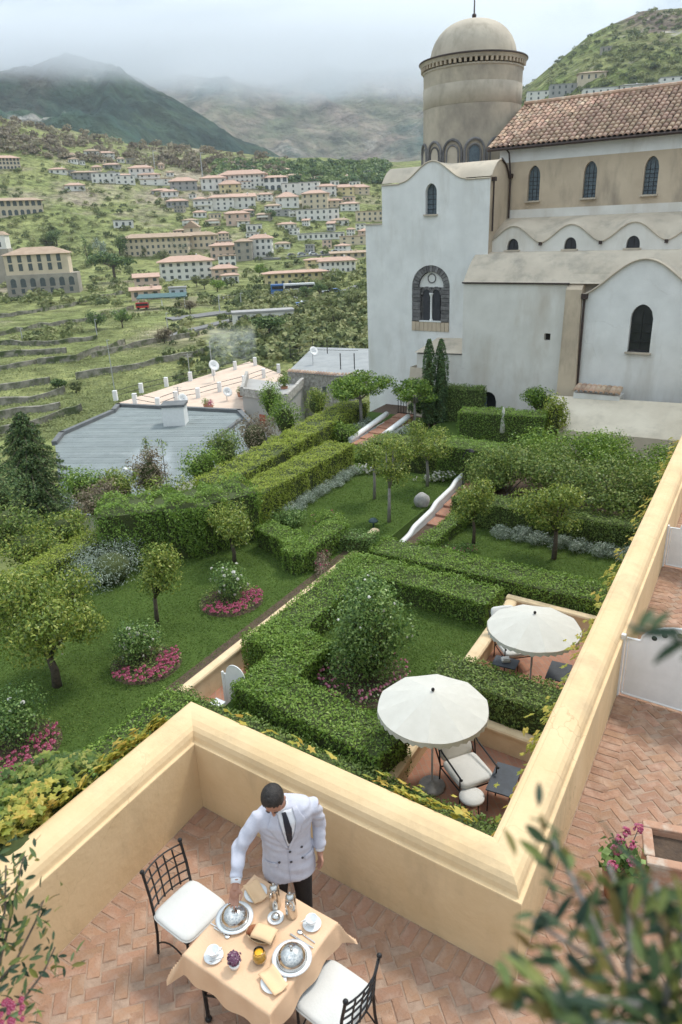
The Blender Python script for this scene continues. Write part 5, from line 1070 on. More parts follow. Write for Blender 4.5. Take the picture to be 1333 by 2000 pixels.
# ================================================================== houses just below the garden
mat('roof_sheet', (0.2, 0.228, 0.225), (0.165, 0.19, 0.19), 0.7, 0.7, 0.1, 6, rand=0.09, stain=((0.27, 0.29, 0.29), 0.5, 0.55, 0.75, (1, 1, 1)))
mat('roof_upstand', (0.11, 0.12, 0.125), (0.16, 0.16, 0.16), 1.5, 0.8)
mat('terracotta_paving', (0.62, 0.49, 0.39), (0.55, 0.42, 0.33), 1.2, 0.9, 0.1, 8)
mat('grey_screed', (0.31, 0.32, 0.32), (0.25, 0.26, 0.26), 0.9, 0.9)
mat('red_shutter', (0.36, 0.09, 0.05), (0.3, 0.08, 0.05), 3, 0.7)
mat('clay_pot', (0.42, 0.2, 0.12), (0.36, 0.17, 0.1), 8, 0.9)
def zpoly(pix, z): return [atz(*p, z) for p in pix]
ZR = -9.0
rp_ = zpoly([(108, 868), (122, 850), (222, 806), (232, 794), (468, 806), (520, 860), (430, 905), (330, 960), (200, 1010), (120, 1000)], ZR)
c0 = rp_[2].copy(); c0.z = -19
gh = thing('flat_roofed_house', 'house below the garden with wide flat roof of blue grey sheets', 'house', c0)
loc = lambda p: (p[0] - c0.x, p[1] - c0.y)
b = MB(); b.prism([loc(p) for p in rp_], 0, ZR + 19 - 0.05); b.build('wall', 'house_white', gh)
# roofing sheets laid as strips, clipped to the roof outline
def clip(poly, n, d0, d1):
    def half(pl, n, d):
        out = []
        for i in range(len(pl)):
            a, c = pl[i], pl[(i + 1) % len(pl)]; da = a[0] * n[0] + a[1] * n[1] - d; dc = c[0] * n[0] + c[1] * n[1] - d
            if da >= 0: out.append(a)
            if (da >= 0) != (dc >= 0): t_ = da / (da - dc); out.append((a[0] + (c[0] - a[0]) * t_, a[1] + (c[1] - a[1]) * t_))
        return out
    pl = half(poly, n, d0)
    return half(pl, (-n[0], -n[1]), -d1) if len(pl) > 2 else []
pl2 = [loc(p) for p in rp_]; nd_ = Vector((0.12, 0.99)).normalized(); ds = [p[0] * nd_.x + p[1] * nd_.y for p in pl2]; d = min(ds); k = 0
while d < max(ds):
    q = clip(pl2, nd_, d, d + 0.62)
    if len(q) > 2:
        cx = sum(p[0] for p in q) / len(q); cy = sum(p[1] for p in q) / len(q)
        q = [(cx + (p[0] - cx) * 0.999, cy + (p[1] - cy) * 0.999) for p in q]
        b = MB(); b.prism(q, ZR + 19 - 0.04, ZR + 19 + 0.012 + 0.005 * (k % 2)); b.build('roofing_sheet', 'roof_sheet', gh)
    d += 0.65; k += 1
for a, c in ((0, 1), (1, 2), (2, 3), (3, 4), (4, 5)):
    A2, B2 = Vector((*pl2[a], ZR + 19.12)), Vector((*pl2[c], ZR + 19.12)); dv = B2 - A2
    b = MB(); b.box((A2 + B2) / 2, (dv.length + .3, 0.4, 0.34), (0, 0, math.atan2(dv.y, dv.x))); b.build('roof_upstand', 'roof_upstand', gh)
p1 = Vector((*loc(atz(410, 868, ZR)), 0)); p2 = Vector((*loc(atz(470, 822, ZR)), 0)); dv = p2 - p1
b = MB(); b.box(((p1.x + p2.x) / 2, (p1.y + p2.y) / 2, ZR + 19.1), (dv.length, 0.3, 0.22), (0, 0, math.atan2(dv.y, dv.x))); b.build('roof_upstand', 'roof_upstand', gh)
ch = atz(345, 828, ZR); q = thing('chimney', None, None, (ch.x - c0.x, ch.y - c0.y, ZR + 19)); q.parent = gh
b = MB(); b.box((0, 0, .75), (1.75, 1.5, 1.6)); b.build('stack', 'white_paint', q); b = MB(); b.box((0, 0, 1.66), (1.95, 1.7, .2)); b.build('cap', 'roof_upstand', q)
for i, (x, y) in enumerate(((222, 806), (236, 800), (250, 796))):
    a = atz(x, y, ZR); o = link('arch_opening', win_mesh('arch'), 'dark_gap', gh); o.location = (a.x - c0.x, a.y - c0.y - 0.1, ZR + 19 - 2.2); o.scale = (.8, 1, 1.6)
vp = atz(252, 932, ZR); b = MB(); b.tube([(0, 0, 0), (0, 0, .5)], .12, 8); b.box((0, 0, .5), (.5, .4, .2)); o = b.build('roof_vent', 'white_paint', gh); o.location = (vp.x - c0.x, vp.y - c0.y, ZR + 19)
# terracotta roof terrace behind it
ZT = -10.0
tp_ = zpoly([(228, 788), (488, 706), (556, 733), (520, 760), (470, 812), (300, 800)], ZT); c1 = tp_[0].copy(); c1.z = -19
th = thing('roof_terrace_house', 'white house with broad peach tiled roof terrace and short white posts', 'house', c1)
l1 = lambda p: (p[0] - c1.x, p[1] - c1.y)
b = MB(); b.prism([l1(p) for p in tp_], 0, ZT + 19 - .12); b.build('wall', 'house_white', th)
b = MB(); b.prism([l1(p) for p in tp_], ZT + 19 - .12, ZT + 19); b.build('terrace_paving', 'terracotta_paving', th)
posts = [(227, 782), (277, 767), (326, 755), (373, 744), (418, 733), (460, 722), (499, 714), (265, 788), (310, 797), (345, 784), (388, 777), (430, 765), (478, 752), (516, 738), (545, 728)]
pw = []
for i, (x, y) in enumerate(posts):
    p = atz(x, y, ZT); b = MB(); b.box((0, 0, .5), (.4, .4, 1.0)); o = b.build('post', 'white_paint', th); o.location = (*l1(p), ZT + 19); pw.append(Vector((*l1(p), ZT + 19)))
for ch_ in (pw[:7], pw[7:]):
    for a, c in zip(ch_[:-1], ch_[1:]):
        b = MB()
        for hz in (.45, .95): b.tube([a + Vector((0, 0, hz)), c + Vector((0, 0, hz))], .03, 5)
        b.build('railing', 'black_iron', th)
def dish(px, py, z, r, hh, label):
    p = atz(px, py, z); o = thing('satellite_dish', label, 'satellite dish', p, 0.4)
    b = MB(); b.tube([(0, 0, -.05), (0, 0, hh)], .04, 6); b.build('mast', 'pole_grey', o)
    b = MB(); b.lathe([(0.001, 0), (r * .5, .03 * r * 4), (r, .12 * r * 4), (r, .1 * r * 4), (r * .5, .0), (0.001, -.03)], 20); d_ = b.build('dish', 'white_paint', o, True); d_.location = (0, -.1, hh); d_.rotation_euler = (R(60), 0, R(20))
    b = MB(); b.tube([(0, -.1, hh), (0.1, -r * 1.1, hh + r * .3)], .02, 5); b.ball((0.1, -r * 1.1, hh + r * .3), .07); b.build('feed_arm', 'pole_grey', o)
dish(419, 745, ZT, .62, 1.7, 'white satellite dish at the far edge of the peach roof terrace')
dish(358, 800, ZT, .5, 1.0, 'white satellite dish just behind the grey sheet roof chimney')
dish(444, 782, ZT, .5, .8, 'white satellite dish at the near corner of the peach roof terrace')
for (x, yb, yt, lab) in ((372, 738, 688, 'thin aerial mast at the left rail of the peach terrace'), (416, 730, 665, 'thin aerial mast beside the far satellite dish'), (352, 795, 752, 'thin aerial mast on the near rail of the peach terrace')):
    p = atz(x, yb, ZT); hh = (yb - yt) * p.y / 1480; o = thing('aerial', lab, 'aerial', p); b = MB(); b.tube([(0, 0, -.1), (0, 0, hh)], .045, 5); b.build('mast', 'pole_grey', o)
    b = MB(); b.box((0, 0, hh * .96), (.9, .03, .03)); b.box((0, 0, hh * .86), (.6, .03, .03)); b.build('crossbar', 'pole_grey', o)
# grey plastered house with the red shutter
ZG = -8.6
gp = zpoly([(474, 772), (560, 786), (570, 772), (490, 758)], ZG); c2 = gp[0].copy(); c2.z = -17
sh = thing('plaster_house', 'small grey plastered house with one red shuttered window', 'house', c2); l2 = lambda p: (p[0] - c2.x, p[1] - c2.y)
gp = [gp[0], gp[1], gp[1] + Vector((1.2, 7, 0)), gp[0] + Vector((-.4, 8, 0))]
b = MB(); b.prism([l2(p) for p in gp], 0, ZG + 17); b.build('wall', 'house_grey', sh)
for a, c in ((0, 1), (1, 2), (3, 0)):
    A2, B2 = Vector((*l2(gp[a]), ZG + 17.35)), Vector((*l2(gp[c]), ZG + 17.35)); dv = B2 - A2
    b = MB(); b.box((A2 + B2) / 2, (dv.length + .3, .3, .74), (0, 0, math.atan2(dv.y, dv.x))); b.build('roof_parapet', 'rubble_stone', sh)
pv_ = (gp[1] - gp[0]).normalized(); wp = atz(513, 824, ZG)
wpos = gp[0].lerp(gp[1], 0.45); o = thing('window', None, None, (*l2(wpos + Vector((pv_.y, -pv_.x, 0)) * .05), ZG + 17 - 2.6), math.atan2(pv_.y, pv_.x)); o.parent = sh
b = MB(); b.box((0, 0, .55), (.8, .08, 1.1)); b.build('shutter', 'red_shutter', o); b = MB(); b.box((0, -.02, -.05), (1.0, .2, .08)); b.build('sill', 'white_paint', o)
# rubble stone house with the flat screed roof
ZS = -7.6
sp_ = zpoly([(562, 727), (660, 735), (722, 735)], ZS); c3 = sp_[0].copy(); c3.z = -16
st = thing('rubble_house', 'rubble stone house with flat grey roof and tiled wall head beside the church', 'house', c3); l3 = lambda p: (p[0] - c3.x, p[1] - c3.y)
sp_ = [sp_[0], sp_[1], sp_[2] + Vector((1, 0, 0)), sp_[2] + Vector((5, 14, 0)), sp_[0] + Vector((2.2, 15, 0))]
b = MB(); b.prism([l3(p) for p in sp_], 0, ZS + 16 - .06); b.build('wall', 'rubble_stone', st)
b = MB(); b.prism([l3(p) for p in sp_], ZS + 16 - .06, ZS + 16.02); b.build('flat_roof', 'grey_screed', st)
for a, c in ((0, 1), (1, 2)):
    A2, B2 = Vector((*l3(sp_[a]), ZS + 16.05)), Vector((*l3(sp_[c]), ZS + 16.05)); dv = B2 - A2; n = int(dv.length / .3)
    for i in range(n):
        p = A2.lerp(B2, (i + .5) / n); o = link('roof_tile', tps[i % 5], 'terracotta_tile', st); dd = Vector((dv.y, -dv.x, 0)).normalized()
        o.location = p + dd * .3; o.rotation_euler = (0.3, 0, math.atan2(dv.y, dv.x)); o.scale = (1.15, 1.1, 1.1)
o = link('window', win_mesh('sq'), 'dark_gap', st); pp = sp_[0].lerp(sp_[1], .75); o.location = (*l3(pp + Vector((0, -.06, 0))), ZS + 16 - 1.9); o.scale = (.6, 1, .8)
rl = zpoly([(568, 700), (612, 690), (700, 692)], ZS); b = MB()
for a, c in zip(rl[:-1], rl[1:]):
    for hz in (.4, .9): b.tube([(*l3(a), ZS + 16 + hz), (*l3(c), ZS + 16 + hz)], .025, 5)
b.build('railing', 'black_iron', st)
for (x, y) in ((568, 700), (612, 690), (666, 722), (693, 722), (640, 691)):
    p = atz(x, y, ZS); b = MB(); b.tube([(*l3(p), ZS + 16), (*l3(p), ZS + 17.6)], .05, 6); b.build('railing_post', 'black_iron', st)
dish(612, 712, ZS, .5, 1.3, 'white satellite dish on the flat roof of the rubble house')
o = thing('potted_palm', 'small potted palm on the roof corner of the plastered house', 'potted plant', atz(556, 765, ZG - .3))
b = MB(); b.lathe([(0.001, 0), (.28, 0), (.36, .5), (.33, .5), (.3, .42), (.001, .42)], 14); b.build('pot', 'clay_pot', o, True)
P, Q = crown_points([((0, 0, 1.1), (.7, .7, .6))], 260, .4); link('fronds', leafmesh('fronds', P, Q, .5, .18, .4), 'dark_hedge_leaf', o)
for i, (x, y, lab) in enumerate(((412, 800, 'clay flowerpot with red blooms behind the grey sheet roof'), (404, 798, 'clay flowerpot with green leaves behind the grey sheet roof'), (470, 775, 'round leafy pot plant at the plaster house parapet'))):
    o = thing('flowerpot', lab, 'potted plant', atz(x, y, ZT + .2)); b = MB(); b.lathe([(0.001, 0), (.22, 0), (.3, .42), (.27, .42), (.001, .36)], 12); b.build('pot', 'clay_pot', o, True)
    P, Q = crown_points([((0, 0, .65), (.4, .4, .35))], 150, .4); link('foliage', leafmesh('foliage', P, Q, .14, .5), 'hedge_leaf' if i else 'pink_petal', o)
# ================================================================== garden (laid out on the terrace's own axes)
def g(u, w): p = A_ + U * u + Wd * w; return Vector((p.x, p.y, 0))
def gq(u0, u1, w0, w1): return [g(u0, w0), g(u1, w0), g(u1, w1), g(u0, w1)]
GR = math.atan2(U.y, U.x)
def bricktex(name, c1, c2, mortar, sc, bw=.5, rh=.25, rot=0.0):
    m = bpy.data.materials.new(name); MAT[name] = m; m.use_nodes = True; t = m.node_tree; b = t.nodes['Principled BSDF']; b.inputs['Roughness'].default_value = .9; b.inputs['Specular IOR Level'].default_value = .2
    co = _node(t, 'ShaderNodeTexCoord'); mg = _node(t, 'ShaderNodeMapping'); mg.inputs['Rotation'].default_value = (0, 0, rot); t.links.new(co.outputs['Object'], mg.inputs[0])
    br = _node(t, 'ShaderNodeTexBrick'); br.inputs['Color1'].default_value = (*c1, 1); br.inputs['Color2'].default_value = (*c2, 1); br.inputs['Mortar'].default_value = (*mortar, 1); br.inputs['Scale'].default_value = sc; br.inputs['Mortar Size'].default_value = .015; br.inputs['Brick Width'].default_value = bw; br.inputs['Row Height'].default_value = rh; t.links.new(mg.outputs[0], br.inputs['Vector'])
    t.links.new(br.outputs['Color'], b.inputs['Base Color']); return m
bricktex('patio_brick', (.40, .2, .13), (.32, .16, .11), (.3, .21, .16), 2.0, .5, .25, -GR + .78)
sheet('path', gq(-6.5, 3.3, 3.8, 16), -5.2, 'patio_brick')
sheet('ground_soil', gq(-15.5, 3.3, 14, 36), -4.82, 'soil')
def slab(name, poly, z, m, zb=-5.6):
    b = MB(); b.prism(poly, zb, z); o = b.build(name, m); o['kind'] = 'structure'; return o
LAWN = [('lawn', gq(-15.6, -6.55, -6, 14.6), -4.55), ('lawn', gq(-5.3, -1.0, 5.8, 13.2), -4.75), ('lawn', gq(-4.6, 3.1, 15.6, 19), -4.746), ('lawn', gq(-11.2, -5.75, 14.2, 21.9), -4.4), ('lawn', gq(-14.5, -10.5, 22.2, 30), -4.3), ('lawn', gq(-10.0, -5.7, 23.5, 30), -4.304)]
for nme, poly, z in LAWN: slab(nme, poly, z, 'grass')
# short grass blades over the lawns (uncountable)
P = []
for (u0, u1, w0, w1, z, n) in ((-14, -6.6, -3, 14, -4.55, 70000), (-5.2, -1.05, 6, 13, -4.75, 24000), (-4.5, 3, 15.6, 18.6, -4.746, 12000), (-11, -5.8, 14.8, 21.8, -4.4, 24000)):
    uu = rng.uniform(u0, u1, n); ww = rng.uniform(w0, w1, n)
    P.append(np.stack([A_.x + U.x * uu + Wd.x * ww, A_.y + U.y * uu + Wd.y * ww, np.full(n, z + 0.012)], 1))
P = np.concatenate(P); rr = np.clip(0.45 * fbm(P[:, 0] * .9, P[:, 1] * .9, 4, 8) + .12 + rng.random(len(P)) * .55, 0, 1)
o = link('grass', leafmesh('grass', P, np.tile((0, -.25, .75), (len(P), 1)), 0.06, 0.3, 0.6, rnd=rr), 'grass_blade'); tag(o, 'short mown grass of the garden lawns', None, None, 'stuff')
# retaining walls
def gwall(label, u0, w0, u1, w1, z0, z1, th=.2, m='cream_plaster', cap=.03):
    a, c = g(u0, w0), g(u1, w1); dv = c - a; o = thing('garden_wall', label, 'wall', (a.x, a.y, z0), math.atan2(dv.y, dv.x))
    b = MB(); b.box((dv.length / 2, 0, (z1 - z0) / 2), (dv.length, th, z1 - z0)); b.build('wall_body', m, o)
    b = MB(); n = 6; pr = [(-th / 2 - cap, 0), (th / 2 + cap, 0)] + [((th / 2 + cap) * math.cos(t_), .05 + .06 * math.sin(t_)) for t_ in np.linspace(0, math.pi, n)]
    b.extr(pr, (-cap, 0, z1 - z0), (0, 1, 0), (0, 0, 1), (dv.length + 2 * cap, 0, 0)); b.build('coping', m, o); return o
gwall('cream retaining wall between the rose lawn and the garden path', -6.42, 5.3, -6.42, 14.75, -5.25, -4.6)
gwall('cream wall end stepping up beside the pink flower border', -6.42, 14.77, -6.42, 15.6, -5.25, -4.35, .24)
gwall('low cream wall at the left of the umbrella patio with the deck chair', -.86, 5.4, -.86, 8.2, -5.25, -4.78, .28)
gwall('cream back wall of the deck chair patio under the clipped hedge', -1.0, 8.36, 3.0, 8.36, -5.25, -4.72, .2)
gwall('low cream wall at the left of the farther umbrella patio', -.86, 9.7, -.86, 13.9, -5.25, -4.78, .28)
gwall('cream back wall of the farther umbrella patio', -1.0, 14.02, 3.0, 14.02, -5.25, -4.72, .2)
sheet('soil_strip', gq(-6.82, -6.52, 5.4, 14.6), -4.535, 'soil')
# white stepped parapet and rising brick path
rampz = lambda w: np.interp(w, [14.5, 16, 22.4, 24.5], [-5.18, -5.0, -4.3, -4.2])
b = MB(); nst = 9
for k in range(nst):
    w0 = 15.6 + k * .78; z = float(rampz(w0 + .4)); q = gq(-5.45, -4.75, w0, w0 + .78 if k < nst - 1 else w0 + 2.5); b.prism(q, -5.5, z)
o = b.build('garden_steps', 'patio_brick'); o['kind'] = 'structure'
ws = np.linspace(15.0, 22.6, 70); wall = thing('step_wall', 'white plastered wall with wavy stepped top beside the brick garden steps', 'wall', g(-5.6, 15))
def wavy(w):
    z = float(np.interp(w, [15, 22.6], [-4.66, -4.3]))
    for c, h in ((16.9, .13), (18.9, .13), (20.9, .13)): z += h * (float(sstep(c - .3, c + .3, w)) - .5)
    return z
base = g(-5.6, 15); vs = []
for w in ws:
    for uo, top in ((-.09, 0), (-.09, 1), (.09, 1), (.09, 0)):
        p = g(-5.6 + uo, w) - base; vs.append((p.x, p.y, wavy(w) if top else -5.5))
b = MB(); b.add(vs, [(4 * i + j, 4 * i + 4 + j, 4 * i + 5 + j, 4 * i + 1 + j) for i in range(len(ws) - 1) for j in range(3)] + [(0, 1, 2, 3), tuple(4 * (len(ws) - 1) + j for j in (3, 2, 1, 0))]); b.build('wall_body', 'white_paint', wall)
b = MB(); b.tube([g(-5.6, w) - base + Vector((0, 0, wavy(w) + .01)) for w in ws], .1, 8); b.build('coping', 'white_paint', wall, True)
# upper path with white kerbs near the church
b = MB()
for k in range(6): b.prism(gq(-12.35, -11.35, 24 + k * .9, 24.9 + k * .9), -4.6, -4.25 + k * .05)
o = b.build('path_steps', 'patio_brick'); o['kind'] = 'structure'
for s_, lab in ((-12.5, 'white kerb wall left of the upper brick path'), (-11.2, 'white kerb wall right of the upper brick path')):
    a = g(s_, 24.2); o = thing('kerb_wall', lab, 'wall', a); b = MB(); pts = [g(s_, 24.2 + k * .5) - a for k in range(9)]
    b.tube([p + Vector((0, 0, -4.15 + k * .045)) for k, p in enumerate(pts)], .14, 8); b.build('coping', 'white_paint', o, True)
    b = MB(); dv = pts[-1] - pts[0]; b.box((pts[0] + pts[-1]) / 2 + Vector((0, 0, -4.45)), (dv.length, .2, .5), (0, 0, math.atan2(dv.y, dv.x))); b.build('wall_body', 'white_paint', o)
gg = thing('iron_gate', 'small black iron gate at the top of the upper brick path', 'gate', g(-11.85, 29.3) + Vector((0, 0, -4.05)), GR); 
for k in range(7):
    b = MB(); b.tube([(-.5 + k / 6, 0, 0), (-.5 + k / 6, 0, 1.0)], .018, 5); b.build('bar', 'black_iron', gg)
b = MB(); b.box((0, 0, 1.0), (1.1, .03, .04)); b.box((0, 0, .1), (1.1, .03, .04)); b.build('rail', 'black_iron', gg)
# ---- hedges
def H_(label, pts, width, z0, z1, m='hedge_leaf', leaf=.07, dens=720, lump=.085, **k):
    return hedge('hedge', label, [g(*p) for p in pts], width, z0, z1, m, leaf, dens, None, lump, **k)
H_('clipped hedge outside the left parapet of the breakfast bay', [(-5.9, -3.5), (-5.9, 4.6)], 1.0, -5.2, -4.12)
H_('clipped hedge outside the front parapet hiding the near patio edge', [(-5.9, 4.95), (2.6, 5.05)], .85, -5.2, -4.2, 'dark_hedge_leaf')
H_('clipped zigzag hedge enclosing the lawn with the round bush', [(-1.55, 12.75), (-5.4, 12.75), (-5.4, 8.1), (-4.4, 8.0), (-4.4, 6.4), (-1.35, 6.1)], 1.15, -5.2, -4.02, dens=760)
H_('long clipped hedge behind the farther umbrella', [(-5.2, 14.65), (2.6, 14.95)], 1.25, -5.2, -4.25)
H_('short clipped hedge along the right side of the garden steps', [(-4.35, 15.7), (-4.3, 18.0)], .6, -5.2, -4.2)
H_('dark clipped hedge behind the lavender and the small citrus tree', [(-4.2, 18.9), (2.6, 19.3)], 1.0, -4.9, -3.75, 'dark_hedge_leaf')
H_('clipped hedge between the two umbrella patios', [(-.6, 9.02), (2.6, 9.02)], 1.05, -4.9, -3.95, 'dark_hedge_leaf')
H_('yellow green hedge with dark flank beside the silver border', [(-11.1, 13.6), (-11.1, 20.3)], 1.4, -4.5, -3.2, 'gold_hedge_leaf', .07, 750, .1)
H_('yellow green outer hedge running down to the stone houses', [(-13.3, 15.2), (-13.8, 21), (-14.5, 27.6)], 1.5, -5.6, -3.3, 'gold_hedge_leaf', .085, 420, .16)
H_('clipped block hedge at the corner of the rose lawn', [(-9.2, 13.1), (-8.1, 12.8), (-7.45, 12.3), (-7.35, 14.2)], .85, -4.6, -3.8)
H_('tall clipped hedge before the church wall', [(-7.3, 27.5), (-4.5, 28.1)], 1.2, -4.4, -2.85, 'hedge_leaf', .08, 500)
H_('clipped cube hedge at the top of the garden steps', [(-5.9, 22.6), (-4.8, 22.6)], 1.6, -4.6, -2.95, 'hedge_leaf', .07, 600)
H_('narrow golden boundary hedge left of the rose lawn', [(-14.2, 1.5), (-14.4, 11.8)], .9, -5.2, -3.85, 'gold_hedge_leaf', .07, 600, .12)
H_('tall rough hedge closing the far end of the rose lawn', [(-13.3, 10.4), (-11.9, 11.7), (-11.2, 13.0)], 1.9, -5.4, -2.75, 'hedge_leaf', .085, 520, .36)
H_('dark clipped hedge against the foot of the church', [(-10.0, 30.3), (-8.4, 30.6)], 1.0, -4.5, -2.5, 'dark_hedge_leaf', .09, 350, .12)
H_('low hedge below the small trees of the middle lawn', [(-7.0, 14.3), (-6.2, 14.5)], .7, -4.9, -4.0, 'glossy_leaf')
H_('hedge bank rising between the steps and the cube hedge', [(-9.4, 22.6), (-7.2, 23.2)], 1.5, -4.6, -3.2, 'citrus_leaf', .08, 500, .22)
# ---- trees and shrubs
def T_(name, label, cat, u, w, z, h, cr, ch, m, n, leaf, tr, seed, **k):
    p = g(u, w); p.z = z; return tree(name, label, cat, p, h, cr, ch, m, n, leaf, tr, seed, **k)
T_('citrus_tree', 'spreading old orange tree with yellowing leaves on the rose lawn', 'tree', -9.31, 4.11, -4.55, 3.2, 1.85, 2.5, 'citrus_leaf', 9000, .095, .1, 1, lumps=15, lsize=.36, fill=.35)
T_('citrus_tree', 'young orange tree between the two rose beds', 'tree', -9.1, 7.38, -4.55, 2.5, .98, 1.7, 'citrus_leaf', 2600, .085, .06, 2, lumps=9, fill=.35)
T_('citrus_tree', 'small orange tree before the block hedge of the rose lawn', 'tree', -9.7, 11.57, -4.55, 2.3, 1.05, 1.7, 'citrus_leaf', 2800, .085, .06, 3, lumps=9)
T_('standard_tree', 'slim citrus tree by the silver border of the middle lawn', 'tree', -7.96, 18.37, -4.4, 2.9, .85, 1.7, 'citrus_leaf', 1700, .09, .055, 5, bark='grey_bark', fill=.4)
T_('standard_tree', 'tall slim citrus tree beside the white wavy wall', 'tree', -6.4, 16.63, -4.4, 3.4, .95, 2.2, 'citrus_leaf', 2300, .09, .06, 6, bark='grey_bark', fill=.4)
T_('standard_tree', 'citrus tree by the white flower border of the middle lawn', 'tree', -6.67, 20.65, -4.4, 2.9, 1.2, 1.9, 'citrus_leaf', 2600, .09, .06, 7, bark='grey_bark', fill=.35)
T_('citrus_tree', 'small lemon tree left of the lavender lawn', 'tree', -3.28, 17.11, -4.75, 2.4, .9, 1.6, 'citrus_leaf', 2400, .09, .055, 8)
T_('citrus_tree', 'spreading lemon tree before the lavender row', 'tree', -.51, 17.27, -4.75, 2.8, 1.45, 1.9, 'citrus_leaf', 4600, .09, .075, 9, lumps=12, lsize=.4)
T_('citrus_tree', 'wide light green tree at the corner of the church', 'tree', -13.45, 26.95, -4.4, 3.1, 1.8, 1.6, 'hedge_leaf', 3600, .15, .09, 10, lumps=12, lsize=.4, bark='grey_bark')
T_('citrus_tree', 'flat topped light green tree beside the cypresses', 'tree', -10.83, 28.19, -4.3, 2.5, 1.25, 1.3, 'hedge_leaf', 1700, .14, .07, 11, bark='grey_bark')
def cypress(label, u, w, h, r, seed):
    p = g(u, w); p.z = -4.4; o = thing('cypress_tree', label, 'cypress tree', p); n = 2600; z = rng.random(n); a = rng.uniform(0, 2 * math.pi, n); rad = r * np.minimum(1, (1.02 - z) * 3.2) ** .6 * (0.82 + .3 * vnoise(a * 2 + seed, z * 14, 3)) * rng.uniform(.8, 1.05, n)
    P = np.stack([np.cos(a) * rad, np.sin(a) * rad, .15 + z * h], 1); Q = np.stack([np.cos(a), np.sin(a), np.full(n, .6)], 1)
    link('crown', leafmesh('crown', P, Q, .13, .4, .4, (0, .7)), 'conifer_leaf', o); b = MB(); b.tube([(0, 0, -.1), (0, 0, h * .9)], [.08, .02], 6); b.build('trunk', 'bark', o)
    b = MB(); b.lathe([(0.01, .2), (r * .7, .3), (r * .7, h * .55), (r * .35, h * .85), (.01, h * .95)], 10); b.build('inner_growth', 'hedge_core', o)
cypress('tall dark cypress on the left of the pair before the church', -10.46, 29.23, 4.3, .36, 1); cypress('dark cypress on the right of the pair before the church', -10.0, 29.75, 4.25, .38, 2)
p = g(-2.86, 8.63); p.z = -4.75
o = bush('camellia_bush', 'big round glossy bush with small white blooms on the inner lawn', 'bush', p, 1.2, 1.15, 2.75, 'glossy_leaf', 9000, .085, 21, lumps=18, fill=.25, lsize=.45, flowers=('white_petal', 26, .07))
# wisteria arbour: each plant with its own grey stems
for i, (u, w, cr, h, lab) in enumerate(((-3.3, 20.9, 1.35, 2.55, 'leafy arbour shrub nearest the garden steps'), (-1.5, 21.2, 1.4, 2.6, 'leafy arbour shrub with grey stems behind the dark hedge'), (.5, 21.0, 1.5, 2.5, 'leafy arbour shrub with bare grey branches above the lemon tree'), (2.2, 20.9, 1.3, 2.35, 'leafy arbour shrub against the terrace parapet vines'), (-2.6, 23.6, 1.5, 2.6, 'pale flowering arbour shrub before the apron roof'), (-.3, 24.2, 1.6, 2.7, 'light green arbour shrub below the chapel wall'), (2.0, 24.2, 1.5, 2.5, 'light green arbour shrub at the right end under the chapel'))):
    T_('arbour_shrub', lab, 'shrub', u, w, -4.82, h, cr * 1.25, 2.0, 'hedge_leaf' if i > 3 else 'dark_hedge_leaf', 4600, .11, .05, 60 + i, lumps=14, lsize=.45, bark='grey_bark', group='arbour shrubs')
def BU_(name, label, u, w, z, rx, ry, h, m, n, leaf, seed, cat='shrub', **k):
    p = g(u, w); p.z = z; return bush(name, label, cat, p, rx, ry, h, m, n, leaf, seed, **k)
BU_('silver_shrub', 'silver leaved shrub spilling over the rose lawn edge', -12.4, 8.6, -4.6, 1.5, 1.6, 1.35, 'silver_leaf', 3600, .085, 31, asp=.22, fill=.35, lumps=12)
BU_('round_shrub', 'round clipped green shrub beside the upper brick path', -13.0, 24.3, -4.3, .75, .75, .95, 'hedge_leaf', 1600, .08, 32, fill=.12)
for i, (u, w, r_) in enumerate(((-11.0, 23.4, .55), (-10.8, 24.3, .5), (-10.7, 25.3, .55), (-10.6, 26.3, .5), (-12.9, 25.8, .45), (-12.9, 26.8, .45))):
    BU_('silver_mound', 'rounded silver grey mound lining the upper brick path', u, w, -4.3, r_, r_, .6, 'silver_leaf', 700, .08, 70 + i, asp=.25, group='silver mounds along the upper path')
BU_('green_shrub', 'light green rounded shrub before the yellow green hedge', -9.6, 14.6, -4.5, .9, .7, .85, 'glossy_leaf', 1700, .075, 33)
BU_('green_shrub', 'green shrub with pink blooms behind the block hedge', -8.0, 14.9, -4.5, .8, .6, .9, 'hedge_leaf', 1500, .07, 34, flowers=('pink_petal', 14, .08))
BU_('flower_border', 'reddish flower border at the wall end of the rose lawn', -6.9, 12.8, -4.55, .4, 1.2, .55, 'brown_far_leaf', 1300, .06, 35, flowers=('pink_petal', 60, .055), core=False)
BU_('flower_border', 'pink flower border below the right side hedge of the steps', -3.6, 16.0, -4.75, 1.1, .4, .45, 'glossy_leaf', 900, .06, 36, flowers=('pink_petal', 60, .06), core=False)
BU_('flower_border', 'white flowering border along the far side of the middle lawn', -9.2, 21.2, -4.4, 1.5, .35, .5, 'hedge_leaf', 1100, .06, 37, flowers=('white_petal', 150, .11), core=False)
BU_('flower_border', 'white flowering border before the cube hedge', -6.6, 21.4, -4.4, 1.2, .35, .45, 'hedge_leaf', 900, .06, 38, flowers=('white_petal', 120, .11), core=False)
BU_('red_flowers', 'crimson flower clump beside the upper brick path', -11.0, 24.9, -4.2, .3, .3, .35, 'pink_petal', 300, .06, 39, core=False)
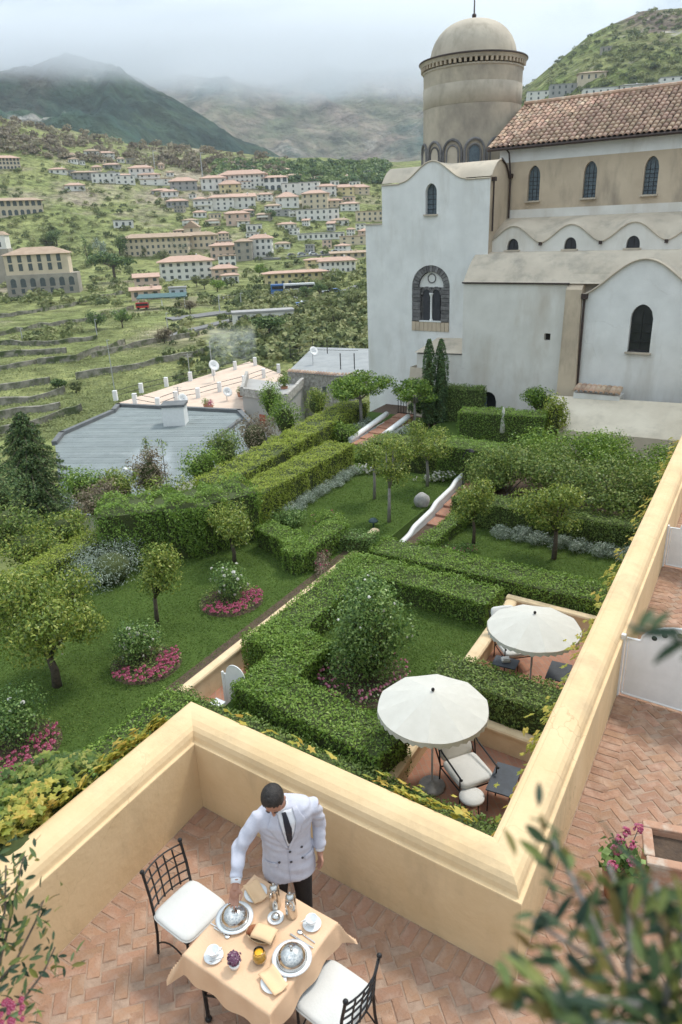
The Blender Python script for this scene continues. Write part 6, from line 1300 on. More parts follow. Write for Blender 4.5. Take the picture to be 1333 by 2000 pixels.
for i in range(8):
    BU_('silver_border', 'soft silver grey plant in the border beside the yellow green hedge', -10.15, 15.6 + i * .68, -4.42, .42, .5, .5, 'silver_leaf', 800, .085, 80 + i, asp=.2, group='silver plants along the yellow green hedge', core=False)
    BU_('lavender', 'soft grey lavender clump in the row before the dark hedge', -2.6 + i * .68, 18.05 + i * .03, -4.76, .5, .38, .55, 'silver_leaf', 800, .085, 90 + i, asp=.2, group='lavender clumps before the dark hedge', core=False)
# rose beds
def rosebed(lab, u, w, r, seed, white=26, big=1.0):
    p = g(u, w); p.z = -4.552; o = thing('rose_bed', lab, 'flower bed', p); b = MB(); b.lathe([(0.001, .035), (r * .9, .035), (r, .0), (r, -.02)], 26); b.build('soil_mound', 'soil', o)
    n = 1500; a = rng.uniform(0, 2 * math.pi, n); rr = r * np.sqrt(rng.uniform(.0, 1, n)); P = np.stack([np.cos(a) * rr, np.sin(a) * rr, .05 + rng.random(n) * .14], 1)
    link('bedding_leaves', leafmesh('bedding_leaves', P, np.tile((0, 0, 1), (n, 1)), .06, .6, .7), 'dark_hedge_leaf', o)
    k = 150; a = rng.uniform(-2.5, .7, k); rr = r * np.sqrt(rng.uniform(.12, 1, k)); blossoms(o, np.stack([np.cos(a) * rr, np.sin(a) * rr - r * .1, .16 + rng.random(k) * .08], 1), np.tile((0, -.3, 1), (k, 1)), .075, 'pink_petal', 'petunia')
    for j in range(5):
        c = np.array([rng.uniform(-.45, .35) * r, rng.uniform(-.1, .6) * r, 0.0]); hh = rng.uniform(.7, 1.15) * big
        P, Q = crown_points([((c[0], c[1], hh * .6), (.42 * big, .42 * big, hh * .45))], 700, .4); link('rose_bush', leafmesh('rose_bush', P, Q, .065, .6), 'glossy_leaf', o)
        i = rng.integers(0, len(P), max(1, white // 5)); blossoms(o, P[i] + np.array([0, -.04, .06]), Q[i], .11, 'white_petal', 'rose')
rosebed('round bed of white roses and pink petunias below the small orange tree', -8.1, 9.5, .95, 1, 30)
rosebed('bed of white roses and pink petunias below the young orange tree', -8.0, 5.9, .9, 2, 30, 1.1)
rosebed('shaded rose bed with dark leaves near the creeper covered wall', -8.3, 2.2, 1.0, 3, 6, 1.4)
p = g(-2.86, 8.4); p.z = -4.752; o = thing('flower_ring', 'ring of magenta flowers round the foot of the glossy bush', 'flower bed', p); b = MB(); b.lathe([(.001, .03), (1.05, .03), (1.15, -.01)], 28); b.build('soil_mound', 'soil', o)
n = 1500; a = rng.uniform(0, 2 * math.pi, n); rr = rng.uniform(.55, 1.15, n); link('bedding_leaves', leafmesh('bedding_leaves', np.stack([np.cos(a) * rr, np.sin(a) * rr, .05 + rng.random(n) * .25], 1), np.tile((0, -.2, 1), (n, 1)), .06, .6), 'glossy_leaf', o)
k = 110; a = rng.uniform(0, 2 * math.pi, k); rr = rng.uniform(.7, 1.15, k); blossoms(o, np.stack([np.cos(a) * rr, np.sin(a) * rr, .22 + rng.random(k) * .1], 1), np.tile((0, -.3, 1), (k, 1)), .07, 'pink_petal', 'petunia')
# rock, garden lights, closed parasol, sign
p = g(-5.97, 18.6); p.z = -4.4; b = MB(); b.ball((0, 0, .22), (.3, .24, .34), 12, 9); me = b.mesh('rock', True)
for v in me.vertices: v.co *= 1 + .22 * (float(vnoise(np.array([v.co.x * 6 + 3]), np.array([v.co.z * 6 + v.co.y * 4]), 3)[0]) - .5)
mat('pale_rock', (.4, .38, .36), (.26, .25, .24), 5, .95, .6, 14); o = link('rock', me, 'pale_rock'); o.location = p; tag(o, 'pale grey boulder on the middle lawn beside the white wall', 'rock')
mat('green_enamel', (.03, .06, .06), (.04, .07, .07), 4, .4)
for (x, y, lab) in ((730, 1030, 'dark mushroom garden light beside the middle lawn hedge'), (608, 962, 'dark mushroom garden light in the silver border')):
    p = atz(x, y, -4.4); o = thing('garden_light', lab, 'garden light', p); b = MB(); b.tube([(0, 0, -.02), (0, 0, .25)], .03, 8); b.build('stem', 'green_enamel', o); b = MB(); b.lathe([(.001, .36), (.1, .34), (.17, .26), (.18, .23), (.03, .23)], 16); b.build('hood', 'green_enamel', o, True)
p = atz(981, 866, -4.3); o = thing('closed_parasol', 'closed white parasol standing before the tall church hedge', 'parasol', p); b = MB(); b.tube([(0, 0, 0), (0, 0, 1.8)], .025, 8); b.build('pole', 'pole_grey', o); b = MB(); b.lathe([(.04, .5), (.15, .55), (.14, .95), (.09, 1.4), (.03, 1.75), (.001, 1.78)], 12); b.build('furled_canopy', 'canvas', o, True)
p = g(-5.0, 20.4); p.z = -4.5; o = thing('garden_lamp', 'bent black garden lamp beside the top of the steps', 'lamp', p); b = MB(); b.tube([(0, 0, 0), (0, 0, 1.7), (.12, 0, 1.95), (.3, 0, 1.95)], .025, 6); b.build('stem', 'black_iron', o); b = MB(); b.lathe([(.001, .1), (.05, .08), (.12, 0), (.001, 0)], 12, (.3, 0, 1.87)); b.build('shade', 'black_iron', o)
# climbers on the church foot
for (u0, w0, z0, r_, h, m_, lab, sd) in ((-4.7, 29.9, -3.2, .95, 1.3, 'hedge_leaf', 'green climber over the dark church arch', 51), (-3.75, 28.9, -4.5, .75, 2.7, 'gold_hedge_leaf', 'golden climber against the buttress', 52), (-11.9, 31.0, -4.4, .5, 1.1, 'glossy_leaf', 'leafy shrub at the corner of the church wall', 53), (3.4, 27.5, -4.6, 1.2, 2.9, 'dark_hedge_leaf', 'dark tree rising behind the far end of the parapet', 54)):
    BU_('climber' if 'climber' in lab else 'shrub', lab, u0, w0, z0, r_, r_ * .7, h, m_, 1500, .12, sd, fill=.4)
# rough slope below the boundary hedge: shrubs, and the big conifer
def on_slope(px, py, z):
    return atz(px, py, z)
for i, (x, y, r_, h, m_, lab) in enumerate(((330, 1000, 1.5, 1.8, 'citrus_leaf', 'yellowish shrub on the slope below the tall rough hedge'), (200, 1010, 1.4, 1.6, 'brown_far_leaf', 'brown green shrub on the slope beside the conifer'), (130, 1060, 1.3, 1.5, 'citrus_leaf', 'straggling shrub on the slope below the golden hedge'), (20, 1080, 1.8, 2.6, 'dark_hedge_leaf', 'dark bush below the conifer'), (-10, 1010, 2.2, 3.0, 'conifer_leaf', 'dark evergreen at the foot of the conifer'), (500, 880, 1.5, 2.2, 'brown_far_leaf', 'russet leaved shrub above the grey sheet roof'), (560, 850, 1.3, 2.4, 'hedge_leaf', 'green shrub before the plastered house'), (440, 915, 1.5, 2.3, 'dark_hedge_leaf', 'dark shrub over the edge of the grey roof'), (620, 810, 1.2, 2.0, 'citrus_leaf', 'golden green shrub before the rubble house'), (530, 815, .9, 2.8, 'hedge_leaf', 'upright green shrub before the red shutter'), (265, 1030, 1.2, 1.5, 'hedge_leaf', 'green shrub behind the tall rough hedge'), (400, 945, 1.4, 2.2, 'hedge_leaf', 'green shrub topping the tall rough hedge'), (60, 1100, 1.6, 1.7, 'citrus_leaf', 'olive green shrub between the conifer and the golden hedge'), (170, 985, 1.3, 2.0, 'hedge_leaf', 'leafy shrub against the corner of the grey roof'), (240, 985, 1.2, 2.0, 'citrus_leaf', 'yellow green shrub at the near edge of the grey roof'), (300, 965, 1.2, 2.4, 'brown_far_leaf', 'thin brownish shrub before the grey roof vent'))):
    p = atz(x, y, -6.2); bush('slope_shrub', lab, 'shrub', p, r_, r_, h, m_, 1500, .13, 100 + i, lumps=9, fill=.4)
for i, (x, yb, yt) in enumerate(((292, 915, 845), (320, 905, 850))):
    p = atz(x, yb, -7.5); hh = (yb - yt) * p.y / 1450; o = thing('thin_shoot', ('tall leafy shoot rising against the grey roof', 'thin wispy shoot beside the tall leafy shoot')[i], 'plant', p)
    b = MB(); b.tube([(0, 0, -2), (.05, 0, hh)], [.04, .01], 5); b.build('stem', 'bark', o); n = 160 if i == 0 else 60; z = rng.random(n) * hh * .75 + hh * .2; link('leaves', leafmesh('leaves', np.stack([rng.normal(size=n) * .12, rng.normal(size=n) * .12, z], 1), np.tile((0, 0, 1), (n, 1)), .18, .4, 1), 'dark_hedge_leaf', o)
# big conifer at the left
cp = atz(88, 1045, -9.5); co_ = thing('conifer_tree', 'large dark conifer with drooping branches below the garden', 'conifer tree', cp); ht = aty(60, 800, cp.y).z - cp.z
b = MB(); b.tube([(0, 0, -4), (0, 0, ht * .95)], [.28, .03], 8); b.build('trunk', 'bark', co_)
P = []; Q = []; b = MB()
for i in range(190):
    f = (i + .5) / 190; z = ht * (.04 + .94 * f); L = (1 - f) ** .7 * 3.0 * rng.uniform(.55, 1.25) + .15; a = i * 2.4
    d = np.array([math.cos(a), math.sin(a), 0]); tip = np.array([0, 0, z]) + d * L + np.array([0, 0, -.22 * L]); b.tube([(0, 0, z), tuple(np.array([0, 0, z + .05]) + d * L * .5), tuple(tip)], [.035, .02, .008], 4)
    k = int(40 + 80 * L); s = rng.random(k) ** .7; pos = np.array([0, 0, z]) + d * (L * s)[:, None] + np.stack([np.zeros(k), np.zeros(k), .06 - .28 * L * s ** 2], 1); side = np.array([-d[1], d[0], 0]); pos = pos + side * (rng.normal(size=k) * .2 * (1.15 - s * .7) * min(1, L))[:, None]; pos[:, 2] -= np.abs(rng.normal(size=k)) * .12
    P.append(pos); Q.append(np.tile(d * .5 + np.array([0, 0, .8]), (k, 1)))
b.build('branches', 'bark', co_); link('needles', leafmesh('needles', np.concatenate(P), np.concatenate(Q), .17, .3, .55, (0, .95)), 'conifer_leaf', co_)
# ================================================================== patios: parasols and seating
def parasol(label, p, rz):
    o = thing('parasol', label, 'parasol', p, rz, 'open cream parasols on the patios')
    b = MB(); b.tube([(0, 0, .05), (0, 0, 2.34)], .022, 10); b.build('pole', 'pole_grey', o)
    b = MB(); b.lathe([(.001, 0), (.27, 0), (.28, .04), (.25, .09), (.06, .1), (.05, .16), (.001, .16)], 20); b.build('base', 'pale_rock', o, True)
    b = MB(); b.ball((0, 0, 2.4), (.035, .035, .04), 10, 7); b.tube([(0, 0, 2.3), (0, 0, 2.4)], .018, 8); b.build('finial', 'black_iron', o)
    n = 10; Rr = 1.09; b = MB(); va = MB(); da = 2 * math.pi / n; K, J = 7, 6
    def pt(f, j):
        a = (j / J - .5) * da; edge = math.cos(da / 2) / math.cos(a); r = f * Rr * (1 - (1 - edge) * .35); sag = -.035 * f * f * math.cos(math.pi * (j / J - .5)); return Vector((r * math.cos(a), r * math.sin(a), 2.37 - .36 * f ** 1.12 + sag * .8))
    b.add([pt(k / K, j) for k in range(K + 1) for j in range(J + 1)], [(k * (J + 1) + j, (k + 1) * (J + 1) + j, (k + 1) * (J + 1) + j + 1, k * (J + 1) + j + 1) for k in range(K) for j in range(J)])
    pm = b.mesh('panel', True); M2 = 12; ed = []
    for row in range(3):
        for j in range(M2 + 1):
            e = pt(1, j / M2 * J); d_ = row / 2; ed.append(e + Vector((e.x, e.y, 0)).normalized() * (.012 * math.sin(j * 2.1) * d_ + .005) + Vector((0, 0, -d_ * (.1 + .018 * math.sin(math.pi * (j % 3) / 1.5)))))
    va.add(ed, [(r_ * (M2 + 1) + j, (r_ + 1) * (M2 + 1) + j, (r_ + 1) * (M2 + 1) + j + 1, r_ * (M2 + 1) + j + 1) for r_ in range(2) for j in range(M2)]); vm = va.mesh('valance', True)
    rm = MB(); rm.tube([(0.05, 0, 2.3), (1.07, 0, 1.97)], .009, 5); rmesh = rm.mesh('rib')
    for i in range(n):
        q = link('panel', pm, 'canvas', o); q.rotation_euler = (0, 0, (i + .5) * da); v = link('valance', vm, 'canvas', q)
        r2 = link('rib', rmesh, 'pole_grey', o); r2.rotation_euler = (0, 0, i * da)
    return o
u1 = atz(844, 1537, -5.2); parasol('open cream parasol above the reclining deck chair', u1, .1)
u2 = aty(1047, 1195, 14.7); parasol('open cream parasol on the farther patio beside the lemon lawn', (u2.x - .02, u2.y, -5.42), .3)
mat('slate_top', (.05, .06, .075), (.035, .04, .05), 6, .55)
def cushion(mb, c, d, r=.04, rot=None):
    """soft box: rounded by a superellipse profile"""
    n = 20; vs = []; lv = [(-1, .86), (-.72, .97), (-.3, 1), (.3, 1), (.72, .97), (1, .86)]
    m3 = Euler(rot).to_matrix() if rot else Matrix.Identity(3)
    for z, s in lv:
        for i in range(n):
            a = 2 * math.pi * i / n; cx, sy = math.cos(a), math.sin(a); k = .32
            vs.append(m3 @ Vector((math.copysign(abs(cx) ** k, cx) * d[0] / 2 * s, math.copysign(abs(sy) ** k, sy) * d[1] / 2 * s, z * d[2] / 2)) + Vector(c))
    top = m3 @ Vector((0, 0, d[2] / 2 * 1.2)) + Vector(c); bot = m3 @ Vector((0, 0, -d[2] / 2)) + Vector(c); o = len(lv) * n; vs += [bot, top]
    fs = [(k_ * n + i, k_ * n + (i + 1) % n, (k_ + 1) * n + (i + 1) % n, (k_ + 1) * n + i) for k_ in range(len(lv) - 1) for i in range(n)] + [(o, (i + 1) % n, i) for i in range(n)] + [(o + 1, (len(lv) - 1) * n + i, (len(lv) - 1) * n + (i + 1) % n) for i in range(n)]
    mb.add(vs, fs); return mb
def deckchair(label, p, rz, back=R(38)):
    o = thing('deck_chair', label, 'chair', p, rz, 'deck chairs on the patios')     # front towards -Y
    for x in (-.31, .31):
        b = MB(); b.tube([(x, -.33, 0), (x, -.32, .58)], .012, 6); b.build('leg', 'black_iron', o); b = MB(); b.tube([(x, .28, 0), (x, .26, .34), (x, .3, .62)], .012, 6); b.build('leg', 'black_iron', o)
        b = MB(); b.tube([(x, -.36, .56), (x, -.1, .6), (x, .2, .64), (x, .33, .7)], .014, 6); b.ball((x, -.36, .56), .022); b.build('armrest', 'black_iron', o)
    b = MB()
    for x in (-.3, .3): b.tube([(x, -.33, .3), (x, .28, .3)], .012, 6); b.tube([(x, .26, .33), (x, .26 + .75 * math.sin(back), .33 + .75 * math.cos(back))], .012, 6)
    b.tube([(-.3, -.33, .3), (.3, -.33, .3)], .012, 6); b.tube([(-.3, .28, .3), (.3, .28, .3)], .012, 6); b.build('frame', 'black_iron', o)
    cushion(MB(), (0, 0, 0), (1, 1, 1)); b = cushion(MB(), (0, -.03, .37), (.58, .64, .11)); b.build('seat_cushion', 'white_cloth', o, True)
    b = cushion(MB(), (0, .25 + .4 * math.sin(back), .37 + .4 * math.cos(back)), (.56, .76, .1), rot=(math.pi / 2 - back, 0, 0)); b.build('back_cushion', 'white_cloth', o, True); return o
dc = atz(912, 1508, -4.8); q_ = deckchair('white cushioned iron deck chair under the nearer parasol', (dc.x, dc.y, -5.2), .38); q_.scale = (1.35, 1.3, 1.3)
dc = atz(1002, 1268, -4.83); q_ = deckchair('white cushioned iron deck chair half hidden by the farther parasol', (dc.x, dc.y, -5.2), .15); q_.scale = (1.2, 1.2, 1.2)
def side_table(label, p, rz, sx, sy, h):
    o = thing('side_table', label, 'table', p, rz, 'slate side tables on the patios'); b = MB(); b.box((0, 0, h), (sx, sy, .03)); b.build('table_top', 'slate_top', o, bevel=.006)
    for x in (-1, 1):
        for y in (-1, 1): b = MB(); b.tube([(x * (sx / 2 - .04), y * (sy / 2 - .04), 0), (x * (sx / 2 - .04), y * (sy / 2 - .04), h - .015)], .012, 6); b.build('leg', 'black_iron', o)
    b = MB(); b.box((0, 0, h * .3), (sx - .08, .015, .015)); b.build('stretcher', 'black_iron', o)
for (x, y, lab, sx, sy) in ((985, 1522, 'slate topped table beside the nearer deck chair', .5, .85), (988, 1294, 'low slate table before the farther deck chair', .6, .45), (1092, 1312, 'slate table against the parapet of the farther patio', .5, .8)):
    p = atz(x, y, -4.65); side_table(lab, (p.x, p.y, -5.2), R(-28), sx, sy, .55)
p = atz(922, 1556, -4.8); o = thing('stool', 'round white cushioned stool at the foot of the nearer deck chair', 'stool', (p.x, p.y, -5.2)); b = MB(); b.lathe([(.001, .36), (.22, .36), (.25, .39), (.24, .43), (.1, .45), (.001, .455)], 22); b.build('cushion', 'white_cloth', o, True)
for k in range(4): b = MB(); a = k * math.pi / 2 + .6; b.tube([(.2 * math.cos(a), .2 * math.sin(a), 0), (.17 * math.cos(a), .17 * math.sin(a), .37)], .012, 6); b.build('leg', 'black_iron', o)
p = atz(988, 1290, -4.62); b = MB(); b.box((0, 0, .03), (.2, .15, .06)); b.box((.01, .01, .07), (.16, .12, .03)); o = b.build('folded_towel', 'white_cloth'); o.location = p; o.location.z = -4.63; tag(o, 'folded white towel on the low slate table', 'towel')
# white garden gate on the path
def gate(name, label, p, rz, w, h, rise, posts=True, holes=6):
    o = thing(name, label, 'gate', p, rz); top = [(w / 2 + w / 2 * .8 * math.cos(a), h + rise * math.sin(a)) for a in np.linspace(0, math.pi, 15)]
    poly = [(0.02, .05), (w - .02, .05), (w - .02, h)] + top + [(0.02, h)]; b = MB(); b.extr(poly, (0, -.006, 0), (1, 0, 0), (0, 0, 1), (0, .012, 0)); b.build('sheet_panel', 'white_paint', o)
    b = MB(); b.tube([(0, 0, .04), (0, 0, h), (w * .1, 0, h)] + [(x, 0, z) for x, z in top[::-1]] + [(w * .9, 0, h), (w, 0, h), (w, 0, .04), (0, 0, .04)], .016, 6); b.build('frame', 'white_paint', o)
    for k in range(holes):
        a = math.pi * (k + 1) / (holes + 1); x = w / 2 + w / 2 * .66 * math.cos(a); z = h + rise * .72 * math.sin(a); b = MB(); b.tube([(x, -.0085, z), (x, .0085, z)], w * .022, 10); b.build('hole', 'dark_gap', o)
    if posts: b = MB(); b.box((-.05, 0, h / 2), (.05, .05, h + .06)); b.build('post', 'white_paint', o)
    b = MB(); b.tube([(w - .08, -.05, h * .55), (w - .08, .05, h * .55)], .012, 6); b.box((w - .08, -.05, h * .55), (.09, .02, .02)); b.build('handle', 'black_iron', o); return o
pg = atz(447, 1388, -5.2); gate('garden_gate', 'round topped white sheet gate standing open on the garden path', pg, -.55, .68, 1.08, .3, holes=0)
p = atz(424, 1378, -4.6); o = thing('gate_pillar', 'stubby cream pillar beside the white garden gate', 'pillar', (p.x, p.y, -5.2)); b = MB(); b.box((0, 0, .3), (.24, .24, .6), (0, 0, GR)); b.build('shaft', 'cream_plaster', o); b = MB(); b.box((0, 0, .63), (.3, .3, .08), (0, 0, GR)); b.build('cap', 'white_paint', o)
# dividers on the walkway behind the right parapet
for (bp, tl, lab) in (((1213, 1357), (1228, 1245), 'white sheet divider with pierced round top across the brick walkway'), ((1300, 1106), (1309, 1030), 'farther white sheet divider with round top across the walkway')):
    p0 = atz(*bp, 0); h_ = aty(*tl, p0.y).z; gate('divider_gate', lab, p0, GR, 1.5, h_, .3, True, 7)
# ================================================================== breakfast table
TA = atz(360, 1864, .76); TB = atz(526, 1980, .76); TCn = atz(655, 1800, .76); TD = atz(498, 1708, .76)
tcen = (TA + TB + TCn + TD) / 4; trz = math.atan2((TB - TA).y, (TB - TA).x); TS = ((TB - TA).length + (TCn - TB).length) / 2 / 2
tab = thing('breakfast_table', 'square iron breakfast table standing on the brick terrace', 'table', (tcen.x, tcen.y, 0), trz)
b = MB(); b.box((0, 0, .74), (TS * 2 - .02, TS * 2 - .02, .025)); b.build('table_top', 'slate_top', tab)
for x in (-1, 1):
    for y in (-1, 1):
        b = MB(); b.tube([(x * (TS - .07), y * (TS - .07), 0), (x * (TS - .07), y * (TS - .07), .73)], .016, 8); b.ball((x * (TS - .07), y * (TS - .07), .02), .028); b.build('leg', 'black_iron', tab)
for s_ in (-1, 1):
    b = MB(); L = TS - .07; b.tube([(-L, s_ * L, .28)] + [(L * f, s_ * L, .28 + .13 * (1 - f * f)) for f in np.linspace(-.95, .95, 9)] + [(L, s_ * L, .28)], .009, 6); b.build('stretcher', 'black_iron', tab)
    b = MB(); b.tube([(s_ * L, -L, .28)] + [(s_ * L, L * f, .28 + .13 * (1 - f * f)) for f in np.linspace(-.95, .95, 9)] + [(s_ * L, L, .28)], .009, 6); b.build('stretcher', 'black_iron', tab)
mat('peach_cloth', (.7, .47, .3), (.65, .42, .26), 3, .9, .12, 70)
n = 60; drop = .21; ex = TS + drop; V = []
for i in range(n + 1):
    for j in range(n + 1):
        s_, t_ = -ex + 2 * ex * i / n, -ex + 2 * ex * j / n; dx, dy = max(0, abs(s_) - TS), max(0, abs(t_) - TS); x = math.copysign(min(abs(s_), TS), s_); y = math.copysign(min(abs(t_), TS), t_)
        ov = math.hypot(dx, dy) if dx and dy else max(dx, dy); wave = .012 * math.sin((s_ if dy > dx else t_) * 21 + (dy > dx)) * min(1, ov / .12)
        fl = .1 * ov + wave; m_ = min(dx, dy)
        if dx > 0: x += math.copysign(.008 + (fl if dx >= dy else 0) + .42 * m_, s_)
        if dy > 0: y += math.copysign(.008 + (fl if dy > dx else 0) + .42 * m_, t_)
        z = .757 - (max(0, max(dx, dy) + .25 * m_ - .004) * .985) + .0015 * math.sin(s_ * 9) * math.sin(t_ * 8) * (1 if ov == 0 else 0); V.append((x, y, z))
i = np.arange((n + 1) ** 2).reshape(n + 1, n + 1); Fq = np.stack([i[:-1, :-1], i[:-1, 1:], i[1:, 1:], i[1:, :-1]], -1).reshape(-1, 4)
tc_ = link('tablecloth', npmesh('tablecloth', V, Fq, smooth=True), 'peach_cloth'); tc_.location = (tcen.x, tcen.y, 0); tc_.rotation_euler = (0, 0, trz); tag(tc_, 'peach tablecloth draped over the breakfast table with hanging corners', 'tablecloth')
mat('china', (.8, .8, .79), (.78, .78, .77), 3, .2, spec=.5); mat('silver', (.6, .58, .55), (.54, .52, .49), 5, .16, metal=1.0); mat('steel', (.7, .69, .67), (.62, .61, .6), 5, .25, metal=1.0)
mat('juice', (.85, .42, .02), (.8, .36, .015), 4, .25); mat('bread', (.3, .1, .035), (.17, .05, .02), 12, .6, .4, 40); mat('coffee', (.55, .35, .2), None, 3, .3); mat('wicker', (.62, .46, .28), (.5, .35, .2), 30, .8, .6, 60); mat('peach_napkin', (.74, .5, .3), (.7, .46, .26), 4, .9, .1, 80)
gm = mat('clear_glass', (.9, .92, .92), (.9, .92, .92), 2, .02, trans=1.0)
def tz(px, py, z=.762): p = atz(px, py, z); return (p.x, p.y, .7605)
def lathed(name, prof, m, parent, n=28, loc=(0, 0, 0)): b = MB(); b.lathe(prof, n); o = b.build(name, m, parent, True); o.location = loc; return o
def cloche(label, px, py, r=.105):
    o = thing('cloche_plate', label, 'cloche', tz(px, py), 0, 'silver domed plates'); lathed('plate', [(.001, .006), (r * .85, .006), (r * 1.02, .014), (r * 1.36, .022), (r * 1.36, .018), (r, .004), (.001, .0)], 'china', o)
    lathed('rim_line', [(r * 1.32, .0224), (r * 1.34, .0231), (r * 1.36, .0225)], 'pole_grey', o)
    lathed('dome', [(r * math.cos(t_), .02 + r * .86 * math.sin(t_)) for t_ in np.linspace(0, math.pi / 2 - .001, 14)], 'silver', o); lathed('dome_rim', [(r * 1.0, .016), (r * 1.05, .018), (r * 1.05, .026), (r, .028)], 'silver', o)
    lathed('knob', [(.006, 0), (.006, .012), (.014, .02), (.014, .03), (.001, .036)], 'silver', o, 12, (0, 0, .02 + r * .86)); return o
C1 = cloche('silver dome over a plate being lifted by the waiter', 459, 1795); cloche('silver dome over a plate beside the knife', 571, 1874)
def napkin_plate(label, px, py, rz):
    o = thing('side_plate', label, 'plate', tz(px, py), rz, 'side plates with peach napkins'); lathed('plate', [(.001, .005), (.055, .005), (.09, .014), (.09, .01), (.055, 0), (.001, 0)], 'china', o)
    b = MB(); vs = []
    for i in range(9):
        for j in range(7): x, y = (i / 8 - .5) * .2, (j / 6 - .5) * .12; vs.append((x, y, .018 + .012 * math.sin(i * .8) * (j / 6) + .008 * math.cos(j)))
    b.add(vs, [(i * 7 + j, (i + 1) * 7 + j, (i + 1) * 7 + j + 1, i * 7 + j + 1) for i in range(8) for j in range(6)]); q = b.build('napkin', 'peach_napkin', o, True); sd = q.modifiers.new('thick', 'SOLIDIFY'); sd.thickness = .006
napkin_plate('small plate with peach napkin just below the waiter', 500, 1745, -1.0); napkin_plate('small plate with peach napkin at the near table corner', 535, 1918, -.9)
def thermos(label, px, py):
    o = thing('silver_pot', label, 'coffee pot', tz(px, py), 1.2, 'silver coffee pots'); lathed('body', [(.001, 0), (.042, 0), (.045, .01), (.044, .09), (.04, .15), (.032, .175), (.036, .185), (.001, .19)], 'silver', o)
    lathed('lid', [(.036, .186), (.034, .2), (.02, .215), (.008, .22), (.012, .235), (.001, .242)], 'silver', o, 16); b = MB(); b.tube([(.04, 0, .16), (.075, 0, .15), (.08, 0, .09), (.044, 0, .05)], .006, 6); b.build('handle', 'silver', o, True); b = MB(); b.tube([(-.035, 0, .16), (-.055, 0, .185)], [.012, .008], 8); b.build('spout', 'silver', o, True)
thermos('silver coffee pot nearer the waiter', 538, 1770); thermos('silver milk pot beside the small domed dish', 570, 1788)
o = thing('butter_dish', 'small silver domed butter dish between the pots and the bread', 'dish', tz(539, 1793)); lathed('plate', [(.001, .004), (.04, .004), (.062, .01), (.062, .007), (.04, 0), (.001, 0)], 'china', o); lathed('dome', [(.036 * math.cos(t_), .008 + .034 * math.sin(t_)) for t_ in np.linspace(0, 1.57, 9)] , 'silver', o)
def cup(label, px, py):
    o = thing('cup_and_saucer', label, 'cup', tz(px, py), random.uniform(0, 6), 'white cups on saucers'); lathed('saucer', [(.001, .004), (.035, .004), (.07, .016), (.07, .012), (.035, 0), (.001, 0)], 'china', o)
    lathed('cup_body', [(.001, .01), (.022, .01), (.024, .014), (.04, .05), (.045, .07), (.042, .07), (.036, .045), (.02, .02), (.001, .02)], 'china', o); b = MB(); b.tube([(.04, 0, .06), (.062, 0, .055), (.06, 0, .032), (.034, 0, .03)], .004, 6); b.build('handle', 'china', o, True)
    b = MB(); b.tube([(-.03, -.045, .02), (.06, -.055, .024)], .0025, 5); b.ball((-.036, -.045, .021), (.013, .009, .003), 8, 5); b.build('spoon', 'steel', o)
cup('white cup and saucer beside the violet flowers', 418, 1868); cup('white cup and saucer at the far right table corner', 610, 1806)
o = thing('flower_glass', 'violet and white posy in a small white pot', 'flowers', tz(459, 1888)); lathed('pot', [(.001, 0), (.032, 0), (.042, .05), (.038, .05), (.03, .01), (.001, .01)], 'china', o); P, Q = crown_points([((0, 0, .085), (.048, .048, .04))], 130, .25); blossoms(o, P, Q, .026, 'violet_petal', 'blossom')
o = thing('juice_carafe', 'round glass carafe of orange juice', 'carafe', tz(508, 1876)); lathed('glass', [(.001, 0), (.035, 0), (.05, .02), (.052, .045), (.045, .07), (.032, .085), (.038, .1), (.036, .1), (.03, .085), (.043, .07), (.05, .045), (.048, .02), (.034, .003), (.001, .003)], 'clear_glass', o); lathed('juice_fill', [(.001, .0035), (.034, .004), (.0475, .02), (.0495, .045), (.0425, .068), (.034, .078), (.001, .078)], 'juice', o)
o = thing('bread_basket', 'oval bread basket with rolls under a peach napkin', 'basket', tz(511, 1832), -.4); b = MB(); vs = []; n = 24
for rx, ry, z in ((.085, .05, 0), (.1, .062, .02), (.115, .072, .045), (.118, .075, .05), (.108, .066, .045), (.08, .046, .008)): vs += [(rx * math.cos(2 * math.pi * k / n), ry * math.sin(2 * math.pi * k / n), z) for k in range(n)]
b.add(vs, [(r_ * n + k, r_ * n + (k + 1) % n, (r_ + 1) * n + (k + 1) % n, (r_ + 1) * n + k) for r_ in range(5) for k in range(n)] + [tuple(range(n))[::-1], tuple(5 * n + k for k in range(n))]); b.build('basket', 'wicker', o, True)
for (x, y, rx, ry, a) in ((-.07, .02, .045, .024, .6), (-.05, -.025, .042, .023, -.3), (-.085, -.01, .036, .02, 1.2), (-.02, .02, .045, .024, .1)): b = MB(); b.ball((x, y, .05), (rx, ry, .024), 12, 8, (0, .1, a)); b.build('roll', 'bread', o, True)
b = MB(); vs = []
for i in range(10):
    for j in range(8): x, y = .03 + (i / 9 - .5) * .17, (j / 7 - .5) * .13; vs.append((x, y, .072 + .02 * math.cos(x * 16 - .3) * math.cos(y * 15) - .03 * max(0, abs(y) - .045) / .02 * .4))
b.add(vs, [(i * 8 + j, (i + 1) * 8 + j, (i + 1) * 8 + j + 1, i * 8 + j + 1) for i in range(9) for j in range(7)]); q = b.build('napkin', 'peach_napkin', o, True); sd = q.modifiers.new('thick', 'SOLIDIFY'); sd.thickness = .008
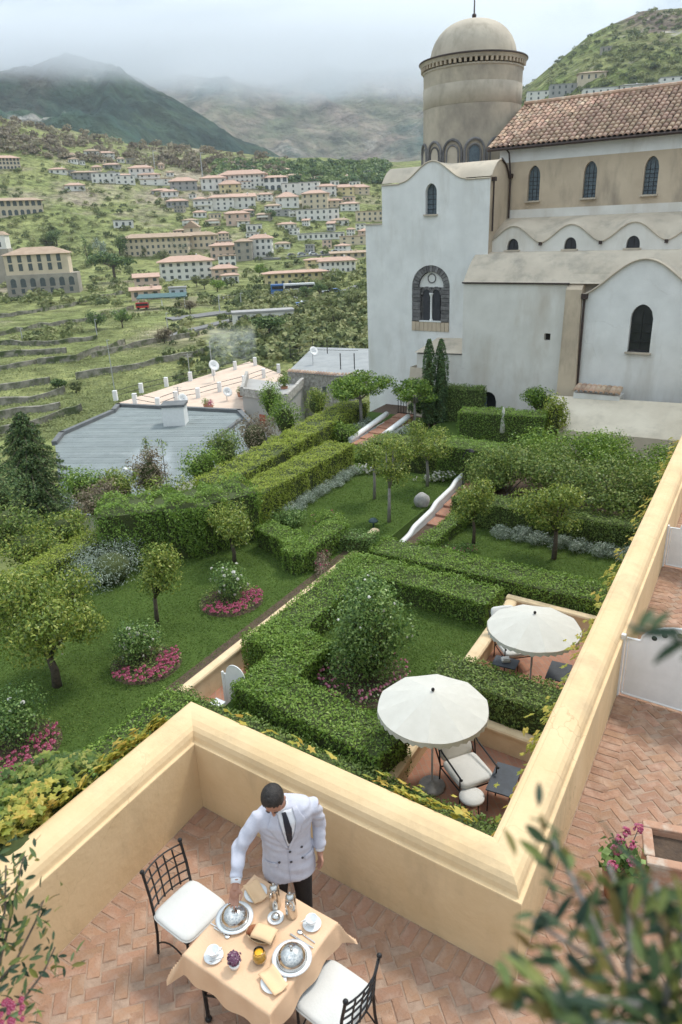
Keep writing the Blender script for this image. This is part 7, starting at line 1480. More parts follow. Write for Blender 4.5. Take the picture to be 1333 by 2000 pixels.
def cutlery(kind, label, a, c):
    p, q = Vector(tz(*a)), Vector(tz(*c)); o = thing(kind, label, kind.replace('_', ' '), (p.x, p.y, .7615), math.atan2((q - p).y, (q - p).x)); L = (q - p).length
    b = MB(); b.box((L * .28, 0, .004), (L * .56, .009, .004)); b.build('handle', 'steel', o, bevel=.0015)
    b = MB()
    if kind == 'knife': b.extr([(L * .55, -.006), (L * .95, -.008), (L, .002), (L * .9, .006), (L * .55, .005)], (0, 0, .002), (1, 0, 0), (0, 1, 0), (0, 0, .003)); b.build('blade', 'steel', o)
    elif kind == 'fork':
        b.box((L * .68, 0, .004), (L * .26, .02, .003)); b.build('neck', 'steel', o)
        for k in range(4): b = MB(); b.box((L * .9, -.009 + k * .006, .005), (L * .22, .0032, .003)); b.build('tine', 'steel', o)
    else: b.box((L * .65, 0, .004), (L * .22, .006, .004)); b.ball((L * .88, 0, .005), (L * .14, .018, .005), 12, 6); b.build('bowl', 'steel', o, True)
cutlery('fork', 'silver fork beside the waiter lifted dome', (412, 1804), (450, 1826)); cutlery('spoon', 'silver spoon nearest the left chair', (418, 1812), (448, 1832)); cutlery('knife', 'silver knife beside the second silver dome', (612, 1852), (566, 1824)); cutlery('spoon', 'silver spoon beside the second silver dome', (616, 1842), (582, 1818))
cutlery('knife', 'small butter knife beside the near napkin plate', (560, 1912), (536, 1890))
# ================================================================== iron chairs
def iron_chair(label, p, rz):
    o = thing('iron_chair', label, 'chair', p, rz, 'iron chairs at the breakfast table')   # front towards +X
    s = .195
    for y in (-s, s):
        b = MB(); b.tube([(s, y, 0), (s * .98, y, .44)], .011, 7); b.ball((s, y, .012), .018); b.build('leg', 'black_iron', o)
        b = MB(); b.tube([(-s - .05, y, 0), (-s - .01, y, .25), (-s, y, .46), (-s - .02, y, .68), (-s - .06, y, .89)], .012, 7); b.ball((-s - .063, y, .905), .02, 10, 7); b.build('back_post', 'black_iron', o)
    b = MB(); b.tube([(s, -s, .44), (s, s, .44), (-s, s, .44), (-s, -s, .44), (s, -s, .44)], .01, 6); b.build('seat_frame', 'black_iron', o)
    bx_ = lambda z: -s - .02 * max(0, min(z, .68) - .46) / .22 - .04 * max(0, z - .68) / .21 - .004
    for k in range(1, 5):
        y = -s + 2 * s * k / 5; b = MB(); b.tube([(bx_(z) - .045 * (1 - (y / s) ** 2), y, z) for z in np.linspace(.5, .85, 7)], .0075, 6); b.build('lattice_bar', 'black_iron', o)
    for z in np.linspace(.52, .865, 5): b = MB(); b.tube([(bx_(z) - .045 * (1 - (f) ** 2), s * f, z) for f in np.linspace(-1, 1, 9)], .0075, 6); b.build('lattice_rail', 'black_iron', o)
    for y in (-s, s): b = MB(); b.tube([(s, y, .16)] + [(s * f, y, .16 + .1 * (1 - f * f)) for f in np.linspace(.9, -1.05, 9)], .007, 6); b.build('stretcher', 'black_iron', o)
    b = MB(); b.tube([(s, -s, .16)] + [(s, s * f, .16 + .1 * (1 - f * f)) for f in np.linspace(-.9, .9, 9)] + [(s, s, .16)], .007, 6); b.build('stretcher', 'black_iron', o)
    b = cushion(MB(), (.01, 0, .478), (.445, .445, .06)); b.build('cushion', 'white_cloth', o, True)
    b = MB(); n = 40; b.tube([(.01 + math.copysign(abs(math.cos(a)) ** .32, math.cos(a)) * .223, math.copysign(abs(math.sin(a)) ** .32, math.sin(a)) * .223, .478) for a in np.linspace(0, 2 * math.pi, n)], .006, 5, False); b.build('piping', 'white_cloth', o, True); return o
iron_chair('black iron lattice chair with white cushion between table and left parapet', (-1.37, 4.235, 0), R(-38))
c2_ = atz(655, 1950, .48); iron_chair('black iron lattice chair with white cushion with its back to the corner of the parapet', (c2_.x, c2_.y, 0), R(142))
# ================================================================== waiter
mat('skin', (.42, .22, .15), (.36, .18, .12), 20, .55, .1, 60); mat('jacket_cloth', (.53, .53, .595), (.48, .48, .55), 30, .85, .15, 120); mat('trouser_cloth', (.018, .017, .018), (.026, .024, .024), 20, .85); mat('hair_dark', (.012, .009, .008), (.035, .028, .024), 60, .6, .4, 140); mat('shirt_cloth', (.75, .75, .77), (.7, .7, .73), 20, .85); mat('tie_cloth', (.012, .012, .02), (.02, .02, .03), 40, .6); mat('shoe_leather', (.012, .01, .01), None, 5, .35); mat('button_dark', (.05, .045, .05), None, 5, .4)
def remeshed(name, mb, vox, m, parent, smooth=4):
    me = mb.mesh(name); o = bpy.data.objects.new(name, me); COL.objects.link(o); r = o.modifiers.new('r', 'REMESH'); r.mode = 'VOXEL'; r.voxel_size = vox; r.use_smooth_shade = True
    s_ = o.modifiers.new('s', 'SMOOTH'); s_.iterations = smooth; s_.factor = .5
    dg = bpy.context.evaluated_depsgraph_get(); ev = bpy.data.meshes.new_from_object(o.evaluated_get(dg)); bpy.data.objects.remove(o); ev.name = name; ev.shade_smooth(); return link(name, ev, m, parent)
def rings(mb, rs, n=24):
    """loft of superelliptic rings (centre, rx, ry, tilt about x, tilt about y)"""
    vs = []
    for (c, rx, ry, tx, ty) in rs:
        M = Euler((tx, ty, 0)).to_matrix()
        for i in range(n):
            a = 2 * math.pi * i / n; cx, sy = math.cos(a), math.sin(a); vs.append(M @ Vector((math.copysign(abs(cx) ** .85, cx) * rx, math.copysign(abs(sy) ** .85, sy) * ry, 0)) + Vector(c))
    k = len(rs); mb.add(vs, [(r_ * n + i, r_ * n + (i + 1) % n, (r_ + 1) * n + (i + 1) % n, (r_ + 1) * n + i) for r_ in range(k - 1) for i in range(n)] + [tuple(range(n))[::-1], tuple((k - 1) * n + i for i in range(n))]); return mb
MO = Vector((-.55, 4.42, 0)); MT = .2
man = thing('person', 'waiter in white double breasted jacket and black tie leaning over the breakfast table', 'person', MO, MT)
def mloc(p): d_ = Vector(p) - MO; return Vector((d_.x * math.cos(MT) + d_.y * math.sin(MT), -d_.x * math.sin(MT) + d_.y * math.cos(MT), d_.z))
knob = mloc(Vector(C1.location) + Vector((0, 0, .02 + .105 * .86 + .03)))
SR, SL = Vector((-.215, -.07, 1.355)), Vector((.225, -.05, 1.372))
WR = knob + Vector((.035, .075, .115)); ER = (SR + WR) / 2 + Vector((-.06, .06, -.035)); EL = Vector((.275, .015, 1.10)); WL_ = Vector((.255, -.07, .875))
HC = Vector((-.085, -.165, 1.585)); HM = Euler((R(50), R(-4), R(-22))).to_matrix()      # head looks down, turned a little
def hp(x, y, z): return HC + HM @ Vector((x, y, z))
def hand(mb, wrist, dr, nrm, side, curl, spread=.0, sc=1.0, thumb_in=.5):
    """dr along the palm, nrm out of the palm (fingers curl towards it), side towards the thumb"""
    dr = dr.normalized(); nrm = (nrm - dr * nrm.dot(dr)).normalized(); sd = dr.cross(nrm); sd = sd if sd.dot(side) > 0 else -sd
    M = Matrix((sd, dr, nrm)).transposed(); mb.ball(wrist + dr * .05 * sc, (.041 * sc, .055 * sc, .018 * sc), 14, 10, M); mb.tube([wrist - dr * .05, wrist, wrist + dr * .03], [.027, .025, .027], 10)
    for k, (off, L, r_) in enumerate(((.031, .072, .0092), (.011, .082, .0095), (-.010, .077, .0092), (-.029, .06, .0082))):
        p = wrist + dr * (.085 + (.004 if k in (1, 2) else -.004)) * sc + sd * off * sc; pts = [p - dr * .035, p]; d_ = (dr + sd * spread * (1.5 - k) * .3).normalized(); a = 0; ax_ = d_.cross(nrm).normalized()
        for f, seg in ((.5, .45), (1.0, .31), (.8, .24)):
            d_ = Matrix.Rotation(curl * f * (1 + .1 * k), 3, ax_) @ d_; p = p + d_ * L * seg * sc; pts.append(p)
        mb.tube(pts, [r_ * 1.05, r_, r_ * .98, r_ * .88, r_ * .66], 8)
    p = wrist + dr * .025 * sc + sd * .03 * sc; d_ = (dr * .65 + sd * .75 + nrm * .2).normalized(); q1 = p + d_ * .038 * sc; q2 = q1 + (dr * .85 + sd * (.25 - thumb_in * .5) + nrm * thumb_in).normalized() * .03 * sc; q3 = q2 + (dr * .9 - sd * .1 * thumb_in + nrm * thumb_in).normalized() * .024 * sc; mb.tube([p - sd * .015, q1, q2, q3], [.013, .0115, .0105, .007], 8)
B0 = MB()
B0.ball(HC + HM @ Vector((0, .012, .028)), (.077, .096, .088), 20, 14, HM); B0.ball(HC + HM @ Vector((0, -.022, -.035)), (.062, .068, .082), 18, 12, HM); B0.ball(HC + HM @ Vector((0, -.045, -.088)), (.036, .03, .026), 12, 8, HM)
B0.tube([hp(0, -.083, .02), hp(0, -.1, -.012), hp(0, -.112, -.034), hp(0, -.092, -.046)], [.009, .011, .015, .01], 8); B0.ball(hp(.013, -.09, -.04), .009); B0.ball(hp(-.013, -.09, -.04), .009)
for s_ in (-1, 1):
    B0.ball(hp(s_ * .031, -.078, .026), (.022, .011, .008), 8, 6, HM); B0.ball(hp(s_ * .079, .012, -.012), (.012, .022, .034), 10, 8, HM); B0.ball(hp(s_ * .036, -.064, -.03), (.024, .02, .024), 8, 6, HM)
B0.ball(hp(0, -.085, -.068), (.024, .01, .0065), 8, 6, HM); B0.ball(hp(0, -.083, -.078), (.02, .01, .007), 8, 6, HM)
B0.tube([Vector((-.03, -.06, 1.36)), Vector((-.045, -.085, 1.46)), hp(0, .03, -.06)], [.07, .058, .056], 14)
rings(B0, [((0, 0, .8), .12, .09, 0, 0), ((0, 0, .9), .15, .1, 0, 0), ((-.01, -.03, 1.2), .15, .09, 0, 0), ((-.02, -.06, 1.38), .16, .08, 0, 0), ((-.03, -.065, 1.44), .07, .06, 0, 0)])
for s_ in (-1, 1): B0.tube([(s_ * .09, 0, .85), (s_ * .1, .01, .5), (s_ * .1, .03, .1)], [.075, .055, .04], 10)
B0.tube([SR, ER, WR], [.05, .042, .028], 10); B0.tube([SL, EL, WL_], [.05, .042, .028], 10)
hd = (knob + Vector((0, 0, .0)) - WR).normalized(); hand(B0, WR, hd, Vector((-.2, -.5, -.5)), Vector((.8, -.5, 0)), .42, .2, 1.0, .75); hand(B0, WL_, Vector((-.02, -.12, -1)), Vector((-.75, -.2, .1)), Vector((-.3, -1, 0)), .42, .0, 1.02, .3)
body = remeshed('body', B0, .0058, 'skin', man, 3)
J = MB(); rings(J, [((-.0, -.02, .705), .222, .155, 0, 0), ((0, -.015, .78), .22, .152, 0, 0), ((0, -.01, .9), .207, .142, 0, 0), ((-.003, -.02, 1.02), .196, .134, 0, 0), ((-.006, -.035, 1.14), .2, .134, 0, 0), ((-.008, -.05, 1.25), .222, .138, 0, -.04), ((-.008, -.06, 1.34), .236, .13, .05, -.1), ((-.012, -.062, 1.395), .21, .112, .08, -.13), ((-.02, -.064, 1.435), .14, .09, .1, -.1), ((-.028, -.066, 1.462), .085, .075, .15, -.05)], 32)
J.tube([SR + Vector((.09, .0, -.02)), SR + Vector((.0, 0, -.02)), SR.lerp(ER, .5), ER, ER.lerp(WR, .45), WR.lerp(ER, .2)], [.064, .069, .062, .057, .051, .044], 16); J.tube([SL - Vector((.09, 0, .03)), SL + Vector((-.005, 0, -.025)), SL.lerp(EL, .5), EL, EL.lerp(WL_, .45), WL_.lerp(EL, .12)], [.064, .069, .062, .057, .052, .046], 16)
jk = remeshed('jacket', J, .0085, 'jacket_cloth', man, 5)
me = jk.data; co = np.empty(len(me.vertices) * 3); me.vertices.foreach_get('co', co); co = co.reshape(-1, 3); nn = np.empty_like(co).ravel(); me.vertices.foreach_get('normal', nn); nn = nn.reshape(-1, 3)
armness = np.clip((np.abs(co[:, 0] + .005) - .2) * 12, 0, 1); fold = .008 * np.sin(co[:, 2] * 70 + co[:, 0] * 25 + 3 * np.sin(co[:, 1] * 18)) * (vnoise(co[:, 0] * 9 + 5, co[:, 2] * 9, 2)) * (.5 + .35 * armness) + .007 * (vnoise(co[:, 0] * 14, co[:, 2] * 11 + co[:, 1] * 8, 5) - .5)
co = co + nn * fold[:, None]; me.vertices.foreach_set('co', co.astype(np.float32).ravel()); me.update()
JB = BVHTree.FromPolygons([v.co.copy() for v in me.vertices], [tuple(p.vertices) for p in me.polygons])
def on_front(x, z, d_=.003):
    h = JB.ray_cast(Vector((x, -1, z)), Vector((0, 1, 0)))
    return (h[0] + h[1].normalized() * d_ if h[1].y < 0 else h[0] - h[1].normalized() * d_) if h[0] else Vector((x, -.19, z))
def applique(name, rows, m, parent, d_, cols=6, th=.004):
    """cloth strip on the jacket front: rows of (z, xl, xr)"""
    b = MB(); zs = [r_[0] for r_ in rows]; K = 16; vs = []
    for k in range(K + 1):
        z = zs[0] + (zs[-1] - zs[0]) * k / K; xl = np.interp(-z, [-q[0] for q in rows], [q[1] for q in rows]); xr = np.interp(-z, [-q[0] for q in rows], [q[2] for q in rows])
        for j in range(cols + 1): vs.append(on_front(xl + (xr - xl) * j / cols, z, d_))
    b.add(vs, [(k * (cols + 1) + j, k * (cols + 1) + j + 1, (k + 1) * (cols + 1) + j + 1, (k + 1) * (cols + 1) + j) for k in range(K) for j in range(cols)]); o = b.build(name, m, parent, True); s_ = o.modifiers.new('t', 'SOLIDIFY'); s_.thickness = th; s_.offset = 1; return o
applique('shirt_front', [(1.44, -.075, .055), (1.38, -.06, .075), (1.25, -.035, .05), (1.1, -.008, .006)], 'shirt_cloth', man, .002, 8, .002)
applique('tie', [(1.43, -.035, -.002), (1.40, -.03, .008), (1.3, -.022, .03), (1.18, -.012, .028), (1.13, -.002, .012)], 'tie_cloth', man, .006)
applique('lapel', [(1.445, .05, .085), (1.36, .065, .135), (1.335, .066, .15), (1.32, .064, .12), (1.2, .038, .075), (1.06, -.012, -.002)], 'jacket_cloth', man, .005, 6, .005); applique('lapel', [(1.43, -.1, -.07), (1.33, -.15, -.06), (1.315, -.155, -.056), (1.3, -.13, -.052), (1.18, -.075, -.03), (1.07, -.018, -.008)], 'jacket_cloth', man, .005, 6, .005)
applique('front_edge', [(1.06, -.013, -.006), (.9, -.014, -.008), (.72, -.012, -.004)], 'jacket_cloth', man, .003, 2, .003); applique('pocket_flap', [(.93, .12, .2), (.9, .12, .205), (.89, .122, .205)], 'jacket_cloth', man, .004, 4, .004); applique('pocket_flap', [(.92, -.19, -.1), (.89, -.2, -.1), (.88, -.2, -.102)], 'jacket_cloth', man, .004, 4, .004)
for (x, z) in ((.005, 1.03), (.1, 1.04), (.008, .92), (.1, .925), (-.085, .93)):
    p = on_front(x, z, .005); b = MB(); b.ball((0, 0, 0), (.011, .006, .011), 10, 6); o = b.build('button', 'button_dark', man, True); o.location = p
b = MB(); C0 = Vector((-.045, -.085, 1.455)); b.lathe([(.068, -.025), (.07, 0), (.064, .028), (.06, .028), (.062, -.02)], 20); o = b.build('shirt_collar', 'shirt_cloth', man, True); o.location = C0; o.rotation_euler = (.45, -.1, 0)
for (w_, e_) in ((WR, ER), (WL_, EL)):
    b = MB(); d_ = (e_ - w_).normalized(); b.tube([w_ + d_ * .012, w_ + d_ * .06], [.038, .042], 14); b.build('shirt_cuff', 'shirt_cloth', man, True)
T = MB(); rings(T, [((0, 0, .97), .16, .115, 0, 0), ((0, 0, .86), .182, .125, 0, 0), ((0, 0, .76), .185, .12, 0, 0)])
for s_ in (-1, 1): T.tube([(s_ * .09, 0, .84), (s_ * .1, -.005, .6), (s_ * .105, .01, .4), (s_ * .11, .03, .06)], [.098, .088, .074, .062], 16)
remeshed('trousers', T, .01, 'trouser_cloth', man, 4)
for s_ in (-1, 1): b = MB(); b.ball((s_ * .115, -.03, .045), (.048, .14, .045), 14, 8); b.box((s_ * .115, -.03, .01), (.09, .27, .02)); b.build('shoe', 'shoe_leather', man, True)
Hh = MB(); Hh.ball(HC + HM @ Vector((0, .02, .038)), (.083, .097, .088), 22, 16, HM); hv = []
hm_ = Hh.mesh('hair', True); bmh = bmesh.new(); bmh.from_mesh(hm_); inv = HM.inverted()
kill = [v for v in bmh.verts if (lambda q: q.y < -.052 - .1 * (q.z - .06) or q.z < (-.04 if q.y > .03 else .012 if abs(q.x) > .055 else .05))(inv @ (v.co - HC))]
bmesh.ops.delete(bmh, geom=kill, context='VERTS'); bmh.to_mesh(hm_); bmh.free(); ho = link('hair', hm_, 'hair_dark', man); s_ = ho.modifiers.new('t', 'SOLIDIFY'); s_.thickness = .006; s_.offset = 1
for s_ in (-1, 1):
    b = MB(); b.tube([hp(s_ * .016, -.091, .029), hp(s_ * .03, -.09, .033), hp(s_ * .05, -.078, .027)], [.003, .0045, .002], 6); b.build('eyebrow', 'hair_dark', man, True)
    b = MB(); b.ball(hp(s_ * .031, -.083, .008), (.0125, .006, .006), 10, 6, HM); b.build('eyelid', 'skin', man, True); b = MB(); b.tube([hp(s_ * .02, -.0895, .004), hp(s_ * .031, -.0905, .002), hp(s_ * .042, -.087, .004)], .0016, 5); b.build('eyelash', 'hair_dark', man)
# ================================================================== creepers on the parapet
def lobed_leaf(seed):
    r = random.Random(seed); pts = []; n = 11
    for i in range(n):
        a = -math.pi / 2 + 2 * math.pi * i / n; rad = (.55 if i % 2 == 0 else .3) * (1.15 if i in (5, 6) else 1) * r.uniform(.9, 1.1); pts.append((rad * math.cos(a), rad * math.sin(a), .1 * r.uniform(-1, 1) - .15 * rad * rad))
    b = MB(); b.add(pts + [(0, 0, .05)], [(i, (i + 1) % n, n) for i in range(n)]); return b.mesh('leaf')
leafmat('object_vine_leaf', [(0, 0, 0)] * 2)
def objleafmat(name, cols, tr=.35):
    m = leafmat(name, cols, .5, tr, var=0.0); t = m.node_tree; cr = [n_ for n_ in t.nodes if n_.type == 'VALTORGB'][0]; oi = [n_ for n_ in t.nodes if n_.type == 'OBJECT_INFO'][0]
    for l in list(t.links):
        if l.to_node == cr: t.links.remove(l)
    at = [n_ for n_ in t.nodes if n_.type == 'ATTRIBUTE'][0]; ad = _node(t, 'ShaderNodeMath', operation='ADD'); fr = _node(t, 'ShaderNodeMath', operation='FRACT'); t.links.new(oi.outputs['Random'], ad.inputs[0]); t.links.new(at.outputs['Fac'], ad.inputs[1]); t.links.new(ad.outputs[0], fr.inputs[0]); t.links.new(fr.outputs[0], cr.inputs[0]); return m
objleafmat('creeper_leaf', [(.2, .26, .035), (.4, .4, .06), (.58, .46, .08), (.6, .33, .08), (.5, .2, .09)]); objleafmat('yellow_creeper_leaf', [(.2, .24, .04), (.36, .35, .06), (.5, .42, .08), (.52, .36, .08)]); objleafmat('green_creeper_leaf', [(.05, .095, .018), (.1, .165, .028), (.19, .24, .04), (.34, .33, .08)]); objleafmat('olive_object_leaf', [(.03, .05, .025), (.06, .085, .035), (.11, .14, .06), (.2, .23, .12)], .25); objleafmat('olive_bright_leaf', [(.015, .035, .02), (.03, .06, .03), (.055, .09, .035), (.1, .15, .05), (.2, .22, .05), (.14, .09, .03)], .25)
lps = [lobed_leaf(i) for i in range(5)]
def vine(label, spots, size, m='creeper_leaf', limit=300):
    o = thing('creeper', label, 'creeper'); ms = []
    for (p, out) in spots:
        q = (Vector(out) + Vector((random.gauss(0, .35), random.gauss(0, .35), random.gauss(.5, .3)))).to_track_quat('Z', 'Y'); ms.append(Matrix.Translation(p) @ q.to_matrix().to_4x4() @ Matrix.Rotation(random.uniform(0, 6.28), 4, 'Z') @ Matrix.Scale(size * random.uniform(.6, 1.3), 4))
    pieces(o, 'leaf', lps, ms, m, limit); return o
def wall_spots(n, p0, d_, L, nrm, off, z, zj, dens=None):
    out = []
    while len(out) < n:
        s_ = random.random() * L
        if dens and random.random() > dens(s_): continue
        p = p0 + d_ * s_ + nrm * (off + abs(random.gauss(0, .07))); out.append((Vector((p.x, p.y, z - abs(random.gauss(0, zj)))), nrm + Vector((0, 0, .6))))
    return out
vine('yellow creeper leaves along the outer edge of the left parapet', wall_spots(230, A_ - Wd * 1.9, Wd, 1.95, nrmL, .4, 1.0, .1, lambda s_: .35 + .65 * (s_ / 2)), .11, 'yellow_creeper_leaf')
vine('orange and green creeper leaves along the outer edge of the front parapet', wall_spots(90, A_, U, 2.85, nrmF, .39, .98, .1, lambda s_: 1.0 if s_ > 1.9 else .1), .1)
vine('orange and yellow creeper leaves climbing the outside of the long right parapet', wall_spots(300, B_ + Wd * .6, Wd, 12.4, nrmL, .385, .93, .22, lambda s_: .25 + .75 * float(vnoise(np.array([s_ * 1.3]), np.array([.5]), 3)[0] > .5)), .09)
sp = []; ivc = [atz(150, 1535, .72), atz(95, 1535, .62), atz(30, 1560, .6), atz(95, 1590, .82), atz(20, 1630, .8), atz(-40, 1600, .7), atz(50, 1670, .9), atz(-30, 1700, .9)]
for _ in range(2300):
    d_ = sphere_pts(1)[0]; p = random.choice(ivc) + Vector((d_[0] * .36, d_[1] * .36, d_[2] * .28))
    if (p - A_).dot(nrmL) > .39: sp.append((p, Vector(d_) + Vector((.1, -.3, .6))))
ivy = vine('dense yellow green creeper mass spilling outside the left parapet', sp, .085, 'green_creeper_leaf'); b = MB()
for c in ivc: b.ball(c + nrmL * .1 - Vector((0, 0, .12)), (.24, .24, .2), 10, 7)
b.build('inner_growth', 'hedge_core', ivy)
# ================================================================== foreground olive branches on the eye's balcony
def olive_leaf(seed):
    r = random.Random(seed); n = 5; vs = []
    for k in range(n + 1):
        f = k / n; w = .16 * math.sin(math.pi * min(1, f * .96 + .02)) ** .8; vs += [(-w, f, -.25 * f * f + .05), (0, f, -.25 * f * f), (w, f, -.25 * f * f + .05)]
    b = MB(); b.add(vs, [(3 * k + j, 3 * k + j + 1, 3 * k + 4 + j, 3 * k + 3 + j) for k in range(n) for j in (0, 1)]); return b.mesh('leaf', True)
ol = [olive_leaf(i) for i in range(3)]
def branch_plant(name, label, cat, stems, n, size, m, bark, rad, jit, limit=300):
    o = thing(name, label, cat, stems[0][0]); base_ = Vector(stems[0][0]); ms = []
    for st_ in stems:
        pts = [Vector(p) - base_ for p in st_]; b = MB(); b.tube(pts, [rad * (1 - .6 * i / len(pts)) for i in range(len(pts))], 6); b.build('branch', bark, o, True)
    tot = sum(len(s_) - 1 for s_ in stems)
    for _ in range(n):
        st_ = random.choice(stems); k = random.randrange(len(st_) - 1); f = random.random(); a, c = Vector(st_[k]), Vector(st_[k + 1]); p = a.lerp(c, f) - base_ + Vector([random.gauss(0, jit) for _ in range(3)]); d_ = ((c - a).normalized() + Vector([random.gauss(0, .75) for _ in range(3)])).normalized()
        q = d_.to_track_quat('Y', 'Z'); ms.append(Matrix.Translation(p) @ q.to_matrix().to_4x4() @ Matrix.Rotation(random.uniform(-1, 1), 4, 'Y') @ Matrix.Scale(size * random.uniform(.65, 1.25), 4))
    pieces(o, 'leaf', ol, ms, m, limit); return o
def S_(pts, d0, d1): d0, d1 = (d0 * .66, d1 * .66) if d0 < 2 else (d0, d1); k = len(pts); return [toward(x, y, d0 + (d1 - d0) * i / (k - 1)) for i, (x, y) in enumerate(pts)]
st = [S_([(1420, 2120), (1290, 1985), (1200, 1900), (1120, 1850), (1040, 1795)], 1.5, 1.45), S_([(1200, 1900), (1150, 1780), (1110, 1700), (1080, 1640)], 1.46, 1.5), S_([(1230, 1930), (1230, 1800), (1190, 1690)], 1.45, 1.5), S_([(1300, 1990), (1310, 1850), (1280, 1720)], 1.45, 1.4), S_([(1250, 1960), (1120, 1950), (1040, 1930)], 1.4, 1.35), S_([(1350, 2030), (1180, 2000), (1080, 1995)], 1.4, 1.35), S_([(1380, 2060), (1340, 1900), (1335, 1780)], 1.4, 1.4)]
bp_ = branch_plant('olive_branch', 'blurred leafy olive branch reaching in over the corner of the walkway', 'branch', st, 300, .036, 'olive_bright_leaf', 'grey_bark', .0042, .02)
branch_plant('olive_branch', 'thin blurred twig with narrow leaves before the white divider', 'branch', [S_([(1420, 1260), (1333, 1248), (1270, 1240), (1225, 1215)], 1.1, 1.12)], 14, .036, 'olive_bright_leaf', 'grey_bark', .0014, .004)
st = [S_([(-60, 2040), (-5, 1900), (20, 1800), (40, 1700), (48, 1670)], 3.5, 3.6), S_([(-40, 1960), (30, 1880), (70, 1800), (85, 1760)], 3.5, 3.6), S_([(-30, 1900), (10, 1780), (12, 1690)], 3.5, 3.5), S_([(-50, 1990), (40, 1960), (85, 1900), (108, 1850)], 3.4, 3.5), S_([(-40, 1850), (-5, 1760), (0, 1700)], 3.5, 3.5)]
branch_plant('olive_branch', 'fine olive branches with narrow leaves before the left parapet', 'branch', st, 300, .048, 'olive_object_leaf', 'bark', .006, .045)
P = np.array([toward(random.uniform(-20, 45), random.uniform(1950, 2010), 3.3) for _ in range(26)]); o = thing('pink_flowers', 'small pink blossoms below the fine olive branches', 'flowers', Vector(P[0])); blossoms(o, P - P[0], np.tile((0, -.5, 1), (len(P), 1)), .02, 'pink_petal')
# planter trough with pink flowers on the walkway
mat('old_terracotta', (.45, .26, .17), (.36, .2, .13), 5, .9, .4, 25, stain=((.5, .44, .36), 4, .48, .66, (1, 1, 1)))
tp0 = atz(1262, 1612, .42); o = thing('planter_trough', 'weathered terracotta trough with dark soil on the brick walkway', 'planter', (tp0.x, tp0.y, 0), GR + .3); b = MB(); L, Wt = 1.1, .42
b.box((L / 2, -.02, .22), (L, .05, .4)); b.box((L / 2, -Wt + .02, .22), (L, .05, .4)); b.box((.02, -Wt / 2, .22), (.05, Wt - .09, .4)); b.box((L - .02, -Wt / 2, .22), (.05, Wt - .09, .4)); b.box((L / 2, -Wt / 2, .02), (L, Wt, .04)); b.build('trough', 'old_terracotta', o, bevel=.01)
b = MB(); b.box((L / 2, .0, .43), (L + .06, .09, .04)); b.box((L / 2, -Wt, .43), (L + .06, .09, .04)); b.box((0, -Wt / 2, .43), (.09, Wt - .1, .04)); b.build('rim', 'old_terracotta', o, bevel=.012); b = MB(); b.box((L / 2, -Wt / 2, .34), (L - .08, Wt - .1, .06)); b.build('soil', 'soil', o)
p = atz(1215, 1665, .5); o = thing('geranium', 'pink geranium heads beside the terracotta trough', 'flowers', (p.x, p.y, 0)); b = MB(); b.lathe([(.001, 0), (.1, 0), (.14, .26), (.12, .26), (.001, .22)], 14); b.build('pot', 'clay_pot', o, True)
P, Q = crown_points([((0, 0, .42), (.2, .2, .17))], 220, .4); link('foliage', leafmesh('foliage', P, Q, .07, .8), 'glossy_leaf', o)
for (x, y) in ((1198, 1690), (1212, 1640), (1222, 1625), (1232, 1650), (1248, 1618), (1236, 1682), (1204, 1660)):
    c = atz(x, y, .55); c = np.array(c) - np.array((p.x, p.y, 0)); P = c + sphere_pts(16) * .035; blossoms(o, P, P - c + np.array((0, 0, .02)), .032, 'pink_petal', 'floret')
    b = MB(); b.tube([(0, 0, .25), tuple(c)], .004, 5); b.build('stalk', 'green_enamel', o)
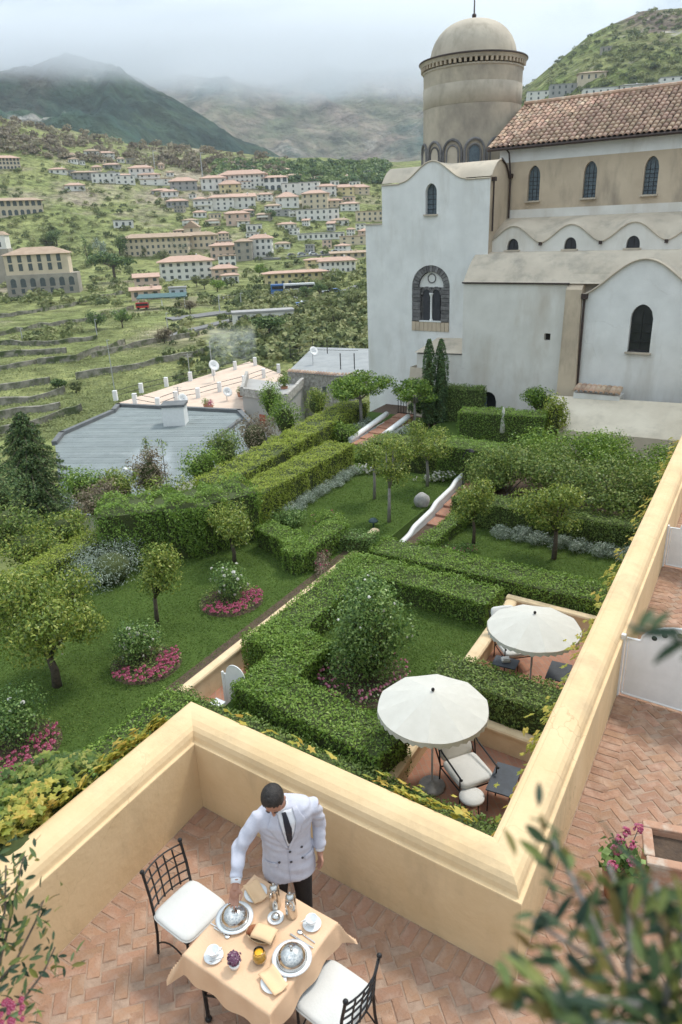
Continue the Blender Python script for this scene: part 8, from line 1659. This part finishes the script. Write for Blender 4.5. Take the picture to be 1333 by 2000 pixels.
# ================================================================== air
def volbox(name, lo, hi, m):
    b = MB(); b.box([(a + c) / 2 for a, c in zip(lo, hi)], [c - a for a, c in zip(lo, hi)]); o = link(name, b.mesh(name), m); o['kind'] = 'stuff'; return o
hm = bpy.data.materials.new('haze'); hm.use_nodes = True; t = hm.node_tree; t.nodes.remove(t.nodes['Principled BSDF'])
pv = _node(t, 'ShaderNodeVolumePrincipled'); pv.inputs['Color'].default_value = (0.82, 0.9, 1.0, 1); pv.inputs['Density'].default_value = 0.0001; pv.inputs['Anisotropy'].default_value = 0.2
t.links.new(pv.outputs[0], t.nodes['Material Output'].inputs['Volume'])
volbox('haze', (-4200, -60, -60), (3200, 6400, 1500), hm)
def cloudmat(name, dens, sc, seed, z0, z1):
    cm = bpy.data.materials.new(name); cm.use_nodes = True; t = cm.node_tree; t.nodes.remove(t.nodes['Principled BSDF']); L = t.links.new
    pv = _node(t, 'ShaderNodeVolumePrincipled'); pv.inputs['Color'].default_value = (0.88, 0.91, 0.95, 1); pv.inputs['Anisotropy'].default_value = 0.35
    co = _node(t, 'ShaderNodeTexCoord'); mg = _node(t, 'ShaderNodeMapping'); mg.inputs['Scale'].default_value = (1, 0.6, 1.7); mg.inputs['Location'].default_value = (seed * 91, seed * 37, 0); L(co.outputs['Object'], mg.inputs[0])
    nz = _node(t, 'ShaderNodeTexNoise', i_Scale=sc, i_Detail=5.0, i_Roughness=0.58); L(mg.outputs[0], nz.inputs['Vector'])
    sp = _node(t, 'ShaderNodeSeparateXYZ'); L(co.outputs['Generated'], sp.inputs[0])
    def rg(src, a, b, c=0.0, d=1.0, smooth=True):
        r = _node(t, 'ShaderNodeMapRange', interpolation_type='SMOOTHSTEP' if smooth else 'LINEAR'); r.inputs[1].default_value = a; r.inputs[2].default_value = b; r.inputs[3].default_value = c; r.inputs[4].default_value = d; L(src, r.inputs[0]); return r.outputs[0]
    def mul(a, b):
        q = _node(t, 'ShaderNodeMath', operation='MULTIPLY'); L(a, q.inputs[0]); L(b, q.inputs[1]); return q.outputs[0]
    up = rg(sp.outputs['Z'], z0, z1, -0.30, 0.30, False)
    ad = _node(t, 'ShaderNodeMath', operation='ADD'); L(nz.outputs['Fac'], ad.inputs[0]); L(up, ad.inputs[1])
    d = rg(ad.outputs[0], 0.36, 0.72, 0, dens)
    for ax, a, b in (('X', 0.0, 0.12), ('Y', 0.0, 0.25)):
        d = mul(d, rg(sp.outputs[ax], a, b)); d = mul(d, rg(sp.outputs[ax], 1 - a, 1 - b))
    d = mul(d, rg(sp.outputs['Z'], 1.0, 0.72)); d = mul(d, rg(sp.outputs['Z'], 0.0, 0.12))
    L(d, pv.inputs['Density']); L(pv.outputs[0], t.nodes['Material Output'].inputs['Volume']); return cm
ck = volbox('cloud_bank', (-1500, 1250, 215), (420, 1900, 385), cloudmat('cloud_near', 0.0085, 0.0042, 1, 0.05, 0.6)); ck['label'] = 'low grey cloud bank on the dark wooded mountain'
ck = volbox('cloud_bank', (-1500, 2600, 420), (1250, 4100, 710), cloudmat('cloud_far', 0.0036, 0.0021, 5, 0.08, 0.6)); ck['label'] = 'pale cloud bank over the far brown mountain'
for (px, py, Y_, w_, h_, lab, sd) in ((300, 915, 44, 2.6, 3.0, 'thin chimney smoke drifting over the edge of the grey sheet roof', 3), (455, 680, 100, 7, 6.5, 'faint smoke rising beyond the peach roof terrace', 8)):
    c = aty(px, py, Y_); o = volbox('smoke', (c.x - w_ / 2, c.y - 1.5, c.z - h_ / 2), (c.x + w_ / 2, c.y + 1.5, c.z + h_ / 2), cloudmat('smoke', .55 / w_ * 2.6, 2.2 / w_ * 2.6, sd, -.4, 1.2)); o['label'] = lab
S.cycles.volume_step_rate = 1.0; S.cycles.volume_max_steps = 128; S.cycles.volume_bounces = 3
